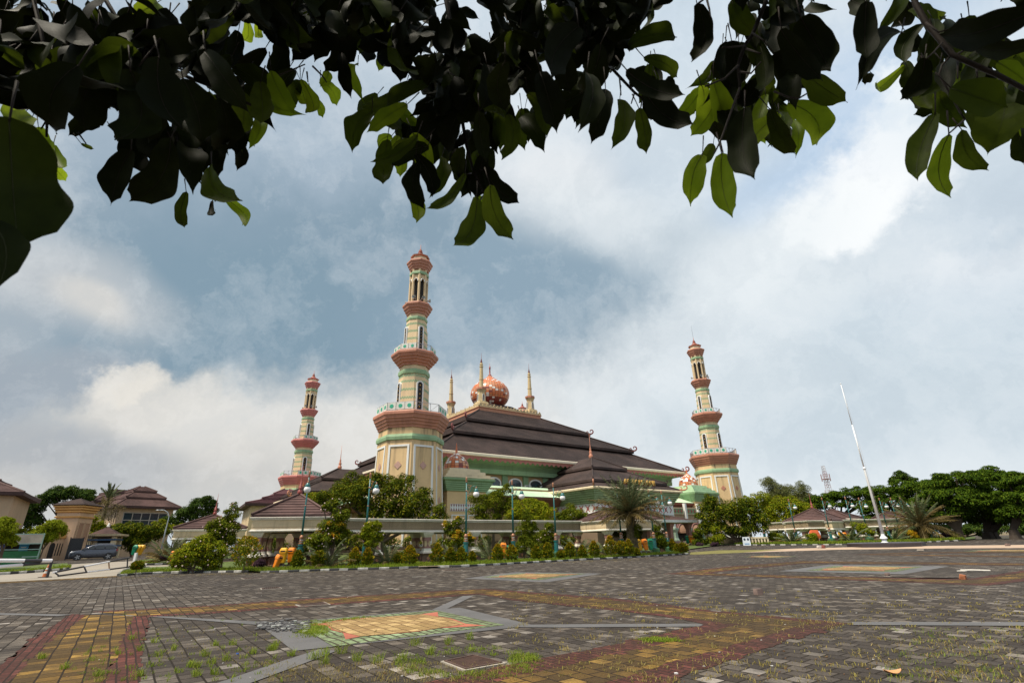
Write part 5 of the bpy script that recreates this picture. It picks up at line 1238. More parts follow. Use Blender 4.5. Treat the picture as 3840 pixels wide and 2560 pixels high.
# traffic cone
P = gnd(168, 2164); cone = empty('traffic_cone', P, 0, 'faded orange and white traffic cone at the barrier', 'traffic cone')
s = MB(); s.rect([(-.24, .24, -.24, .24, 0), (-.24, .24, -.24, .24, .035), (-.2, .2, -.2, .2, .05)]); s.build('base', M('cone_base', (.05, .03, .025), .8), cone)
s = MB(); zs = (.04, .24, .36, .44, .55, .74); r = lambda z: .165-.155*z/.78
for i in range(5): s.loft([(r(zs[i]), zs[i]), (r(zs[i+1]), zs[i+1])], 18, mi=i % 2, cap0=False, cap1=(i == 4))
s.build('body', [M('cone_orange', (.45, .12, .03), .6, .2, 5), M('cone_white', (.62, .60, .55), .6, .15, 5)], cone, True)
# boom barriers
bw, bb = M('barrier_white', (.72, .70, .72), .5, .1, 3), M('barrier_black', (.03, .025, .03), .5, .2, 3)
def bar(mb, a, b, r, cols, start=0):
    n = len(cols)
    for i, (t0, t1, m) in enumerate(cols): mb.tube([a.lerp(b, t0), a.lerp(b, t1)], r, 8, m)
pa, pb = gnd(200, 2163), gnd(487, 2142)
ba = empty('barrier_gate', pa, 0, 'lowered black and white two rail barrier gate on the drive', 'barrier', 'road barriers on the drive')
Dn = math.hypot(pb.x, pb.y); A1 = at_uvd(198, 2146, math.hypot(pa.x, pa.y))-pa; B1 = at_uvd(486, 2090, Dn)-pa; A2 = at_uvd(218, 2158, math.hypot(pa.x, pa.y))-pa; B2 = at_uvd(486, 2124, Dn)-pa
s = MB(); bar(s, A1, B1, .055, [(0, .04, 0), (.04, .36, 1), (.36, .70, 0), (.70, 1, 1)]); bar(s, A2, B2, .05, [(0, .36, 1), (.36, .68, 0), (.68, 1, 1)]); s.build('rail', [bw, bb], ba)
s = MB()
for t, m in ((.02, 1), (.365, 1), (.69, 0), (.97, 1)): s.tube([A1.lerp(B1, t), A2.lerp(B2, max(0, t-.01))], .045, 6, m)
s.build('strut', [M('barrier_rusty', (.40, .25, .15), .7, .3, 6), bb], ba)
s = MB(); pq = pb-pa+Vector((.12, .05, 0)); s.box(-.08, .08, -.08, .08, 0, .62, 1, Matrix.Translation(pq)); s.box(-.08, .08, -.08, .08, .62, 1.28, 0, Matrix.Translation(pq)); s.build('post', [bw, bb], ba)
pl, pm = gnd(-160, 2140), at_d(175, 44)
bl = empty('barrier_gate', pm, 0, 'horizontal white and black boom barrier reaching in from the left edge', 'barrier', 'road barriers on the drive')
Dm = math.hypot(pm.x, pm.y)
a1, b1 = at_uvd(-150, 2100, Dm*.985)-pm, at_uvd(195, 2101, Dm)-pm; a2, b2 = at_uvd(-150, 2136, Dm*.985)-pm, at_uvd(150, 2111, Dm)-pm
s = MB(); bar(s, a1, b1, .10, [(0, .68, 0), (.68, .88, 1), (.88, 1, 0)]); bar(s, a2, b2, .085, [(0, .77, 0), (.77, 1, 1)]); s.build('rail', [bw, bb], bl)
s = MB(); s.tube([a1.lerp(b1, .68), a2.lerp(b2, .77)], .06, 6); s.tube([b1, b1+Vector((0, 0, -1.0))], .07, 6); s.build('strut', bb, bl)
# sandwich board, slotted planter, notice panel, low wall by the far round tree
P = at_d(2797, 74, .02); bd = empty('sandwich_board', P, rad(-20), 'white folding notice board with blue print by the drive edge', 'notice board')
s = MB(); s.prism([Vector((x, 0, z)) for x, z in ((-.45, 0), (.45, 0), (.42, 1.0), (-.42, 1.0))], (0, .05, 0)); s.build('panel', M('board_white', (.70, .76, .80), .4, .05), bd)
s = MB()
for x0, x1, z0, z1 in ((-.3, .3, .20, .26), (-.25, .28, .12, .16)): s.box(x0, x1, -.008, .0, z0, z1, 0)
for cx_ in (-.2, .2): s.sphere((cx_, -.005, .72), .13, 10, 6, 1, (1, .1, 1.2))
s.build('print', [M('board_blue', (.06, .25, .5), .5), M('board_dark', (.04, .06, .09), .5)], bd)
s = MB(); s.prism([Vector((x, .35, z)) for x, z in ((-.45, 0), (.45, 0), (.42, 1.0), (-.42, 1.0))], (0, .05, 0)); s.tube([(-.42, .05, 1.0), (-.45, .38, 1.0)], .03, 5); s.tube([(.42, .05, 1.0), (.45, .38, 1.0)], .03, 5); s.build('rear_panel', M('board_back', (.05, .06, .10), .5), bd)
P = at_d(2846, 76, .1); s = MB()
for i in range(6): s.box(-.95+i*.36, -.95+i*.36+.2, -.25, .25, .08, .72)
s.box(-1, 1.02, -.28, .28, .68, .85); s.box(-1, 1.02, -.28, .28, 0, .12); s.box(-.95, .95, .05, .1, .1, .7, 1)
o = s.build('planter', [creamlt, dark]); o.location = P; o.rotation_euler = (0, 0, rad(-18)); tag(o, 'cream concrete planter with upright slots beside the far lamp post', 'planter')
P = at_d(2749, 84, .1); nb_ = empty('notice_panel', P, rad(-15), 'white framed notice panel under the dark round tree', 'notice panel')
s = MB(); s.box(-1.35, 1.35, -.06, .06, .75, 1.75); s.build('panel', M('panel_white', (.62, .62, .60), .5, .12, 3, .4), nb_)
s = MB(); s.box(-1.42, 1.42, -.08, .08, 1.75, 1.83); s.box(-1.42, 1.42, -.08, .08, .67, .75); s.box(-1.42, -1.35, -.08, .08, 0, 1.75); s.box(1.35, 1.42, -.08, .08, 0, 1.75); s.build('frame', cream, nb_)
s = MB(); s.box(-.3, .9, -.075, -.055, 1.0, 1.5); s.build('poster', M('poster_grey', (.20, .19, .19), .6, .4, 2), nb_)
s = MB(); a, b = at_d(2700, 80, .1), at_d(2830, 79, .1); d = (b-a).normalized(); n = Vector((-d.y, d.x, 0))
for i in range(26):
    p = a.lerp(b, (i+.5)/26); s.prism([p-d*.09, p+d*.09, p+d*.09+n*.12, p-d*.09+n*.12], (0, 0, .75))
s.prism([a, b, b+n*.16, a+n*.16], (0, 0, .15)); s.prism([a+Vector((0, 0, .72)), b+Vector((0, 0, .72)), b+n*.16+Vector((0, 0, .72)), a+n*.16+Vector((0, 0, .72))], (0, 0, .12))
tag(s.build('low_wall', M('lowwall', (.30, .24, .15), .8, .2, 2)), 'low slotted wall in the shade under the dark round tree', 'wall')
P = at_d(3056, 82, .1); s = MB(); s.rect([(-.55, .55, -.3, .3, .45), (-.6, .6, -.34, .34, .75), (-.55, .5, -.3, .3, 1.15), (-.35, .4, -.2, .2, 1.5)]); s.tube([(-.4, 0, .46), (-.4, 0, 0)], .06, 5); s.tube([(.4, 0, .46), (.4, 0, 0)], .06, 5)
o = s.build('vendor_cart', M('cart_orange', (.62, .12, .03), .5, .2, 3)); o.location = P; tag(o, 'bright orange covered cart standing inside the far pavilion', 'cart')
# radio mast far behind
D = 260.0; P = at_d(3150, D); zt = H+azel(3128, 1747)[1]*D
m = empty('radio_mast', P, 0, 'thin red and white lattice radio mast behind the trees', 'mast'); s = MB(); n = 16; wb = 2.2; wt = .9
zb = H+azel(3147, 1838)[1]*D-8
for i in range(n):
    z0 = zb+(zt-zb)*i/n; z1 = zb+(zt-zb)*(i+1)/n; a = wb+(wt-wb)*i/n; b = wb+(wt-wb)*(i+1)/n; mi = (i//2) % 2
    for x, y in ((-1, -1), (1, -1), (1, 1), (-1, 1)):
        s.tube([(x*a/2, y*a/2, z0), (x*b/2, y*b/2, z1)], .07, 4, mi)
    for (x, y), (x2, y2) in zip(((-1, -1), (1, -1), (1, 1), (-1, 1)), ((1, -1), (1, 1), (-1, 1), (-1, -1))):
        s.tube([(x*a/2, y*a/2, z0), (x2*b/2, y2*b/2, z1)], .045, 3, mi); s.tube([(x*b/2, y*b/2, z1), (x2*b/2, y2*b/2, z1)], .045, 3, mi)
s.tube([(-wb/2, -wb/2, 0), (-wb/2, -wb/2, zb)], .12, 4); s.tube([(wb/2, wb/2, 0), (wb/2, wb/2, zb)], .12, 4); s.tube([(-wb/2, wb/2, 0), (-wb/2, wb/2, zb)], .12, 4); s.tube([(wb/2, -wb/2, 0), (wb/2, -wb/2, zb)], .12, 4)
s.build('lattice', [M('mast_red', (.30, .16, .15), .6), M('mast_white', (.42, .40, .41), .6)], m)
s = MB(); zz = zb+(zt-zb)*.70; s.loft([(1.6, zz-.2), (1.6, zz)], 8)
for k in range(8): t = k*math.pi/4; s.tube([(1.7*math.cos(t), 1.7*math.sin(t), zz-1), (1.7*math.cos(t), 1.7*math.sin(t), zz+2.0)], .09, 4)
s.build('antenna_platform', M('mast_red', (.30, .09, .07)), m)
s = MB(); zz = zb+(zt-zb)*.33
for k in range(6): t = k*math.pi/3; s.tube([(1.7*math.cos(t), 1.7*math.sin(t), zz), (1.7*math.cos(t), 1.7*math.sin(t), zz+2.0)], .16, 5); s.tube([(0, 0, zz+1), (2.4*math.cos(t), 2.4*math.sin(t), zz+1)], .07, 3)
s.build('panel_antenna', M('mast_white', (.45, .43, .43)), m)
# ------------------------------------------------------------------ buildings and things at the left
peach = M('peach_plaster', (.56, .37, .235), .75, .12, .5, .3, (.2, .14, .1))
ochre = M('ochre_trim', (.62, .33, .10), .65, .1, .8, .15)
beige = M('beige_plaster', (.50, .36, .23), .75, .12, .5, .3, (.2, .15, .1))
eavebr = M('eave_brown', (.07, .035, .032), .7, .2)
def hall(label, c, rz, hx, hy, ez, tiers, wins, wallm, name='building'):
    """plain block under a stepped hip roof; wins = (x0,x1,z0,z1,nx,nz) on the local -y face"""
    root = empty(name, c, rz, label, 'building')
    s = MB(); s.box(-hx, hx, -hy, hy, -1, ez); s.build('wall', wallm, root)
    over = .9; ax, ay, z = hx+over, hy+over, ez
    s = MB(); s.rect([(-ax, ax, -ay, ay, ez-.1), (-ax-.05, ax+.05, -ay-.05, ay+.05, ez+.25)]); s.build('eave', eavebr, root)
    for (t, z1) in tiers:
        bx, by = max(.4, hx*t), max(.02, hy*t+(0))
        s = MB(); roofcourses(s, rectring(-ax, ax, -ay, ay, z+.26), rectring(-bx, bx, -by, by, z1), 8, .06); s.rings([rectring(-ax, ax, -ay, ay, z+.05), rectring(-ax, ax, -ay, ay, z+.27)], True, False)
        for p, q in zip(rectring(-ax, ax, -ay, ay, z+.32), rectring(-bx, bx, -by, by, z1+.05)): s.tube([p, q], .12, 5)
        s.build('roof_tier', tile_mr if name != 'building' else tile_br, root); ax, ay, z = bx+.35, by+.35, z1-.1
    for (x0, x1, z0, z1, nx, nz) in wins:
        f = MB(); cw_, ch = (x1-x0)/nx, (z1-z0)/nz
        for i in range(nx+1): f.box(x0+i*cw_-.06, x0+i*cw_+.06, -hy-.08, -hy+.02, z0, z1)
        for j in range(nz+1): f.box(x0-.06, x1+.06, -hy-.10, -hy+.02, z0+j*ch-.06, z0+j*ch+.06)
        fo = f.build('window', M('window_frame_grey', (.42, .38, .32), .6), root)
        g = MB(); g.box(x0, x1, -hy-.03, -hy+.01, z0, z1); g.build('pane', winglass, fo)
    return root
c = at_d(474, 118, .0); hall('beige office with tiered brown roof and wide window band, behind trees at left', c, rad(54), 4.3, 4.6, H+azel(600, 1920)[1]*113, ((.66, H+azel(555, 1884)[1]*115), (.36, H+azel(530, 1858)[1]*116), (.02, H+azel(498, 1836)[1]*117)), [(-3.3, 3.4, 4.6, 7.0, 5, 2)], beige)
c = at_d(392, 130, .0); hall('beige office wing with brown roof behind the first office roof, at left', c, rad(54), 4.5, 5, H+azel(380, 1900)[1]*126, ((.5, H+azel(420, 1864)[1]*128), (.2, H+azel(436, 1850)[1]*130)), [], beige)
c = at_d(-215, 92, 0); hall('beige building cut by the left picture edge under a dark brown roof', c, rad(35), 5.3, 5.6, H+azel(60, 1884)[1]*88, ((.55, H+azel(5, 1834)[1]*90), (.2, H+azel(-60, 1805)[1]*91)), [(1.2, 3.6, 4.6, 7.2, 2, 2), (1.2, 3.6, 1.4, 3.4, 2, 2)], beige)
c = at_d(1045, 96, .0); hall('maroon roofed hall rising behind the left pavilion, beside the pink minaret', c, rad(32), 5.6, 5.8, H+azel(905, 1917)[1]*93, ((.66, H+azel(960, 1893)[1]*94), (.34, H+azel(1000, 1874)[1]*95), (.03, H+azel(1042, 1850)[1]*96)), [(-4, 4, 1.5, 3.0, 4, 1)], cream, 'annex_hall')
# gate tower with roofed cap, recesses and side wall
D = 82; c = at_d(243, D, 0); gt = empty('gate_tower', c, rad(9), 'peach gate pillar with ochre cornice and little brown roof, black gate leaf at its foot', 'gate tower')
ez = H+azel(300, 1896)[1]*D-c.z
hx, hy = 1.18, 1.35
s = MB(); s.box(-hx, hx, -hy, hy, -.6, ez-1.2); s.build('shaft', peach, gt)
s = MB()
for y0, y1 in ((-1.05, -.1), (.1, 1.05)):
    fr_ = [Vector((hx, y, z)) for y, z in ((y0, 2.1), (y1, 2.1), (y1, ez-1.95), (y0, ez-1.95))]
    s.prism([p+Vector((.012, 0, 0)) for p in fr_], (.01, 0, 0), 0)
    for a, b in ((fr_[0], fr_[1]), (fr_[1], fr_[2]), (fr_[2], fr_[3]), (fr_[3], fr_[0])): s.tube([a+Vector((.02, 0, 0)), b+Vector((.02, 0, 0))], .075, 4, 1)
s.build('recess', [M('recess_peach', (.36, .21, .13), .8, .12), peach], gt)
s = MB(); s.box(-.5, -.47, -hy-.006, -hy, -.5, ez-1.25); s.build('joint', M('joint_grey', (.25, .19, .14)), gt)
s = MB(); pr = [(0, ez-1.35)]
s.rect([(-hx-.12, hx+.12, -hy-.12, hy+.12, ez-1.42), (-hx-.16, hx+.16, -hy-.16, hy+.16, ez-1.3), (-hx-.03, hx+.03, -hy-.03, hy+.03, ez-1.22)])
z = ez-.85
for i in range(3):
    o = .06+.11*i; s.rect([(-hx-o, hx+o, -hy-o, hy+o, z+.28*i), (-hx-o-.14, hx+o+.14, -hy-o-.14, hy+o+.14, z+.28*i+.08), (-hx-o-.15, hx+o+.15, -hy-o-.15, hy+o+.15, z+.28*i+.22), (-hx-o, hx+o, -hy-o, hy+o, z+.28*i+.27)])
s.build('cornice', ochre, gt)
s = MB(); s.box(-hx-.02, hx+.02, -hy-.02, hy+.02, ez-1.24, ez-.84); s.build('neck', peach, gt)
s = MB(); za = H+azel(270, 1868)[1]*D-c.z; roofcourses(s, rectring(-hx-.55, hx+.55, -hy-.55, hy+.55, ez+.02), rectring(-.05, .05, -.05, .05, za), 6, .05); s.rings([rectring(-hx-.5, hx+.5, -hy-.5, hy+.5, ez-.04), rectring(-hx-.55, hx+.55, -hy-.55, hy+.55, ez+.04)], True, False); s.build('roof', tile_dk, gt)
s = MB(); s.box(-.02, .02, 0, 1.15, .1, 2.3); 
for yy in (0, 1.15): s.box(-.05, .05, yy-.05, yy+.05, 0, 2.4)
for i in range(4): s.box(-.035, .035, .12+i*.28, .17+i*.28, .15, 2.25)
o = s.build('gate_leaf', black, None); o.location = at_d(249, 79, 0); o.rotation_euler = (0, 0, rad(-52)); tag(o, 'closed black sheet metal gate leaf between gate pillar and parked car', 'gate')
s = MB()
for i, zz in enumerate((.25, 1.3, 2.5)): s.box(-1.6, .0, -.04, .04, zz, zz+.09)
for i in range(9): s.box(-1.6+i*.19, -1.56+i*.19, -.03, .03, .1, 2.7)
o = s.build('gate_leaf', black); o.location = at_d(338, 84, 0); o.rotation_euler = (0, 0, rad(20)); tag(o, 'open barred black gate leaf just behind the parked car', 'gate')
# perimeter wall with arched niche next to the gate tower
A, B = at_d(146, 79.0, 0), at_d(226, 81.0, 0); L = (B-A).length; ang = math.atan2(B.y-A.y, B.x-A.x)
wl = empty('boundary_wall', A, ang, 'low peach wall with arched niche and three slots, left of the gate pillar', 'wall')
s = MB(); hgt = 2.3; s.box(0, L, -.2, .2, -.3, hgt); s.build('wall', peach, wl)
s = MB(); s.rect([(-.1, L+.1, -.3, .3, hgt), (-.16, L+.16, -.36, .36, hgt+.1), (-.16, L+.16, -.36, .36, hgt+.28), (-.1, L+.1, -.3, .3, hgt+.34)]); s.build('coping', ochre, wl)
s = MB(); frame_ring(s, arch_pts(.75, 1.6), .12, (L*.40, -.2, .25), (1, 0, 0), (0, -1, 0), .06, 0); s.prism([Vector((L*.40+x, -.215, .25+z)) for x, z in arch_pts(.75, 1.6)], (0, .02, 0), 1)
for k in range(3): s.prism([Vector((L*.64+k*.34+x, -.215, .5+z)) for x, z in arch_pts(.13, 1.3, 6)], (0, .02, 0), 1)
s.build('niche', [peach, dark], wl)
s = MB()
for k in range(7): s.loft([(.07, hgt+.34), (.05, hgt+.5), (.09, hgt+.62), (.05, hgt+.78), (.08, hgt+.86)], 8, 0, (L*.55+k*.28, 0))
s.box(L*.5, L+.05, -.12, .12, hgt+.86, hgt+.98); s.build('balustrade', ochre, wl)
# fence with brown shrubs behind
A, B = at_d(60, 76, 0), at_d(146, 78.8, 0); L = (B-A).length; fn = MB()
for i in range(26): fn.tube([A.lerp(B, i/25), A.lerp(B, i/25)+Vector((0, 0, .75))], .03, 4)
fn.tube([A+Vector((0, 0, .6)), B+Vector((0, 0, .6))], .03, 4); fn.tube([A+Vector((0, 0, .2)), B+Vector((0, 0, .2))], .03, 4); tag(fn.build('fence', M('fence_rust', (.25, .10, .04), .7, .2, 4)), 'low rusty picket fence before brown shrubs at far left', 'fence')
# guard post
D = 88; c = at_d(380, D, 0); gp_ = empty('guard_post', c, rad(24), 'small open guard post with pyramid roof and blue bands behind the parked car', 'guard post')
ez = H+azel(400, 2003)[1]*D-c.z; h2 = 1.28
for x in (-1, 1):
    for y in (-1, 1):
        s = MB(); s.rect([(x*h2-.3, x*h2+.3, y*h2-.3, y*h2+.3, -.3), (x*h2-.3, x*h2+.3, y*h2-.3, y*h2+.3, .3), (x*h2-.3, x*h2+.3, y*h2-.3, y*h2+.3, .4), (x*h2-.24, x*h2+.24, y*h2-.24, y*h2+.24, ez-.3)]); s.build('pillar', creamlt, gp_)
s = MB(); s.box(-h2-.2, h2+.2, h2-.1, h2+.1, 0, ez-.3); s.box(-h2-.1, -h2+.1, -h2, h2, 0, 1.0); s.box(-h2, h2, -h2-.05, h2, -.3, .12); s.build('wall', beige, gp_)
s = MB(); s.box(-h2+.3, h2-.3, h2-.3, h2-.12, .9, ez-.6); s.box(-h2-.25, h2+.25, -h2+.2, h2-.1, ez-.35, ez-.31); s.build('interior', M('post_dark', (.03, .035, .04)), gp_)
s = MB()
for z0, z1, e in ((ez-.75, ez-.55, .34), (ez-1.45, ez-1.25, .31)): s.rings([rectring(-h2-e, h2+e, -h2-e, h2+e, z0), rectring(-h2-e, h2+e, -h2-e, h2+e, z1)], False, False); s.rings([rectring(-h2+e-.1, h2-e+.1, -h2+e-.1, h2-e+.1, z0), rectring(-h2+e-.1, h2-e+.1, -h2+e-.1, h2-e+.1, z1)], False, False)
s.build('blue_band', M('post_blue', (.04, .10, .22), .5), gp_)
s = MB(); s.rect([(-h2-.45, h2+.45, -h2-.45, h2+.45, ez-.28), (-h2-.75, h2+.75, -h2-.75, h2+.75, ez-.2), (-h2-.8, h2+.8, -h2-.8, h2+.8, ez+.02)]); s.build('fascia', creamlt, gp_)
s = MB(); za = H+azel(418, 1975)[1]*D-c.z; roofcourses(s, rectring(-h2-.1, h2+.1, -h2-.1, h2+.1, ez+.03), rectring(-.05, .05, -.05, .05, za), 7, .05); s.build('roof', tile_br, gp_)
s = MB(); s.loft([(.1, za-.05), (.2, za+.12), (.1, za+.25), (.14, za+.34), (.02, za+.5)], 8); s.build('finial', white, gp_)
# curved street light
P = at_d(603, 80, .1); zt = H+azel(620, 1911)[1]*80-P.z; sl_ = empty('street_light', P, rad(25), 'thin grey curved arm street light behind the left bushes', 'street light')
s = MB(); s.tube([(0, 0, -.2), (0, 0, zt*.55), (.03, 0, zt*.7), (.05, 0, zt*.85), (-.2, 0, zt*.95), (-.65, 0, zt*1.0), (-1.1, 0, zt*1.0)], [.09, .075, .06, .05, .045, .04, .04], 8); s.build('pole', M('lightpole_grey', (.42, .47, .50), .45, .1, 2, metal=.3), sl_, True)
s = MB(); s.sphere((-1.25, 0, zt*.995), .2, 8, 6, None, (1.5, .7, .35)); s.build('lamp_head', steel, sl_, True)
# billboard on posts, green drink stall
P = at_d(72, 66, 0); bb_ = empty('billboard', P, rad(38), 'weathered blank pale billboard on thin green posts at far left', 'billboard')
zt = H+azel(110, 2003)[1]*66-P.z; zb_ = H+azel(95, 2036)[1]*66-P.z
s = MB(); s.box(-2.6, 1.25, -.04, .04, zb_, zt); s.build('panel', M('weathered_panel', (.50, .42, .35), .8, .25, 1.2, .5, (.30, .14, .07)), bb_)
s = MB()
for x0, x1, z0, z1 in ((-2.65, 1.3, zt, zt+.07), (-2.65, 1.3, zb_-.07, zb_), (-2.65, 1.3, zb_-.55, zb_-.48), (.2, 1.3, .7, .78)): s.box(x0, x1, -.06, .06, z0, z1)
for x in (-2.6, 1.28): s.tube([(x, 0, -.2), (x, 0, zt+.1)], .055, 6)
s.build('frame', M('frame_grey_green', (.30, .42, .38), .5), bb_)
P = at_d(30, 69.5, 0); kx = empty('drink_stall', P, rad(38), 'green drink stall with open counter and a blue crate, at the left edge', 'stall')
s = MB(); s.box(-2.4, 2.2, -.9, .9, 0, 1.15); s.build('counter', M('stall_green', (.04, .22, .08), .55, .2, 2), kx)
s = MB(); s.box(-2.6, 2.4, -1.3, 1.0, 2.5, 2.62); s.box(-2.5, 2.3, -1.33, -1.28, 2.1, 2.5); s.build('roof', M('stall_roof', (.10, .18, .10), .6, .2), kx)
s = MB()
for x in (-2.35, 2.15):
    for y in (-.85, .85): s.box(x-.05, x+.05, y-.05, y+.05, 1.1, 2.55)
s.build('post', M('stall_post', (.16, .25, .18), .5), kx)
s = MB(); s.box(-2.3, 2.1, .7, .8, 1.15, 2.5); s.build('back_panel', M('stall_dark', (.05, .035, .03)), kx)
def crate(x, z, col, label, dims):
    s = MB(); a, b, c_ = dims; s.rect([(-a*.92, a*.92, -b*.92, b*.92, 0), (-a, a, -b, b, c_*.85), (-a*1.06, a*1.06, -b*1.06, b*1.06, c_*.86), (-a*1.06, a*1.06, -b*1.06, b*1.06, c_)]); s.box(-a*.6, a*.6, -b-.02, -b+.02, c_*.45, c_*.6, 1)
    o = s.build('cool_box', [col, M('crate_pale', (.5, .5, .5))]); M4 = Matrix.Rotation(rad(38), 4, 'Z') @ Vector((x, -.3, z)); o.location = P+M4; o.rotation_euler = (0, 0, rad(38)); tag(o, label, 'cool box')
crate(-.9, 1.15, M('crate_blue', (.02, .05, .30), .5), 'dark blue cool box on the counter of the green stall', (.5, .35, .75)); crate(.95, 1.15, M('crate_teal', (.03, .22, .40), .5), 'light blue cool box at the right end of the green stall', (.32, .3, .6))
# parked car: lofted side profile
Dc = 77; P = at_d(350, Dc, 0); P.z += .0
car = empty('parked_car', P, rad(-141), 'grey people carrier parked side on before the guard post', 'car')
paint = M('car_paint', (.075, .082, .105), .25, .06, 2, bump=0, metal=.5); MATS['car_paint'].node_tree.nodes['Principled BSDF'].inputs['Coat Weight'].default_value = .6
s = MB()
def sec(x, pts): return [Vector((x, y, z)) for y, z in pts]
def cs(w, z0, zm, zt, k=.9): return [(-w*.88, z0), (-w, z0+.12), (-w*1.0, zm), (-w*.96, zt-.03), (-w*k, zt), (w*k, zt), (w*.96, zt-.03), (w, zm), (w, z0+.12), (w*.88, z0)]
prof = [(2.12, .70, .38, .55, .78), (2.05, .80, .25, .55, .86), (1.75, .84, .22, .62, .95), (1.2, .86, .22, .65, 1.03), (.75, .86, .22, .65, 1.07), (0, .86, .22, .68, 1.06), (-1.2, .86, .22, .70, 1.08), (-1.8, .85, .24, .72, 1.10), (-2.05, .82, .30, .72, 1.10), (-2.12, .76, .38, .72, 1.05)]
s.rings([sec(x, cs(w, z0, zm, zt)) for x, w, z0, zm, zt in prof]); body = s.build('body', paint, car, True)
mod = body.modifiers.new('bevel', 'BEVEL'); mod.width = .03; mod.segments = 2; mod.limit_method = 'ANGLE'
s = MB(); gh = [(1.12, .78, 1.04, 1.06), (.55, .74, 1.05, 1.38), (.25, .72, 1.05, 1.53), (-.3, .71, 1.05, 1.62), (-1.1, .70, 1.05, 1.62), (-1.65, .69, 1.06, 1.56), (-1.98, .68, 1.07, 1.30), (-2.08, .70, 1.07, 1.10)]
s.rings([[Vector((x, -w-.06, z0)), Vector((x, -w+.03*(zt-z0), zt-.05)), Vector((x, -w*.85, zt)), Vector((x, w*.85, zt)), Vector((x, w-.03*(zt-z0), zt-.05)), Vector((x, w+.06, z0))] for x, w, z0, zt in gh]); s.build('cabin', paint, car, True)
for sy in (-1, 1):
    for k, quad in enumerate((((.92, 1.09), (.18, 1.46), (.02, 1.46), (.02, 1.09)), ((-.06, 1.09), (-.06, 1.47), (-.86, 1.50), (-.86, 1.10)), ((-.94, 1.10), (-.94, 1.49), (-1.5, 1.47), (-1.88, 1.20), (-1.85, 1.11)))):
        s = MB(); s.prism([Vector((x, sy*(.845-.10*(z-1.08)/.45), z)) for x, z in quad], (0, -sy*.015, 0)); s.build('window', glass('car_glass', (.012, .014, .016), .05), car)
    s = MB(); s.box(.78, .95, sy*.86, sy*1.02, 1.0, 1.16); s.build('mirror', paint, car)
    s = MB(); s.prism([Vector((x, sy*.80, z)) for x, z in ((2.06, .70), (1.72, .80), (1.66, .90), (2.0, .84))], (0, sy*.055, 0)); s.build('headlight', M('headlight_glass', (.6, .6, .6), .15), car)
    s = MB(); s.prism([Vector((x, sy*.79, z)) for x, z in ((-1.98, .85), (-2.1, .85), (-2.1, 1.12), (-2.0, 1.12))], (0, sy*.06, 0)); s.build('tail_light', M('tail_red', (.35, .01, .008), .3), car)
    for xw in (1.32, -1.36):
        M4 = Matrix.Translation((xw, sy*.76, .32)) @ Matrix.Rotation(rad(90), 4, 'X')
        s = MB(); s.loft([(.33, -.10), (.335, 0), (.33, .10)], 20, 0, M4=M4); w = s.build('wheel', M('tyre_black', (.02, .02, .02), .8), car, True)
        s = MB(); M5 = Matrix.Translation((xw, sy*.865, .32)) @ Matrix.Rotation(rad(90), 4, 'X')
        s.loft([(.22, -.015), (.22, .015)], 18, 0, M4=M5, mi=1)
        for j in range(5):
            t = j*2*math.pi/5; d = Vector((math.cos(t), 0, math.sin(t))); n = Vector((-d.z, 0, d.x)); cc = Vector((xw, sy*.885, .32)); s.prism([cc+d*.03-n*.035, cc+d*.22-n*.05, cc+d*.22+n*.05, cc+d*.03+n*.035], (0, sy*.01, 0))
        s.build('rim', [M('alloy', (.42, .42, .44), .3, .05, 2, metal=.8, bump=0), black], w)
        s = MB(); s.loft([(.385, -.02), (.385, .02)], 20, 0, M4=Matrix.Translation((xw, sy*.855, .33)) @ Matrix.Rotation(rad(90), 4, 'X')); s.build('wheel_arch', black, car)
s = MB(); s.box(-1.75, .1, -.6, -.56, 1.64, 1.68); s.box(-1.75, .1, .56, .6, 1.64, 1.68); s.build('roof_rail', M('rail_silver', (.4, .4, .42), .4, metal=.6), car)
s = MB(); s.prism([Vector((1.10, -.62, 1.08)), Vector((1.10, .62, 1.08)), Vector((.30, .58, 1.52)), Vector((.30, -.58, 1.52))], (.03, 0, .03)); s.build('windscreen', glass('car_glass'), car)
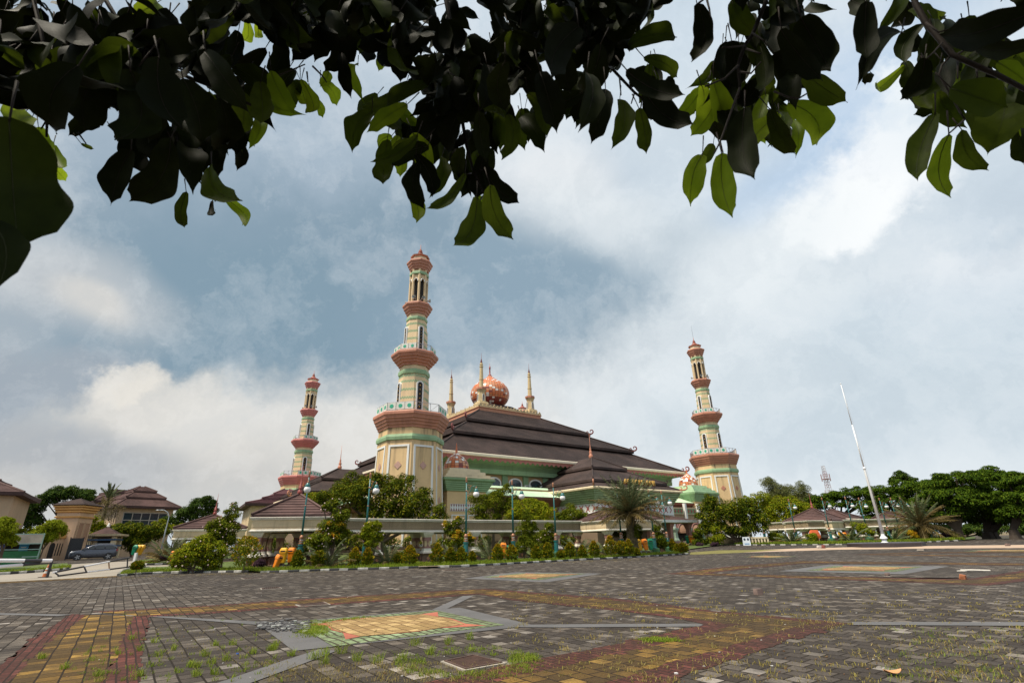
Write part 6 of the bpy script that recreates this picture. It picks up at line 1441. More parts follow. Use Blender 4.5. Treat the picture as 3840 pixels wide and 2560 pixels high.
# ------------------------------------------------------------------ vegetation
BK = {
 'mango': leafmat('dark_glossy_leaves', [(.008, .018, .002), (.022, .042, .003), (.050, .078, .005), (.11, .135, .008), (.27, .235, .015)], .14),
 'olive': leafmat('olive_leaves', [(.02, .038, .003), (.05, .08, .006), (.11, .135, .008), (.21, .205, .016)], .2),
 'bright': leafmat('bright_leaves', [(.025, .05, .003), (.065, .11, .005), (.15, .20, .008), (.26, .28, .012), (.34, .27, .02)], .26),
 'far': leafmat('far_tree_leaves', [(.010, .026, .006), (.025, .05, .010), (.05, .085, .012), (.09, .125, .018)], .15),
 'rain': leafmat('rain_tree_leaves', [(.008, .022, .003), (.024, .050, .005), (.055, .10, .007), (.12, .165, .012)], .15),
 'bamboo': leafmat('bamboo_leaves', [(.10, .13, .04), (.16, .18, .06), (.22, .22, .09), (.12, .14, .05)], .35),
 'golden': leafmat('golden_shrub_tips', [(.26, .22, .015), (.38, .29, .012), (.46, .27, .012), (.46, .15, .012), (.22, .24, .02)], .25),
 'shrub': leafmat('golden_shrub_leaves', [(.025, .045, .004), (.06, .09, .006), (.12, .15, .008), (.22, .22, .012)], .2),
 'lime': leafmat('lime_leaves', [(.07, .11, .008), (.15, .20, .010), (.24, .28, .015), (.30, .30, .02)], .4),
 'palm': leafmat('palm_leaflets', [(.045, .065, .025), (.07, .10, .04), (.11, .14, .06), (.15, .165, .085)], .12, .6, .08),
 'palmdk': leafmat('dry_palm_leaflets', [(.035, .028, .010), (.07, .055, .020), (.13, .095, .035), (.20, .14, .05)], .10, .6),
 'purple': leafmat('purple_ground_leaves', [(.03, .015, .025), (.06, .03, .045), (.08, .05, .06)], .2),
 'dry': leafmat('dry_twig_leaves', [(.14, .11, .05), (.20, .16, .07), (.10, .10, .04)], .2)}
bark = M('bark_grey_brown', (.12, .085, .06), .9, .3, 1.5, bump=.5, fine=20)
barkdk = M('bark_dark', (.05, .036, .026), .9, .3, 1.5, bump=.5, fine=20)
flowm = M('pink_white_blossom', (.75, .55, .50), .6, .1, 5)
def leafclump(mb, c, r, n, ls, rg, up=.35, asp=.45, flat=1.0):
    """leaf blades spread over a lumpy shell"""
    for _ in range(n):
        d = Vector((rg.gauss(0, 1), rg.gauss(0, 1), rg.gauss(0, 1)+up)).normalized()
        k = rg.uniform(.62, 1.05); p = Vector((c.x+d.x*r.x*k, c.y+d.y*r.y*k, c.z+d.z*r.z*k*flat))
        nrm = (d+Vector((rg.gauss(0, .34), rg.gauss(0, .34), rg.gauss(0, .34)+.65))).normalized()
        t = nrm.cross(Vector((rg.gauss(0, 1), rg.gauss(0, 1), rg.gauss(0, 1)))).normalized(); b = nrm.cross(t)
        L = ls*rg.uniform(.6, 1.25); t = (t-Vector((0, 0, .35))).normalized()
        w = b*L*asp*.5; o = len(mb.v)
        mb.v += [tuple(p), tuple(p+t*L*.45+w+nrm*L*.06), tuple(p+t*L), tuple(p+t*L*.45-w+nrm*L*.06)]; mb.f.append((o, o+1, o+2, o+3)); mb.mi.append(mb.cur)
def tree(name, label, cat, lobes, D, base, leaf, n, mat, tr=.16, group=None, seed=0, sub=9, subr=.42, depth=1.0, bark_=None, trunks=None, up=.35, flowers=0, asp=.45, shell=(.45, .92), flat=1.0, tips=None):
    """lobes: (u, v, ru, rv[, dD]) read from the photograph at distance D"""
    leaf *= .54; n = int(n*2.4)
    rg = random.Random(seed*31+int(lobes[0][0])); P = at_d(base, D, .05)
    root = empty(name, P, 0, label, cat, group); mb = MB(); W = []
    tot = sum(l[2]*l[3] for l in lobes)
    for l in lobes:
        u, v, ru, rv = l[:4]; dd = l[4] if len(l) > 4 else 0
        c = at_uvd(u, v, D+dd)-P; r = ray(u, v); k = (c+P-Vector((0, 0, H))).length/r.length; s = k/F
        rx, rz = ru*s*.88, rv*s*.86; ry = depth*(rx*.6+rz*.4); W.append((c, rx, ry, rz))
        nl = max(30, int(n*ru*rv/tot)); ns = max(3, int(sub*(ru*rv/tot*len(lobes))**.5))
        azv = Vector((c.x+P.x, c.y+P.y, 0)).normalized(); ax = Vector((azv.y, -azv.x, 0))
        for i in range(ns):
            d = Vector((rg.gauss(0, 1), rg.gauss(0, 1), rg.gauss(0, 1)+.15)).normalized(); kk = rg.uniform(*shell)
            q = c+ax*(d.x*rx*kk)+azv*(d.y*ry*kk)+Vector((0, 0, d.z*rz*kk))
            sr = subr*rg.uniform(.65, 1.25)*min(rx, rz*1.3)
            sv = Vector((sr*1.15, sr*1.15, sr*.85)); mb.cur = 1 if (tips and d.z > .1 and rg.random() < tips) else 0
            leafclump(mb, q, sv, nl//ns, leaf, rg, up, asp, flat)
        mb.cur = 0
        leafclump(mb, c, Vector((rx*.8, rx*.8, rz*.8)), nl//5, leaf, rg, up, asp, flat)
    mats = [mat, BK['golden']] if tips else [mat]
    if flowers:
        mats.append(flowm); mb.cur = len(mats)-1
        for _ in range(flowers):
            c, rx, ry, rz = rg.choice(W); d = Vector((rg.gauss(0, 1), -abs(rg.gauss(0, 1)), rg.gauss(0, .8))).normalized(); p = c+Vector((d.x*rx, d.y*ry, d.z*rz))
            mb.sphere(p, .045, 5, 3)
    mb.build('crown', mats, root, fixn=False)
    tm = MB(); top = W[0][0].copy(); 
    cen = sum((w[0] for w in W), Vector())/len(W)
    st = trunks or [(0, 0)]
    for (dx, dy) in st:
        b0 = Vector((dx, dy, -.25)); hb = max(.3, min(w[0].z-w[3] for w in W)*.8)
        j = b0+Vector((rg.uniform(-.1, .1), rg.uniform(-.1, .1), hb))
        tm.tube([b0, b0.lerp(j, .5)+Vector((rg.uniform(-.04, .04), 0, 0)), j], [tr*1.3, tr, tr*.85], 7)
        for (c, rx, ry, rz) in W:
            if len(st) > 1 and rg.random() < .4: continue
            m = j.lerp(c, .5)+Vector((0, 0, rz*.15)); tm.tube([j, m, c+Vector((0, 0, rz*.3))], [tr*.6, tr*.4, tr*.15], 5)
            for _ in range(3):
                e = c+Vector((rg.uniform(-1, 1)*rx*.8, rg.uniform(-1, 1)*ry*.8, rg.uniform(-.2, .8)*rz)); tm.tube([m, m.lerp(e, .5)+Vector((0, 0, .1*rz)), e], [tr*.3, tr*.2, tr*.06], 4)
    tm.build('trunk', bark_ or bark, root)
    return root
BT = 'broad leafed trees around the mosque'
tree('broadleaf_tree', 'huge dark spreading tree in front of the nearest minaret', 'tree', [(1290, 1875, 95, 95, 2), (1380, 1850, 105, 95, 0), (1490, 1862, 95, 95, -1), (1570, 1895, 75, 85, -2), (1640, 1940, 58, 62, -3), (1215, 1905, 55, 80, 1), (1330, 1800, 50, 40, 1), (1440, 1805, 60, 35, 0), (1520, 1800, 45, 32, 0), (1450, 1945, 160, 60, 0)], 51, 1430, .42, 13000, BK['mango'], .3, BT, 1, 22, .34)
tree('broadleaf_shrub', 'dark undergrowth added behind the long walkway to darken its openings', 'shrub', [(1330, 2035, 60, 40), (1440, 2040, 60, 36), (1540, 2035, 40, 40), (1650, 2040, 40, 30), (1800, 2030, 60, 34), (1900, 2035, 40, 30), (2010, 2030, 60, 30), (2110, 2025, 50, 30), (930, 2040, 40, 40), (1040, 2045, 60, 40), (1150, 2045, 60, 40), (1240, 2040, 50, 40)], 57, 1700, .5, 4200, BK['mango'], .05, None, 90, 8, .4, trunks=[(-9, -1), (-5, 0), (0, 0), (4, 2), (-18, -4), (-22, -8)])  # shrubs added to darken the view through walkway and pavilion
tree('broadleaf_tree', 'bright small tree between the left pavilion roof and the huge dark tree', 'tree', [(1180, 1890, 42, 45), (1150, 1868, 30, 22, 4)], 55, 1185, .38, 1500, BK['bright'], .1, BT, 2)
tree('broadleaf_tree', 'rounded olive tree standing right of the framed niche, behind the walkway', 'tree', [(1800, 1895, 50, 62), (1860, 1880, 60, 62), (1915, 1895, 40, 60), (1900, 1830, 28, 25), (1835, 1940, 80, 30)], 55, 1850, .36, 6000, BK['olive'], .15, BT, 3, 14, .36)
tree('broadleaf_tree', 'bright green bushy tree under the mint canopy', 'tree', [(1985, 1910, 75, 45), (1940, 1930, 55, 35), (2045, 1925, 48, 48), (2000, 1940, 90, 25), (1990, 1880, 40, 18)], 53, 1990, .36, 5500, BK['bright'], .15, BT, 4, 14, .36)
tree('broadleaf_tree', 'low dull green tree at the corner of the porch', 'tree', [(2150, 1928, 62, 40), (2105, 1940, 40, 30), (2195, 1940, 30, 25)], 58, 2150, .34, 3200, BK['olive'], .13, BT, 5, 12, .36)
tree('broadleaf_tree', 'large dark round tree hiding the foot of the right minaret', 'tree', [(2665, 1885, 42, 38), (2655, 1935, 52, 58), (2735, 1920, 70, 62), (2805, 1922, 62, 60), (2850, 1962, 46, 52), (2700, 1985, 70, 35), (2785, 1985, 80, 35), (2640, 1980, 35, 30)], 77, 2765, .5, 10500, BK['mango'], .22, BT, 6, 20, .34)
tree('broadleaf_tree', 'yellow tipped tree right of the right minaret, behind the round tree', 'tree', [(2850, 1878, 52, 38), (2905, 1900, 62, 55), (2970, 1912, 62, 58), (3025, 1915, 45, 45), (2800, 1880, 35, 25), (2940, 1955, 90, 40)], 96, 2920, .55, 8000, BK['bright'], .22, BT, 7, 16, .36)
tree('bamboo_clump', 'feathery pale bamboo clump above the trees right of the right minaret', 'bamboo', [(2885, 1825, 34, 48), (2925, 1848, 40, 40), (2965, 1850, 40, 45), (3000, 1835, 30, 40), (3020, 1870, 35, 40), (2900, 1870, 50, 30)], 135, 2950, 1.1, 6500, BK['bamboo'], .12, None, 8, 14, .5, trunks=[(-4, 0), (-2, 1), (0, 0), (2, 0), (3, 1)], asp=.12, up=.1)
tree('broadleaf_tree', 'dull brownish green tree filling the gap between bamboo and umbrella trees', 'tree', [(3010, 1880, 45, 35), (3050, 1875, 30, 30)], 140, 3020, .8, 1600, BK['far'], .2, BT, 9)
RT = 'spreading umbrella trees at the right'
tree('rain_tree', 'wide umbrella tree above the far pavilion, sky showing through its limbs', 'tree', [(3085, 1872, 85, 26), (3160, 1856, 95, 28), (3245, 1846, 95, 30), (3110, 1892, 110, 18), (3235, 1886, 90, 24), (3060, 1895, 60, 18), (3290, 1870, 60, 30)], 112, 3170, .62, 10000, BK['rain'], .35, RT, 10, 24, .42, flat=.55, up=.8, bark_=barkdk)
tree('rain_tree', 'middle umbrella tree behind the flagpole and the far palm', 'tree', [(3310, 1840, 85, 34), (3385, 1832, 95, 40), (3455, 1836, 90, 42), (3340, 1880, 115, 38), (3440, 1888, 105, 46), (3280, 1912, 80, 40), (3380, 1928, 130, 40), (3480, 1930, 80, 40), (3250, 1945, 80, 30)], 106, 3390, .62, 14000, BK['rain'], .35, RT, 11, 24, .40, flat=.6, up=.7, bark_=barkdk)
tree('broadleaf_tree', 'small pointed treetop peeping over the umbrella trees', 'tree', [(3378, 1786, 36, 26), (3355, 1800, 24, 18), (3415, 1795, 22, 14)], 145, 3378, .8, 1500, BK['far'], .2, BT, 12)
tree('rain_tree', 'big umbrella tree right of the far palm, forked pale trunk in its shade', 'tree', [(3510, 1818, 85, 42), (3590, 1795, 100, 42), (3560, 1850, 130, 52), (3500, 1882, 80, 46), (3620, 1890, 110, 56), (3560, 1928, 110, 36), (3520, 1945, 50, 26)], 84, 3592, .5, 16000, BK['rain'], .5, RT, 13, 24, .40, flat=.6, up=.7, bark_=bark)
tree('rain_tree', 'tallest umbrella tree near the right edge', 'tree', [(3685, 1775, 95, 34), (3765, 1788, 95, 40), (3700, 1830, 140, 54), (3745, 1890, 130, 56), (3690, 1932, 130, 40), (3780, 1950, 80, 26)], 88, 3700, .5, 16000, BK['rain'], .6, RT, 14, 24, .40, flat=.6, up=.7, bark_=barkdk, trunks=[(0, 0), (1.6, 1)])
tree('rain_tree', 'umbrella tree cut by the right edge of the picture', 'tree', [(3840, 1800, 105, 42), (3910, 1830, 110, 50), (3825, 1868, 125, 56), (3860, 1922, 130, 44)], 82, 3800, .5, 12000, BK['rain'], .5, RT, 15, 24, .40, flat=.6, up=.7, bark_=barkdk, trunks=[(0, 0), (3.5, 1)])
tree('broadleaf_tree', 'low dark hedge added far back to fill the darkness under the umbrella trees', 'hedge', [(3440, 1982, 110, 26), (3560, 1982, 110, 26), (3700, 1982, 110, 26), (3860, 1978, 110, 26)], 112, 3600, .8, 5200, BK['far'], .2, None, 16)  # backing added for the deep shade beneath the crowns
# left side
tree('broadleaf_tree', 'tall dark tree with two trunks behind the gate pillar', 'tree', [(95, 1915, 58, 42), (140, 1890, 50, 40), (200, 1862, 60, 34), (265, 1850, 62, 36), (320, 1868, 42, 42), (110, 1955, 60, 32), (300, 1910, 55, 40)], 108, 205, .6, 9500, BK['far'], .3, BT, 17, 16, .38, trunks=[(0, 0), (1.2, .3)], bark_=barkdk)
tree('broadleaf_tree', 'bright round tree at the left edge before the billboard', 'tree', [(0, 1985, 58, 50), (30, 2020, 40, 30), (-40, 2010, 50, 50), (20, 1955, 40, 22)], 60, 0, .32, 5000, BK['lime'], .1, BT, 18, 14, .38)
tree('small_tree', 'small flat topped tree with thin trunk before the gate pillar', 'tree', [(160, 1995, 45, 32), (205, 1970, 42, 24), (225, 1985, 30, 28), (190, 2015, 45, 22), (140, 2010, 30, 22)], 67, 152, .3, 5200, BK['lime'], .07, BT, 19, 14, .38)
tree('broadleaf_tree', 'bright tree between gate pillar and guard post', 'tree', [(352, 1958, 36, 40), (340, 2005, 40, 40), (372, 1990, 30, 45), (345, 2045, 35, 30)], 92, 352, .42, 3600, BK['bright'], .12, BT, 20)
tree('broadleaf_tree', 'dense dark tree right of the guard post, before the office', 'tree', [(450, 1985, 42, 30), (500, 1982, 48, 30), (545, 1992, 42, 34), (470, 2010, 40, 36), (520, 2035, 60, 38), (575, 2005, 36, 38), (600, 1990, 40, 30)], 92, 495, .46, 8500, BK['mango'], .15, BT, 21, 16, .38)
tree('bare_tree', 'thin half bare brownish tree in front of the office wall', 'tree', [(415, 1895, 42, 30), (400, 1925, 45, 35), (440, 1905, 25, 30)], 98, 392, .36, 420, BK['dry'], .11, None, 22, 8, .6)
tree('broadleaf_tree', 'dark tree with reddish top left of the maroon hall', 'tree', [(690, 1925, 40, 36), (735, 1900, 46, 36), (775, 1880, 42, 26), (795, 1900, 28, 34), (650, 1955, 46, 28), (760, 1935, 50, 34)], 98, 730, .52, 6500, BK['far'], .2, BT, 23, 16, .38)
tree('broadleaf_tree', 'yellow green tree row behind the drive, right of the street light', 'tree', [(640, 1985, 40, 22), (600, 1965, 30, 20), (690, 1980, 30, 20)], 96, 640, .45, 1600, BK['bright'], .1, BT, 24)
tree('broadleaf_tree', 'pale green trees behind the billboard at far left', 'tree', [(90, 1995, 45, 18), (60, 2010, 50, 20)], 92, 80, .5, 1500, BK['lime'], .1, BT, 44)
FRG = 'flowering frangipani bushes along the walkway'
tree('frangipani', 'wide leafy frangipani bush at the left tip of the lawn', 'shrub', [(690, 2095, 66, 46), (745, 2065, 62, 58), (800, 2075, 56, 58), (770, 2030, 50, 36), (720, 2050, 40, 28), (650, 2110, 26, 18), (790, 2110, 56, 30)], 40.5, 740, .26, 5200, BK['bright'], .07, FRG, 25, 14, .36, flowers=18, trunks=[(0, 0), (.5, .2), (-.5, .1)])
tree('frangipani', 'tall frangipani with pink white blossoms at the pavilion side', 'shrub', [(850, 2040, 46, 56), (855, 1985, 48, 50), (868, 1930, 38, 40), (800, 1985, 44, 40), (845, 1960, 40, 30), (820, 2010, 40, 40), (880, 1890, 14, 16)], 42.5, 835, .26, 4600, BK['olive'], .08, FRG, 26, 14, .38, flowers=46)
tree('frangipani', 'flowering frangipani right of the left pavilion, next to a young palm', 'shrub', [(1240, 1895, 30, 34), (1272, 1935, 44, 36), (1215, 1905, 12, 18), (1190, 2025, 44, 42), (1240, 2015, 60, 45), (1285, 2010, 40, 46), (1225, 1965, 40, 30), (1260, 1970, 50, 34), (1200, 2050, 46, 30)], 38.6, 1245, .28, 5600, BK['olive'], .08, FRG, 27, 14, .36, flowers=40, tips=.1)
tree('frangipani', 'bushy yellow tipped frangipani left of a lamp pole and a golden pair', 'shrub', [(1380, 2000, 38, 34), (1410, 1975, 26, 30), (1350, 2010, 36, 20), (1395, 2030, 40, 30), (1420, 2010, 24, 26), (1385, 1975, 30, 26)], 39.2, 1400, .25, 3000, BK['bright'], .07, FRG, 28, 12, .38, flowers=12)
tree('frangipani', 'frangipani with a lemon yellow tuft in front of the walkway, left of a lamp', 'shrub', [(1695, 1985, 32, 34), (1730, 2015, 48, 40), (1700, 2035, 40, 30), (1765, 2030, 26, 26), (1720, 1955, 34, 22), (1675, 1970, 22, 26)], 42, 1728, .25, 3600, BK['olive'], .08, FRG, 29, 14, .38, flowers=22, tips=.22)
tree('small_tree', 'upright dense small tree before the middle of the walkway', 'shrub', [(1975, 1945, 26, 36), (1972, 1995, 42, 44), (1985, 2025, 48, 38), (1955, 2045, 30, 26), (2000, 1970, 24, 26)], 43.5, 1963, .24, 4200, BK['olive'], .06, FRG, 30, 14, .38)
tree('frangipani', 'loose frangipani with white blossoms just left of a lamp pole near the porch', 'shrub', [(2060, 1985, 34, 26), (2035, 2015, 36, 30), (2020, 2050, 40, 34), (2075, 2005, 20, 20), (2060, 2040, 34, 40)], 45.5, 2050, .25, 3000, BK['olive'], .06, FRG, 31, 12, .38, flowers=22)
tree('frangipani', 'loose light green bush between lamp poles right of the palm', 'shrub', [(2462, 1985, 24, 24), (2475, 2020, 34, 32), (2455, 2040, 26, 28), (2490, 2040, 20, 26)], 54.5, 2467, .28, 2200, BK['olive'], .06, FRG, 32, 12, .38, flowers=10)
tree('broadleaf_shrub', 'green bush seen through the pavilion behind the palm', 'shrub', [(2295, 2000, 28, 20), (2340, 2000, 30, 26), (2390, 2005, 24, 22)], 56, 2340, .3, 2000, BK['mango'], .06, None, 33)
tree('broadleaf_shrub', 'dark bush beside the orange bins at the entrance', 'shrub', [(2622, 2000, 24, 26), (2640, 2025, 28, 20), (2608, 2030, 22, 16)], 75, 2622, .36, 1700, BK['mango'], .06, None, 34)
tree('broadleaf_shrub', 'bright topped bush under the left side of the dark round tree', 'shrub', [(2680, 1985, 20, 14), (2695, 2015, 26, 22), (2680, 2028, 24, 14)], 74, 2685, .36, 1500, BK['bright'], .06, None, 35)
for i, (lab, lb, D, b, m) in enumerate((
  ('leafy bush left of the first pillar of the far pavilion', [(2895, 2010, 24, 22), (2930, 2018, 26, 18)], 78, 2905, 'bright'),
  ('bush inside the front opening of the far pavilion', [(3045, 2015, 22, 22), (3030, 2030, 20, 10)], 75, 3045, 'bright'),
  ('large bright bush covering a far lamp foot left of the flagpole', [(3215, 1975, 26, 26), (3245, 1985, 28, 26), (3270, 1995, 18, 14), (3200, 2010, 26, 14)], 77, 3230, 'bright'),
  ('dark bush just right of the flagpole base', [(3315, 2010, 14, 24), (3328, 2020, 12, 14)], 76, 3318, 'mango'),
  ('dark green bush between two far lamps', [(3385, 1995, 26, 18), (3400, 2005, 22, 14)], 82, 3392, 'olive'),
  ('bush under the far palm fronds', [(3450, 2010, 22, 14), (3475, 2012, 16, 12)], 80, 3460, 'olive'),
  ('purple leaved bush at the right end of the far lawn', [(3548, 2003, 16, 10), (3535, 2008, 12, 8)], 82, 3545, 'purple'),
  ('yellowish low bush at the right tip of the far lawn', [(3572, 2005, 14, 12)], 82, 3572, 'olive'))):
    tree('broadleaf_shrub', lab, 'shrub', lb, D, b, .36, 1300, BK[m], .05, 'bushes on the far right lawn', 50+i, 8, .45)
tree('broadleaf_shrub', 'bright golden ball shrub on the far lawn below the palm', 'shrub', [(3420, 2002, 17, 16), (3432, 2008, 10, 8)], 77.5, 3424, .3, 1000, BK['golden'], .05, None, 60, 8, .45)
for k, (u, v, ru, rv, D, lab) in enumerate(((975, 2110, 26, 16, 39.2, 'purple leaved ground shrub at the pavilion pillar'), (640, 2085, 40, 12, 60, 'dark purple ground shrubs behind the left bushes'), (2625, 2040, 22, 9, 73, 'purple ground shrubs left under the dark round tree'), (2680, 2040, 24, 8, 73, 'purple ground shrubs right under the dark round tree'))):
    tree('ground_shrub', lab, 'shrub', [(u, v, ru, rv)], D, u, .2, 900, BK['purple'], .03, None, 70+k, 6, .5)
# golden cone shrubs in a row behind the kerb
GS = 'golden tipped cone shrubs along the kerb'
def cone_shrub(u, vt, vb, w, label, D, tip=.35, round_=False, stem=.12):
    rg = random.Random(int(u*7)); P = at_d(u, D, .08); root = empty('golden_shrub', P, 0, label, 'shrub', GS)
    zt = H+azel(u, vt)[1]*D-P.z; hw = w/2/F*D*.93
    mb = MB(); n = 1500
    for i in range(n):
        t = rg.random()**.85; z = zt*(stem+(1-stem)*t)
        prof = (math.sin(math.pi*min(1, .12+t*.88))**.6)*(1-.62*t**1.4) if not round_ else math.sin(math.pi*(.06+.9*t))**.55
        lump = 1+.18*math.sin(7*t*3+u)+rg.gauss(0, .09)
        r = hw*1.22*prof*lump*rg.uniform(.55, 1.0); a = rg.uniform(0, 6.283)
        p = Vector((r*math.cos(a), r*math.sin(a), z)); out = Vector((math.cos(a), math.sin(a), .9)).normalized()
        d = (out+Vector((rg.gauss(0, .45), rg.gauss(0, .45), rg.gauss(0, .4)))).normalized(); L = .15*rg.uniform(.6, 1.25); b = d.cross(Vector((rg.gauss(0, 1), rg.gauss(0, 1), rg.gauss(0, 1)))).normalized()*L*.24
        top = rg.random() < .62*tip*(.2+1.2*t*t)*(1.5 if r > hw*.75*prof else .5)
        mb.add([p, p+d*L*.45+b, p+d*L, p+d*L*.45-b], [(0, 1, 2, 3)], 1 if top else 0)
    mb.build('foliage', [BK['shrub'], BK['golden']], root, fixn=False)
    s = MB(); s.tube([(0, 0, -.1), (0, 0, zt*.5)], [.03, .02], 5); s.build('stem', bark, root); return root
SH = [(925, 2012, 2136, 72, 37.6, .45, 'tall broad golden shrub right in front of the pavilion corner', True), (1121, 2064, 2140, 33, 37.2, .12, 'slim green golden shrub hiding the green bin', False), (1199, 2068, 2137, 36, 37.3, .15, 'ball topped small shrub left of the young palm at the pavilion', True), (1333, 2056, 2131, 42, 37.2, .6, 'left one of two golden shrubs at the foot of a lamp', False), (1381, 2056, 2130, 36, 36.8, .6, 'right one of two golden shrubs at the foot of a lamp', False), (1500, 2074, 2116, 30, 38.6, .25, 'low green shrub touching the gold cone at the kerb gap', True), (1538, 2047, 2128, 52, 36.2, .75, 'bright gold cone shrub at the kerb end, before the soil gap', False), (1640, 2040, 2124, 44, 36.4, .5, 'tall red tipped cone shrub just after the soil gap', False), (1690, 2056, 2122, 36, 37.0, .3, 'dull cone shrub second after the soil gap', False), (1730, 2055, 2121, 40, 37.0, .4, 'cone shrub just left of a lamp plinth', False), (1770, 2070, 2113, 24, 39, .35, 'small cone shrub just right of a lamp plinth', False), (1866, 2042, 2112, 42, 38.2, .55, 'orange tipped cone shrub left of the orange bin', False), (1918, 2044, 2110, 42, 38.8, .5, 'cone shrub leaning over the green bin', False), (2009, 2046, 2105, 36, 40, .25, 'green cone shrub third left of the palm cluster lamp', False), (2053, 2036, 2103, 38, 40.4, .35, 'cone shrub left of a lamp with uncovered pedestal', False), (2101, 2068, 2101, 26, 41.2, .3, 'round low shrub right of a lamp with uncovered pedestal', True), (2135, 2036, 2098, 38, 41.6, .45, 'gold tipped cone shrub left of the arching young palm', False), (2181, 2047, 2096, 29, 42.4, .4, 'narrow cone shrub below the arching young palm', False), (2225, 2030, 2093, 36, 43, .55, 'orange crowned cone shrub at the last walkway pillar', False), (2287, 2010, 2090, 42, 44, .8, 'tallest brightest golden shrub of the row', False), (2328, 2030, 2088, 36, 44.6, .45, 'golden shrub left of the palm trunk', True), (2356, 2024, 2086, 32, 45.2, .55, 'red tipped shrub touching the palm trunk', False), (2384, 2058, 2084, 18, 46, .25, 'tiny green shrub right of the palm trunk', False), (2519, 2022, 2067, 22, 54.6, .4, 'slender shrub first of three before the entrance', False), (2535, 2040, 2069, 20, 53.5, .4, 'small shrub in the middle of three before the entrance', False), (2556, 2038, 2073, 29, 51, .45, 'roundish shrub last of three at the kerb end', True)]
for (u, vt, vb, w, D, tip, lab, rd) in SH: cone_shrub(u, vt, vb, w, lab, D, tip, rd)
cone_shrub(527, 2108, 2152, 22, 'tiny lone sapling on the lawn tip by the barrier post', 38.6, .3, True, .45)
# palms
def frond(mb, ms, base, heading, elev, L, droop, n, lw, ll, rg, tw=0.0, mi=0):
    d = Vector((math.cos(heading)*math.cos(elev), math.sin(heading)*math.cos(elev), math.sin(elev))); p = Vector(base); side = Vector((-math.sin(heading), math.cos(heading), 0))
    pts = [p.copy()]; dirs = [d.copy()]; st = L/n; e = elev
    for i in range(n):
        e -= droop/n*(.4+1.2*i/n); d = Vector((math.cos(heading)*math.cos(e), math.sin(heading)*math.cos(e), math.sin(e))); p = p+d*st; pts.append(p.copy()); dirs.append(d.copy())
    ms.tube(pts, [.028*L/3*(1-.85*i/n)+.004 for i in range(n+1)], 4)
    for i in range(max(1, int(n*.12)), n+1):
        t = i/n; env = (math.sin(math.pi*(.12+.86*t)))**.6
        for half in range(2):
            q = pts[i-1].lerp(pts[i], .5*half+.25); dd = dirs[i]; nrm = side.cross(dd).normalized()
            for sg in (-1, 1):
                l = ll*env*rg.uniform(.8, 1.15); a = rg.uniform(.75, 1.0)*(1-.35*t)
                ld = (dd*math.cos(a)+side*sg*math.sin(a)+nrm*(rg.uniform(.1, .5))).normalized(); tip = q+ld*l-Vector((0, 0, l*rg.uniform(.02, .3)))
                w = dd*lw*.5; mb.add([q-w, q+w, q.lerp(tip, .6)+w*.8, tip, q.lerp(tip, .6)-w*.8], [(0, 1, 2, 3, 4)], mi)
def palm(label, u, D, vb_z, crown_v, L, nf, seed, trunk_r=.32, young=False, group=None, dryk=.25, scale_l=1.0, elmin=-.5, dz=.05, lw=.05):
    rg = random.Random(seed); P = at_d(u, D, dz); root = empty('date_palm' if not young else 'young_palm', P, 0, label, 'palm', group)
    zc = (H+azel(u, crown_v)[1]*D-P.z) if crown_v else .12
    mb = MB(); ms = MB()
    for k in range(nf):
        t = (k+.5)/nf; h = k*2.39996+rg.uniform(-.2, .2)
        el = 1.48-(1.48-elmin)*t**.85+rg.uniform(-.1, .1); dr = (.3+.4*t)*rg.uniform(.7, 1.25) if not young else rg.uniform(.5, 1.1)
        mi = 1 if (t > 1-dryk and rg.random() < .8) else 0
        frond(mb, ms, (.12*math.cos(h), .12*math.sin(h), zc+(1-t)*.35*(0 if young else 1)), h, el, L*rg.uniform(.8, 1.08)*(1 if t > .12 else .85), dr, 14, lw*scale_l, L*.17*scale_l, rg, 0, mi)
    mb.build('fronds', [BK['palm'], BK['palmdk']], root, fixn=False); ms.build('frond_stems', M('frond_stem', (.16, .12, .05), .6), root)
    if not young:
        s = MB(); n = 14; s.tube([(rg.uniform(-.02, .02), rg.uniform(-.02, .02), -.2+(zc+.3)*i/n) for i in range(n+1)], [trunk_r*(1.15-.25*i/n)*(1+.08*(i % 2)) for i in range(n+1)], 10)
        for i in range(150):
            z = rg.uniform(.2, zc+.2); a = rg.uniform(0, 6.283); r = trunk_r*(1.1-.2*z/zc); o = Vector((r*math.cos(a), r*math.sin(a), z)); out = Vector((math.cos(a), math.sin(a), 0)); tg = Vector((-out.y, out.x, 0))
            s.prism([o-tg*.07, o+tg*.07, o+tg*.05+out*.07+Vector((0, 0, .16)), o-tg*.05+out*.07+Vector((0, 0, .16))], out*-.05)
        s.build('trunk', M('palm_trunk', (.085, .065, .03), .95, .35, 3, bump=.5), root)
        s = MB()
        for i in range(26):
            a = rg.uniform(0, 6.283); out = Vector((math.cos(a), math.sin(a), 0)); b = Vector((trunk_r*.8*out.x, trunk_r*.8*out.y, zc-.4-rg.uniform(0, .7))); s.tube([b, b+out*.3+Vector((0, 0, .35)), b+out*.7+Vector((0, 0, .9))], [.06, .05, .03], 4)
        s.build('frond_bases', M('frond_base', (.20, .14, .05), .8, .3, 4), root)
    return root
palm('tall date palm standing before the roof letters, trunk ringed with dead frond bases', 2372, 48.5, 0, 1925, 3.7, 84, 3, .42, dryk=.5, elmin=-.12, lw=.07)
palm('big far date palm with browning lower fronds beside the umbrella trees', 3458, 80, 0, 1968, 3.9, 66, 5, .45, dryk=.75, elmin=-.55, lw=.08)
s = MB()   # shaggy ferns on the tall palm trunk
pr = at_d(2386, 48.3, .1); rg = random.Random(5)
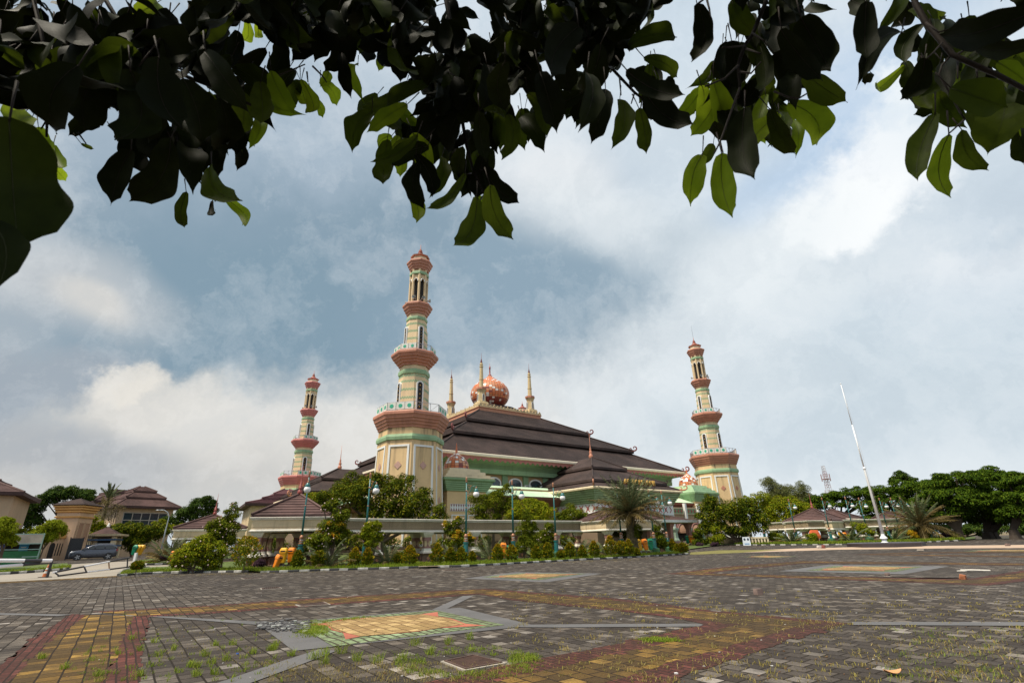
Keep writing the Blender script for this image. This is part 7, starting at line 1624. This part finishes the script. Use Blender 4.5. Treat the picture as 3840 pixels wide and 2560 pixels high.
o = tree('epiphyte_fern', 'shaggy green ferns growing on the trunk of the tall date palm', 'fern', [(2392, 1978, 15, 10), (2385, 1995, 10, 12)], 48.2, 2374, .4, 420, BK['olive'], .02, None, 81, 5, .6, asp=.2)
palm('palm crown sticking up behind the gate pillar', 352, 100, 0, 1866, 2.2, 12, 8, .2, dryk=0, elmin=.7, lw=.12)
YP = 'young palms on the lawns'
for (u, D, L, nf, lab, dry_) in ((1236, 37.8, 2.3, 16, 'bushy young palm in front of the flowering frangipani by the pavilion', .3), (1460, 39.3, 2.0, 18, 'grey green young palm left of the bright gold cone', .2), (1705, 41.0, 1.9, 12, 'young palm half hidden behind the red tipped cone', .1), (1838, 43.0, 2.2, 17, 'feathery young palm left of the orange bin', .1), (2168, 45.4, 2.1, 18, 'arching young palm at the walkway pillar left of the tallest golden shrub', .1), (2272, 47, 1.9, 15, 'grassy young palm left of the tallest golden shrub', .2), (2545, 57, 1.5, 11, 'small pale young palm by the entrance lamp', .1), (665, 63, 2.4, 15, 'dark young palm behind the left bushes', .4), (632, 60.5, 2.6, 22, 'brownish spreading young palm on the far left verge', .7), (700, 47, 2.3, 12, 'young palm behind the wide frangipani bush', .2), (2965, 76, 2.4, 16, 'grey young palm left of the first far pavilion pillar', .1), (3185, 76, 2.6, 14, 'young palm right of the far pavilion', .1), (3345, 77, 1.9, 13, 'young palm right of the flagpole', .1), (2000, 44.4, 1.6, 9, 'low young palm among the small trees mid walkway', .2)):
    palm(lab, u, D, 0, None, L, nf, int(u), young=True, group=YP, dryk=dry_, elmin=.35, lw=.05 if D < 50 else .09)
# ------------------------------------------------------------------ tree the photographer stands under
ov = empty('overhanging_tree', Vector((-1.6, -3.0, 0)), 0, 'dark leafy boughs with wavy pointed leaves hanging over the top of the view', 'tree')
OV = ov.location.copy()
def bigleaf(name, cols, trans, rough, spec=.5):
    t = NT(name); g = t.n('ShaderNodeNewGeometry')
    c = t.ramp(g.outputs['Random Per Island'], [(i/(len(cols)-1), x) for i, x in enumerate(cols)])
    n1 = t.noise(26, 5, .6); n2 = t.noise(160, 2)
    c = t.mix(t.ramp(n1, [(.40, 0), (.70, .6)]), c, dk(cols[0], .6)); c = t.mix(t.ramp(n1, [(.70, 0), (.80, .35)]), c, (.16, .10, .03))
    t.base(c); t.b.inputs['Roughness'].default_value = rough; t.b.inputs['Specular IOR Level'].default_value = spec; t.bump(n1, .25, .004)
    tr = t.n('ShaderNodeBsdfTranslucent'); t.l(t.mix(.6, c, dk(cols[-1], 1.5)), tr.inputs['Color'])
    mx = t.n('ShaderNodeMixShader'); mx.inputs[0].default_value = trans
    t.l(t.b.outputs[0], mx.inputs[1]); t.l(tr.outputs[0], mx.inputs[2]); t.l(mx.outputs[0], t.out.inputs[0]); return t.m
L_unlit = bigleaf('thick_unlit_leaf', [(.007, .010, .002), (.012, .018, .003), (.022, .030, .005)], .06, .6, .12)  # thick blades, with their shade put into the near-black colour
L_mid = bigleaf('half_lit_leaf', [(.022, .038, .003), (.045, .072, .005), (.08, .11, .008)], .34, .55, .15)  # tone between the shaded and the sunlit leaf colours
L_lit = bigleaf('thin_sunlit_leaf', [(.08, .15, .006), (.15, .23, .008), (.22, .29, .012)], .58, .5, .2)  # thin blades, with sun shining through put into the lime colour
L_shade = bigleaf('shaded_leaf', [(.014, .022, .002), (.022, .034, .003), (.035, .050, .004)], .16, .55, .15)  # darker leaf copy, shade put into the colour
twm = M('twig_brown', (.028, .018, .012), .75, .25, 30, bump=.2)
LM = [L_unlit, L_mid, L_lit, L_shade, twm, M('leaf_midrib', (.05, .055, .012), .6, .1, 5, bump=0)]
def leaf3(mb, base, tip, W, wid, mi, rg, bend=.14, fold=.42, n=24, rib=True):
    """one leaf blade: wavy margin, folded along the midrib, drip tip"""
    A = tip-base; L = A.length; a = A/L; w = (W-a*W.dot(a)).normalized(); nr = a.cross(w)
    ph = rg.uniform(0, 6.28); ph2 = rg.uniform(0, 6.28); R = []; bow = rg.uniform(-.17, .17); bl = L*bend*rg.uniform(.4, 1.5)*rg.choice((-1, 1)); cur = rg.uniform(-.14, .14)
    for i in range(n+1):
        t = i/n
        if t < .84: e = max(.001, math.sin(math.pi*min(1, t*.90+.05)))**.62
        else: e = max(.012, .62*max(0.0, 1-(t-.84)/.16)**1.5)
        if i == 0: e = .05
        c = base+A*t+nr*(bl*4*t*(1-t)+cur*L*t*t*t)+w*(bow*L*4*t*(1-t))
        row = []
        for s_ in (-1, -.55, 0, .55, 1):
            wave = (.075*math.sin(t*9+ph+(0 if s_ < 0 else 2))+.04*math.sin(t*17+ph2+s_))*abs(s_)*min(1, 3*t)
            row.append(c+w*(s_*wid*.5*e*(1+wave*1.3))+nr*(abs(s_)**1.4*fold*wid*.5*e+wave*wid*.8))
        R.append(row)
    mb.rings(R, False, False, mi, closed=False)
    if rib: mb.tube([r[2] for r in R[::3]], [.0011*(1-.7*i/(len(R)/3)) for i in range(len(R[::3]))], 3, 4 if mi == 0 else 5)
    return base
def twig(mb, pts, r0, r1):
    n = len(pts); mb.tube(pts, [r0+(r1-r0)*i/(n-1) for i in range(n)], 6)
def place(o): return [p-OV for p in o] if isinstance(o, list) else o-OV
def pv(u, v, d): r = ray(u, v); return Vector((0, 0, H))+r*d
rgc = random.Random(11)
BOUGH = {}; BR = []
def bough(k):
    if k not in BOUGH: BOUGH[k] = (MB(), MB())
    return BOUGH[k]
def hang(k, bu, bv, tu, tv, wpx, mi, real=.145, dep=None, petiole=True):
    lm, tw = bough(k); px = math.hypot(tu-bu, tv-bv)
    d = dep or max(.75, min(2.1, real*rgc.uniform(.9, 1.12)*F/px))
    d2 = d*(1+rgc.uniform(-.07, .07)); b = pv(bu, bv, d); t = pv(tu, tv, d2)
    view = ray((bu+tu)/2, (bv+tv)/2).normalized(); a = (t-b).normalized(); W = a.cross(view).normalized(); W = (W+view*rgc.uniform(-.45, .45)).normalized()
    wid = wpx/F*d/max(.6, abs(W.dot(a.cross(view).normalized()))); wid = min(wid, (t-b).length*.85)
    leaf3(lm, b-OV, t-OV, W, wid*.92, mi, rgc)
    if petiole:
        q = b-(t-b).normalized()*.025+Vector((rgc.uniform(-.015, .015), rgc.uniform(-.01, .01), .03)); lm.tube([b-OV+(t-b)*.03, b.lerp(q, .5)-OV, q-OV], [.0012, .0014, .002], 4, 4)
    return b
OVR = 3840/2352
def o_(k, rows):
    for (a, b, c, d, w, mi) in rows: hang(k, a*OVR, b*OVR, c*OVR, d*OVR, w*OVR, mi)
def z7(k, rows):
    for (a, b, c, d, w, mi) in rows: hang(k, 2400+a/1.633, b/1.633, 2400+c/1.633, d/1.633, w/1.633, mi)
hang('left', 34, 440, 68, 950, 330, 3, dep=.62); hang('left', -60, 820, -8, 1112, 130, 3, dep=.6)
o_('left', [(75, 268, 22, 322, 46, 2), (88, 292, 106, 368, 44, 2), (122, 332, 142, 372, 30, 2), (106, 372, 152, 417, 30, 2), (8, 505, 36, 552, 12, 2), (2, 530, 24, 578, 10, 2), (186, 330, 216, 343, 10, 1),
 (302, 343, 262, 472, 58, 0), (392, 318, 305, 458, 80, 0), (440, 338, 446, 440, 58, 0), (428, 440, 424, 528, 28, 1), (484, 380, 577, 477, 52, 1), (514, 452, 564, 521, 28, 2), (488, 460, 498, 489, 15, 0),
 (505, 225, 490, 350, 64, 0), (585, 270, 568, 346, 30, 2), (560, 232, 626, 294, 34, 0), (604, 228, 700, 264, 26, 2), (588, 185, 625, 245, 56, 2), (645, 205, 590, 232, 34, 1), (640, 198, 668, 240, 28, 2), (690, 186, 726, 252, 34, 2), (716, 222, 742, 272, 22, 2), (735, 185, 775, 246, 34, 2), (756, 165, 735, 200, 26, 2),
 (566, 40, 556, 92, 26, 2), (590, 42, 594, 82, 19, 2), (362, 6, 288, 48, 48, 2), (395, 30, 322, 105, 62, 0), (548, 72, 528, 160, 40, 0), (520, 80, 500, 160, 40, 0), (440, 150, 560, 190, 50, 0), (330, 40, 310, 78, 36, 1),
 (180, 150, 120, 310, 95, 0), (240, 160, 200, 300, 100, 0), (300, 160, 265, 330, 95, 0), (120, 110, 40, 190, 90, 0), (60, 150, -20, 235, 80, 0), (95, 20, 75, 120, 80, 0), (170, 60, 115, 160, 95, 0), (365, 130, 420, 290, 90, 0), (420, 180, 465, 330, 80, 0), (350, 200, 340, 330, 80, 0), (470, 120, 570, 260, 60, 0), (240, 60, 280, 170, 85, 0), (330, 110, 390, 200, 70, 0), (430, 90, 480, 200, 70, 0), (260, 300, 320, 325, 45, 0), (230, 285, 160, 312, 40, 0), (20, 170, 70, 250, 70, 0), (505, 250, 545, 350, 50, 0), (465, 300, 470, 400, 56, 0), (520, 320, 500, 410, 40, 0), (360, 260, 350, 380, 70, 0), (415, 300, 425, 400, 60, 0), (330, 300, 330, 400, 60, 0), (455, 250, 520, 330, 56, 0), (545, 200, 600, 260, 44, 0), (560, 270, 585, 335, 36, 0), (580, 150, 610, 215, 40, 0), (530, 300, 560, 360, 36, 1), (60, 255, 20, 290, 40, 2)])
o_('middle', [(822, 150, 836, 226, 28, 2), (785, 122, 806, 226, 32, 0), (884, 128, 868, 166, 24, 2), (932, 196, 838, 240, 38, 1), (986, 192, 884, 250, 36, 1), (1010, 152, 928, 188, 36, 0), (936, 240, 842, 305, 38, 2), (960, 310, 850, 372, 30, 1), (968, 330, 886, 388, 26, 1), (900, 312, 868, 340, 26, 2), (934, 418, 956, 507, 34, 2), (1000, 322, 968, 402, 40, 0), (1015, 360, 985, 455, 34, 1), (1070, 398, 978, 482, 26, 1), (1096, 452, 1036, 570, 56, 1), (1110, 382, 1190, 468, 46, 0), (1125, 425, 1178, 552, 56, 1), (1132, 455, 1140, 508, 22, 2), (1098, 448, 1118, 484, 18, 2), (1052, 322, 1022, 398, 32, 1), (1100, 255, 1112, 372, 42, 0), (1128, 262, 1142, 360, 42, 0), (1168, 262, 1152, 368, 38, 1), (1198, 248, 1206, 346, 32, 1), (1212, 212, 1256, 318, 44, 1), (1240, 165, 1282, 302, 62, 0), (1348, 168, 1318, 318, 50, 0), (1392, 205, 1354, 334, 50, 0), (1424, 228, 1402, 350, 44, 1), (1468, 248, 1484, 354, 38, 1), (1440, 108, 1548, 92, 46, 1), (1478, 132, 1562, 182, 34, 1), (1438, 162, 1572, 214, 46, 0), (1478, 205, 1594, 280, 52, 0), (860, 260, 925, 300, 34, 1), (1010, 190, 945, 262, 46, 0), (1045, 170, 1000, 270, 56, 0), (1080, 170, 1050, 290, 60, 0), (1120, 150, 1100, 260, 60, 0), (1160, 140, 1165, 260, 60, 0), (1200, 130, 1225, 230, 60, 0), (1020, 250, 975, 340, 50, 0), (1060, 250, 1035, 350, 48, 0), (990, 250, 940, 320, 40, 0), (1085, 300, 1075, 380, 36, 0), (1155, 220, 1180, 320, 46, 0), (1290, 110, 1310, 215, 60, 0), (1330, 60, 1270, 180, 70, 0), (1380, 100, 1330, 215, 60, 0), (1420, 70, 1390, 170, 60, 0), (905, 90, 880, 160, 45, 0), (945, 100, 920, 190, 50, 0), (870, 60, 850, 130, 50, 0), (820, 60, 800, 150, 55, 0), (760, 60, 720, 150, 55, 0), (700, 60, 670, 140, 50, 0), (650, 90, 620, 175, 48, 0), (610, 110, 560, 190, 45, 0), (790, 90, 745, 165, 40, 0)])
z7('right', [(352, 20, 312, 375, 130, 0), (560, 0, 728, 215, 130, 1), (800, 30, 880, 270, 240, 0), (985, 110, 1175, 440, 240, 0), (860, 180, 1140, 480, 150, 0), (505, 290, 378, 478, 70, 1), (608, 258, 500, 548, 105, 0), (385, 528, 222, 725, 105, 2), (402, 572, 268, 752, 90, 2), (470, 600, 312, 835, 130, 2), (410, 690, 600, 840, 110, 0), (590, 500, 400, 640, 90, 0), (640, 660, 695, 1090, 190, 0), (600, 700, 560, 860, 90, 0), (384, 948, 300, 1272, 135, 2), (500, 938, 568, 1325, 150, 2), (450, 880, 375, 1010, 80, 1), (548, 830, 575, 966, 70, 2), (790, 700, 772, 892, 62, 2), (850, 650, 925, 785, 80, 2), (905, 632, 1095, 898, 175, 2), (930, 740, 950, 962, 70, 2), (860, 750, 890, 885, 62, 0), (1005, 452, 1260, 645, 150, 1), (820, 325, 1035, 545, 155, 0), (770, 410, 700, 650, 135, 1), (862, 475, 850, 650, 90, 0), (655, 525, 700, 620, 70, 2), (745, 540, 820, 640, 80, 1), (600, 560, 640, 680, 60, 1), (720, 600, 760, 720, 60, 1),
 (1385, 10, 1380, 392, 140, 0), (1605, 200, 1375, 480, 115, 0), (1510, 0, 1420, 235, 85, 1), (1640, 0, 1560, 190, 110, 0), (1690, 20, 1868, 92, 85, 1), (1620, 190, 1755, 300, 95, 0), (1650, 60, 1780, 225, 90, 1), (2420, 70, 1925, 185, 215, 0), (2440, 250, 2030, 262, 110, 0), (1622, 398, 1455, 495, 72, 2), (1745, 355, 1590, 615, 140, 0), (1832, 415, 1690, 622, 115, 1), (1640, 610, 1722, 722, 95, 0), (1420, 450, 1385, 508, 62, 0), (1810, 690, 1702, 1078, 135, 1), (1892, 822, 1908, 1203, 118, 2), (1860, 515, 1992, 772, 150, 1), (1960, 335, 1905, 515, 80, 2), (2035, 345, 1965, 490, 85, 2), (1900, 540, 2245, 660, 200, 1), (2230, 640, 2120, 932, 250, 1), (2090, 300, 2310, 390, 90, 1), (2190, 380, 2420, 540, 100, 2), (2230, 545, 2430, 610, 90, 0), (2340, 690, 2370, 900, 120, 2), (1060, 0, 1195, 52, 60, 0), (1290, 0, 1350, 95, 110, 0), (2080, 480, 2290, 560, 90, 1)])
def cluster(k, cx_, cy_, sx, sy, n, kinds, lo=95, hi=185):
    for _ in range(n):
        u, v = rgc.gauss(cx_, sx), rgc.gauss(cy_, sy); a = rgc.gauss(1.65, .5); l = rgc.uniform(lo, hi)
        hang(k, u, v, u+l*math.cos(a), v+l*math.sin(a), l*rgc.uniform(.34, .48), rgc.choice(kinds))
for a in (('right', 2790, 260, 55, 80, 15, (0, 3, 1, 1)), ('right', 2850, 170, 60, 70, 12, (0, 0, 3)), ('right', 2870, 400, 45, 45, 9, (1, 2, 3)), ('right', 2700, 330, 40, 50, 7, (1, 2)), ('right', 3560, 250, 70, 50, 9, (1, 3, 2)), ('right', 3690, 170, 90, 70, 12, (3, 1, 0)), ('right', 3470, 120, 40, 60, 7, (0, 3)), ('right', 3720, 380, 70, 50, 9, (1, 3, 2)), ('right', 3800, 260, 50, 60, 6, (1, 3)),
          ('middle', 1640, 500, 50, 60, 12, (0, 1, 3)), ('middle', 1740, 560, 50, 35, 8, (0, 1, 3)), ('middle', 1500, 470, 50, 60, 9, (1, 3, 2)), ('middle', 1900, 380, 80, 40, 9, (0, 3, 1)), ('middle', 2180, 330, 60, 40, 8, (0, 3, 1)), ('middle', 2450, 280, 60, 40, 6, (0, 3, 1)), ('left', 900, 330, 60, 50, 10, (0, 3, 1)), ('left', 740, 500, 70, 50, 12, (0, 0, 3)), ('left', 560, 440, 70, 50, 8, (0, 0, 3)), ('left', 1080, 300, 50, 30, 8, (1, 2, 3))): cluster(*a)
def twpx(k, pts, d, r0, r1, conv):
    lm, tw = bough(k); P = []
    for i, (x, y) in enumerate(pts): u, v = conv(x, y); P.append(pv(u, v, d[0]+(d[1]-d[0])*i/(len(pts)-1))-OV)
    tb = MB(); twig(tb, P, r0, r1); BR.append((k, r0, tb)); return P
c7 = lambda x, y: (2400+x/1.633, y/1.633); c6 = lambda x, y: (1200+x/1.568, y/1.568); c5 = lambda x, y: (x/1.364, y/1.364)
ends = []
ends.append(twpx('right', [(1600, -260), (1660, -60), (1690, 30), (1750, 140), (1850, 260), (1910, 335), (2050, 400), (2200, 465), (2352, 545), (2450, 600)], (1.35, 1.15), .0085, .005, c7)[0])
ends.append(twpx('right', [(820, -150), (760, 40), (690, 210), (640, 280), (600, 400), (612, 520), (600, 600)], (1.3, 1.25), .006, .0035, c7)[0])
for pts in ([(1750, 140), (1830, 198), (1925, 172)], [(1850, 262), (1800, 320), (1755, 360)], [(1910, 335), (1850, 400), (1830, 460), (1880, 540), (1960, 690), (1990, 730)], [(1930, 340), (2030, 285)], [(1945, 370), (1945, 480)], [(2060, 400), (2065, 475)], [(2200, 465), (2195, 545)], [(1990, 730), (1890, 820)], [(640, 280), (560, 290), (505, 292)], [(650, 300), (740, 330)], [(600, 400), (520, 480), (400, 530)], [(605, 440), (680, 450), (740, 380)], [(610, 540), (490, 870), (455, 940)], [(490, 870), (508, 935)], [(820, 560), (905, 595), (970, 605), (1020, 575)], [(360, 20), (400, -10), (430, -60)], [(410, 0), (425, 60), (432, 105)], [(690, 205), (760, 250)]): twpx('right', pts, (1.25, 1.2), .0028, .0018, c7)
ends.append(twpx('middle', [(1400, -200), (1480, 20), (1530, 110), (1600, 250), (1650, 330), (1750, 440), (1850, 545), (1895, 580)], (1.75, 1.6), .0075, .004, c6)[0])
ends.append(twpx('middle', [(700, -200), (780, 200), (830, 560), (835, 700), (860, 850), (900, 1000), (950, 1110), (970, 1150)], (1.75, 1.5), .008, .003, c6)[0])
for pts in ([(1480, 20), (1560, 160), (1580, 240)], [(1895, 580), (1885, 640)], [(1850, 545), (1830, 610)], [(1760, 445), (1770, 560)], [(1660, 340), (1640, 440)], [(1220, 250), (1195, 360), (1240, 415)], [(900, 990), (955, 1000)], [(905, 1015), (855, 1025)], [(950, 1100), (1000, 1108)], [(970, 1140), (1025, 1165)], [(960, 1150), (925, 1200)], [(830, 640), (700, 720), (560, 900), (540, 1000), (525, 1085)], [(545, 940), (480, 910)], [(690, 450), (750, 470), (830, 500)], [(700, 400), (770, 395)]): twpx('middle', pts, (1.62, 1.55), .0028, .0018, c6)
ends.append(twpx('left', [(450, -150), (600, 100), (800, 310), (870, 350), (960, 395), (1100, 450), (1290, 540)], (1.55, 1.5), .008, .004, c5)[0])
ends.append(twpx('left', [(150, -100), (240, 300), (265, 450), (260, 560), (240, 640), (238, 700)], (1.3, 1.25), .005, .0025, c5)[0])
for pts in ([(260, 560), (190, 560), (140, 545)], [(262, 470), (300, 520)], [(255, 590), (210, 660)], [(400, 680), (440, 735)], [(1040, 950), (1100, 985), (1140, 1010)], [(1060, 960), (1140, 1000)], [(1100, 1005), (1100, 1030)], [(970, 20), (940, 190), (1000, 260)], [(860, 340), (950, 360), (1000, 395)], [(1290, 540), (1430, 385), (1560, 330)], [(1600, 340), (1650, 390), (1670, 420)], [(1570, 370), (1575, 420)], [(840, 640), (870, 700)], [(900, 700), (960, 860), (1040, 950)]): twpx('left', pts, (1.5, 1.45), .003, .0018, c5)
# inner foliage: only above the lower outline of the mass, leaving the sky gaps seen in the photograph
OUT = [(-400, 380), (0, 330), (60, 340), (150, 300), (250, 330), (330, 410), (420, 430), (520, 420), (620, 430), (640, 300), (700, 260), (780, 245), (850, 180), (900, 90), (960, 90), (1000, 150), (1080, 190), (1150, 230), (1210, 185), (1300, 205), (1400, 190), (1480, 200), (1550, 330), (1650, 440), (1750, 480), (1830, 480), (1900, 400), (1960, 320), (2020, 230), (2080, 250), (2180, 280), (2260, 300), (2330, 250), (2400, 150), (2470, 30), (2560, -60), (2640, -60), (2740, 20), (2900, 140), (2990, 120), (3060, 10), (3110, -60), (3400, -80), (3600, -40), (3900, 60), (4300, 120)]
HOLES = [(50, 130, 62), (205, 62, 26), (650, 30, 60), (690, 95, 40), (625, 270, 25), (880, 120, 42), (960, 190, 50), (1010, 250, 20), (480, 40, 18), (1080, 330, 60), (1150, 330, 60), (920, 60, 25), (2340, 90, 22), (1905, 230, 20), (1690, 55, 8), (1225, 250, 40), (1420, 240, 40), (1580, 235, 26)]
def outv(u):
    for (a, b), (c, d) in zip(OUT, OUT[1:]):
        if a <= u <= c: return b+(d-b)*(u-a)/(c-a)
    return -200
def okpt(p, m=0):
    q = proj(p)
    if q is None: return True
    u, v = q
    if v < -60 or u < -300 or u > 4140: return True
    if v > outv(u)-m: return False
    return all((u-a)**2+(v-b)**2 > (r+m*.4)**2 for a, b, r in HOLES)
def inner(k, n, box, seed):
    lm, tw = bough(k); rg = random.Random(seed); c = 0; tries = 0
    while c < n and tries < n*60:
        tries += 1
        if box[0] == 'frame':
            u = rg.uniform(box[1], box[2]); v = outv(u)-abs(rg.gauss(0, 1))*170-rg.uniform(0, 60); d = rg.uniform(box[3], box[4]); b = pv(u, v, d)
        else:
            b = Vector((rg.uniform(box[1], box[2]), rg.uniform(box[3], box[4]), rg.uniform(box[5], box[6])))
            q = proj(b)
            if q and -200 < q[0] < 4040 and q[1] > -80: continue
        L = rg.uniform(.11, .16)*(1 if box[0] == 'frame' else 1.7); a = Vector((rg.gauss(0, .5), rg.gauss(0, .4)+.1, -abs(rg.gauss(.8, .4)))).normalized(); t = b+a*L
        W = Vector((rg.gauss(0, 1), rg.gauss(0, .5), rg.gauss(0, .3))); W = W-a*W.dot(a)
        if W.length < .1: continue
        if not (okpt(b, 6) and okpt(t, 6) and okpt(b.lerp(t, .5)+W.normalized()*L*.22, 4) and okpt(b.lerp(t, .5)-W.normalized()*L*.22, 4)): continue
        leaf3(lm, b-OV, t-OV, W.normalized(), L*rg.uniform(.38, .5)*(1 if box[0] == 'frame' else 1.25), 0 if rg.random() < .86 else 1, rg, n=14 if box[0] == 'frame' else 4, rib=False); c += 1
        if c % 3 == 0: q = b+Vector((rg.uniform(-.05, .05), rg.uniform(-.05, .05), .08)); lm.tube([b-OV, q-OV], [.0015, .002], 4, 4)
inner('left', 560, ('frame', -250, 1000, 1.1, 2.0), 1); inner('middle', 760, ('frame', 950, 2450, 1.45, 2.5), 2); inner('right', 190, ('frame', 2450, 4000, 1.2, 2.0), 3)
inner('crown', 4200, ('box', -4.8, 3.8, -4.4, 1.8, 2.7, 5.0), 4)  # oversized leaves out of view, added to block sun and sky
root_ = Vector((0, 0, 0)); tm = MB(); fork = Vector((.15, .2, 2.3))
tm.tube([Vector((0, 0, -.3)), Vector((.02, .05, .4)), Vector((.1, .1, 1.4)), fork], [.34, .26, .22, .20], 12)
tm.build('trunk', bark, ov, True)
lb = MB()
for e in ends:
    m = fork.lerp(e, .5)+Vector((0, 0, .9)); lb.tube([fork-Vector((0, 0, .1)), fork.lerp(m, .5)+Vector((0, 0, .25)), m, m.lerp(e, .6)+Vector((0, 0, .2)), e], [.09, .06, .04, .02, .008], 7)
rg = random.Random(9)
for i in range(12):
    e = Vector((rg.uniform(-3, 5), rg.uniform(-1.2, 4.2), rg.uniform(3.4, 5)))
    w_ = e+OV; q = proj(w_)
    if q and q[1] > -150 and -300 < q[0] < 4100: continue
    m = fork.lerp(e, .5)+Vector((0, 0, .4)); lb.tube([fork, m, e], [.08, .045, .012], 6)
lb.build('limb', bark, ov, True)
mains = {}
for k, r0, tb in BR:
    if r0 > .004: mains.setdefault(k, tb.build('branch', twm, ov, True))
for k, r0, tb in BR:
    if r0 <= .004: tb.build('twig', twm, mains[k], True)
seen = set()
for k, r0, tb in BR:
    if r0 > .004:
        if k in seen: tb.build('branch', twm, ov, True)
        seen.add(k)
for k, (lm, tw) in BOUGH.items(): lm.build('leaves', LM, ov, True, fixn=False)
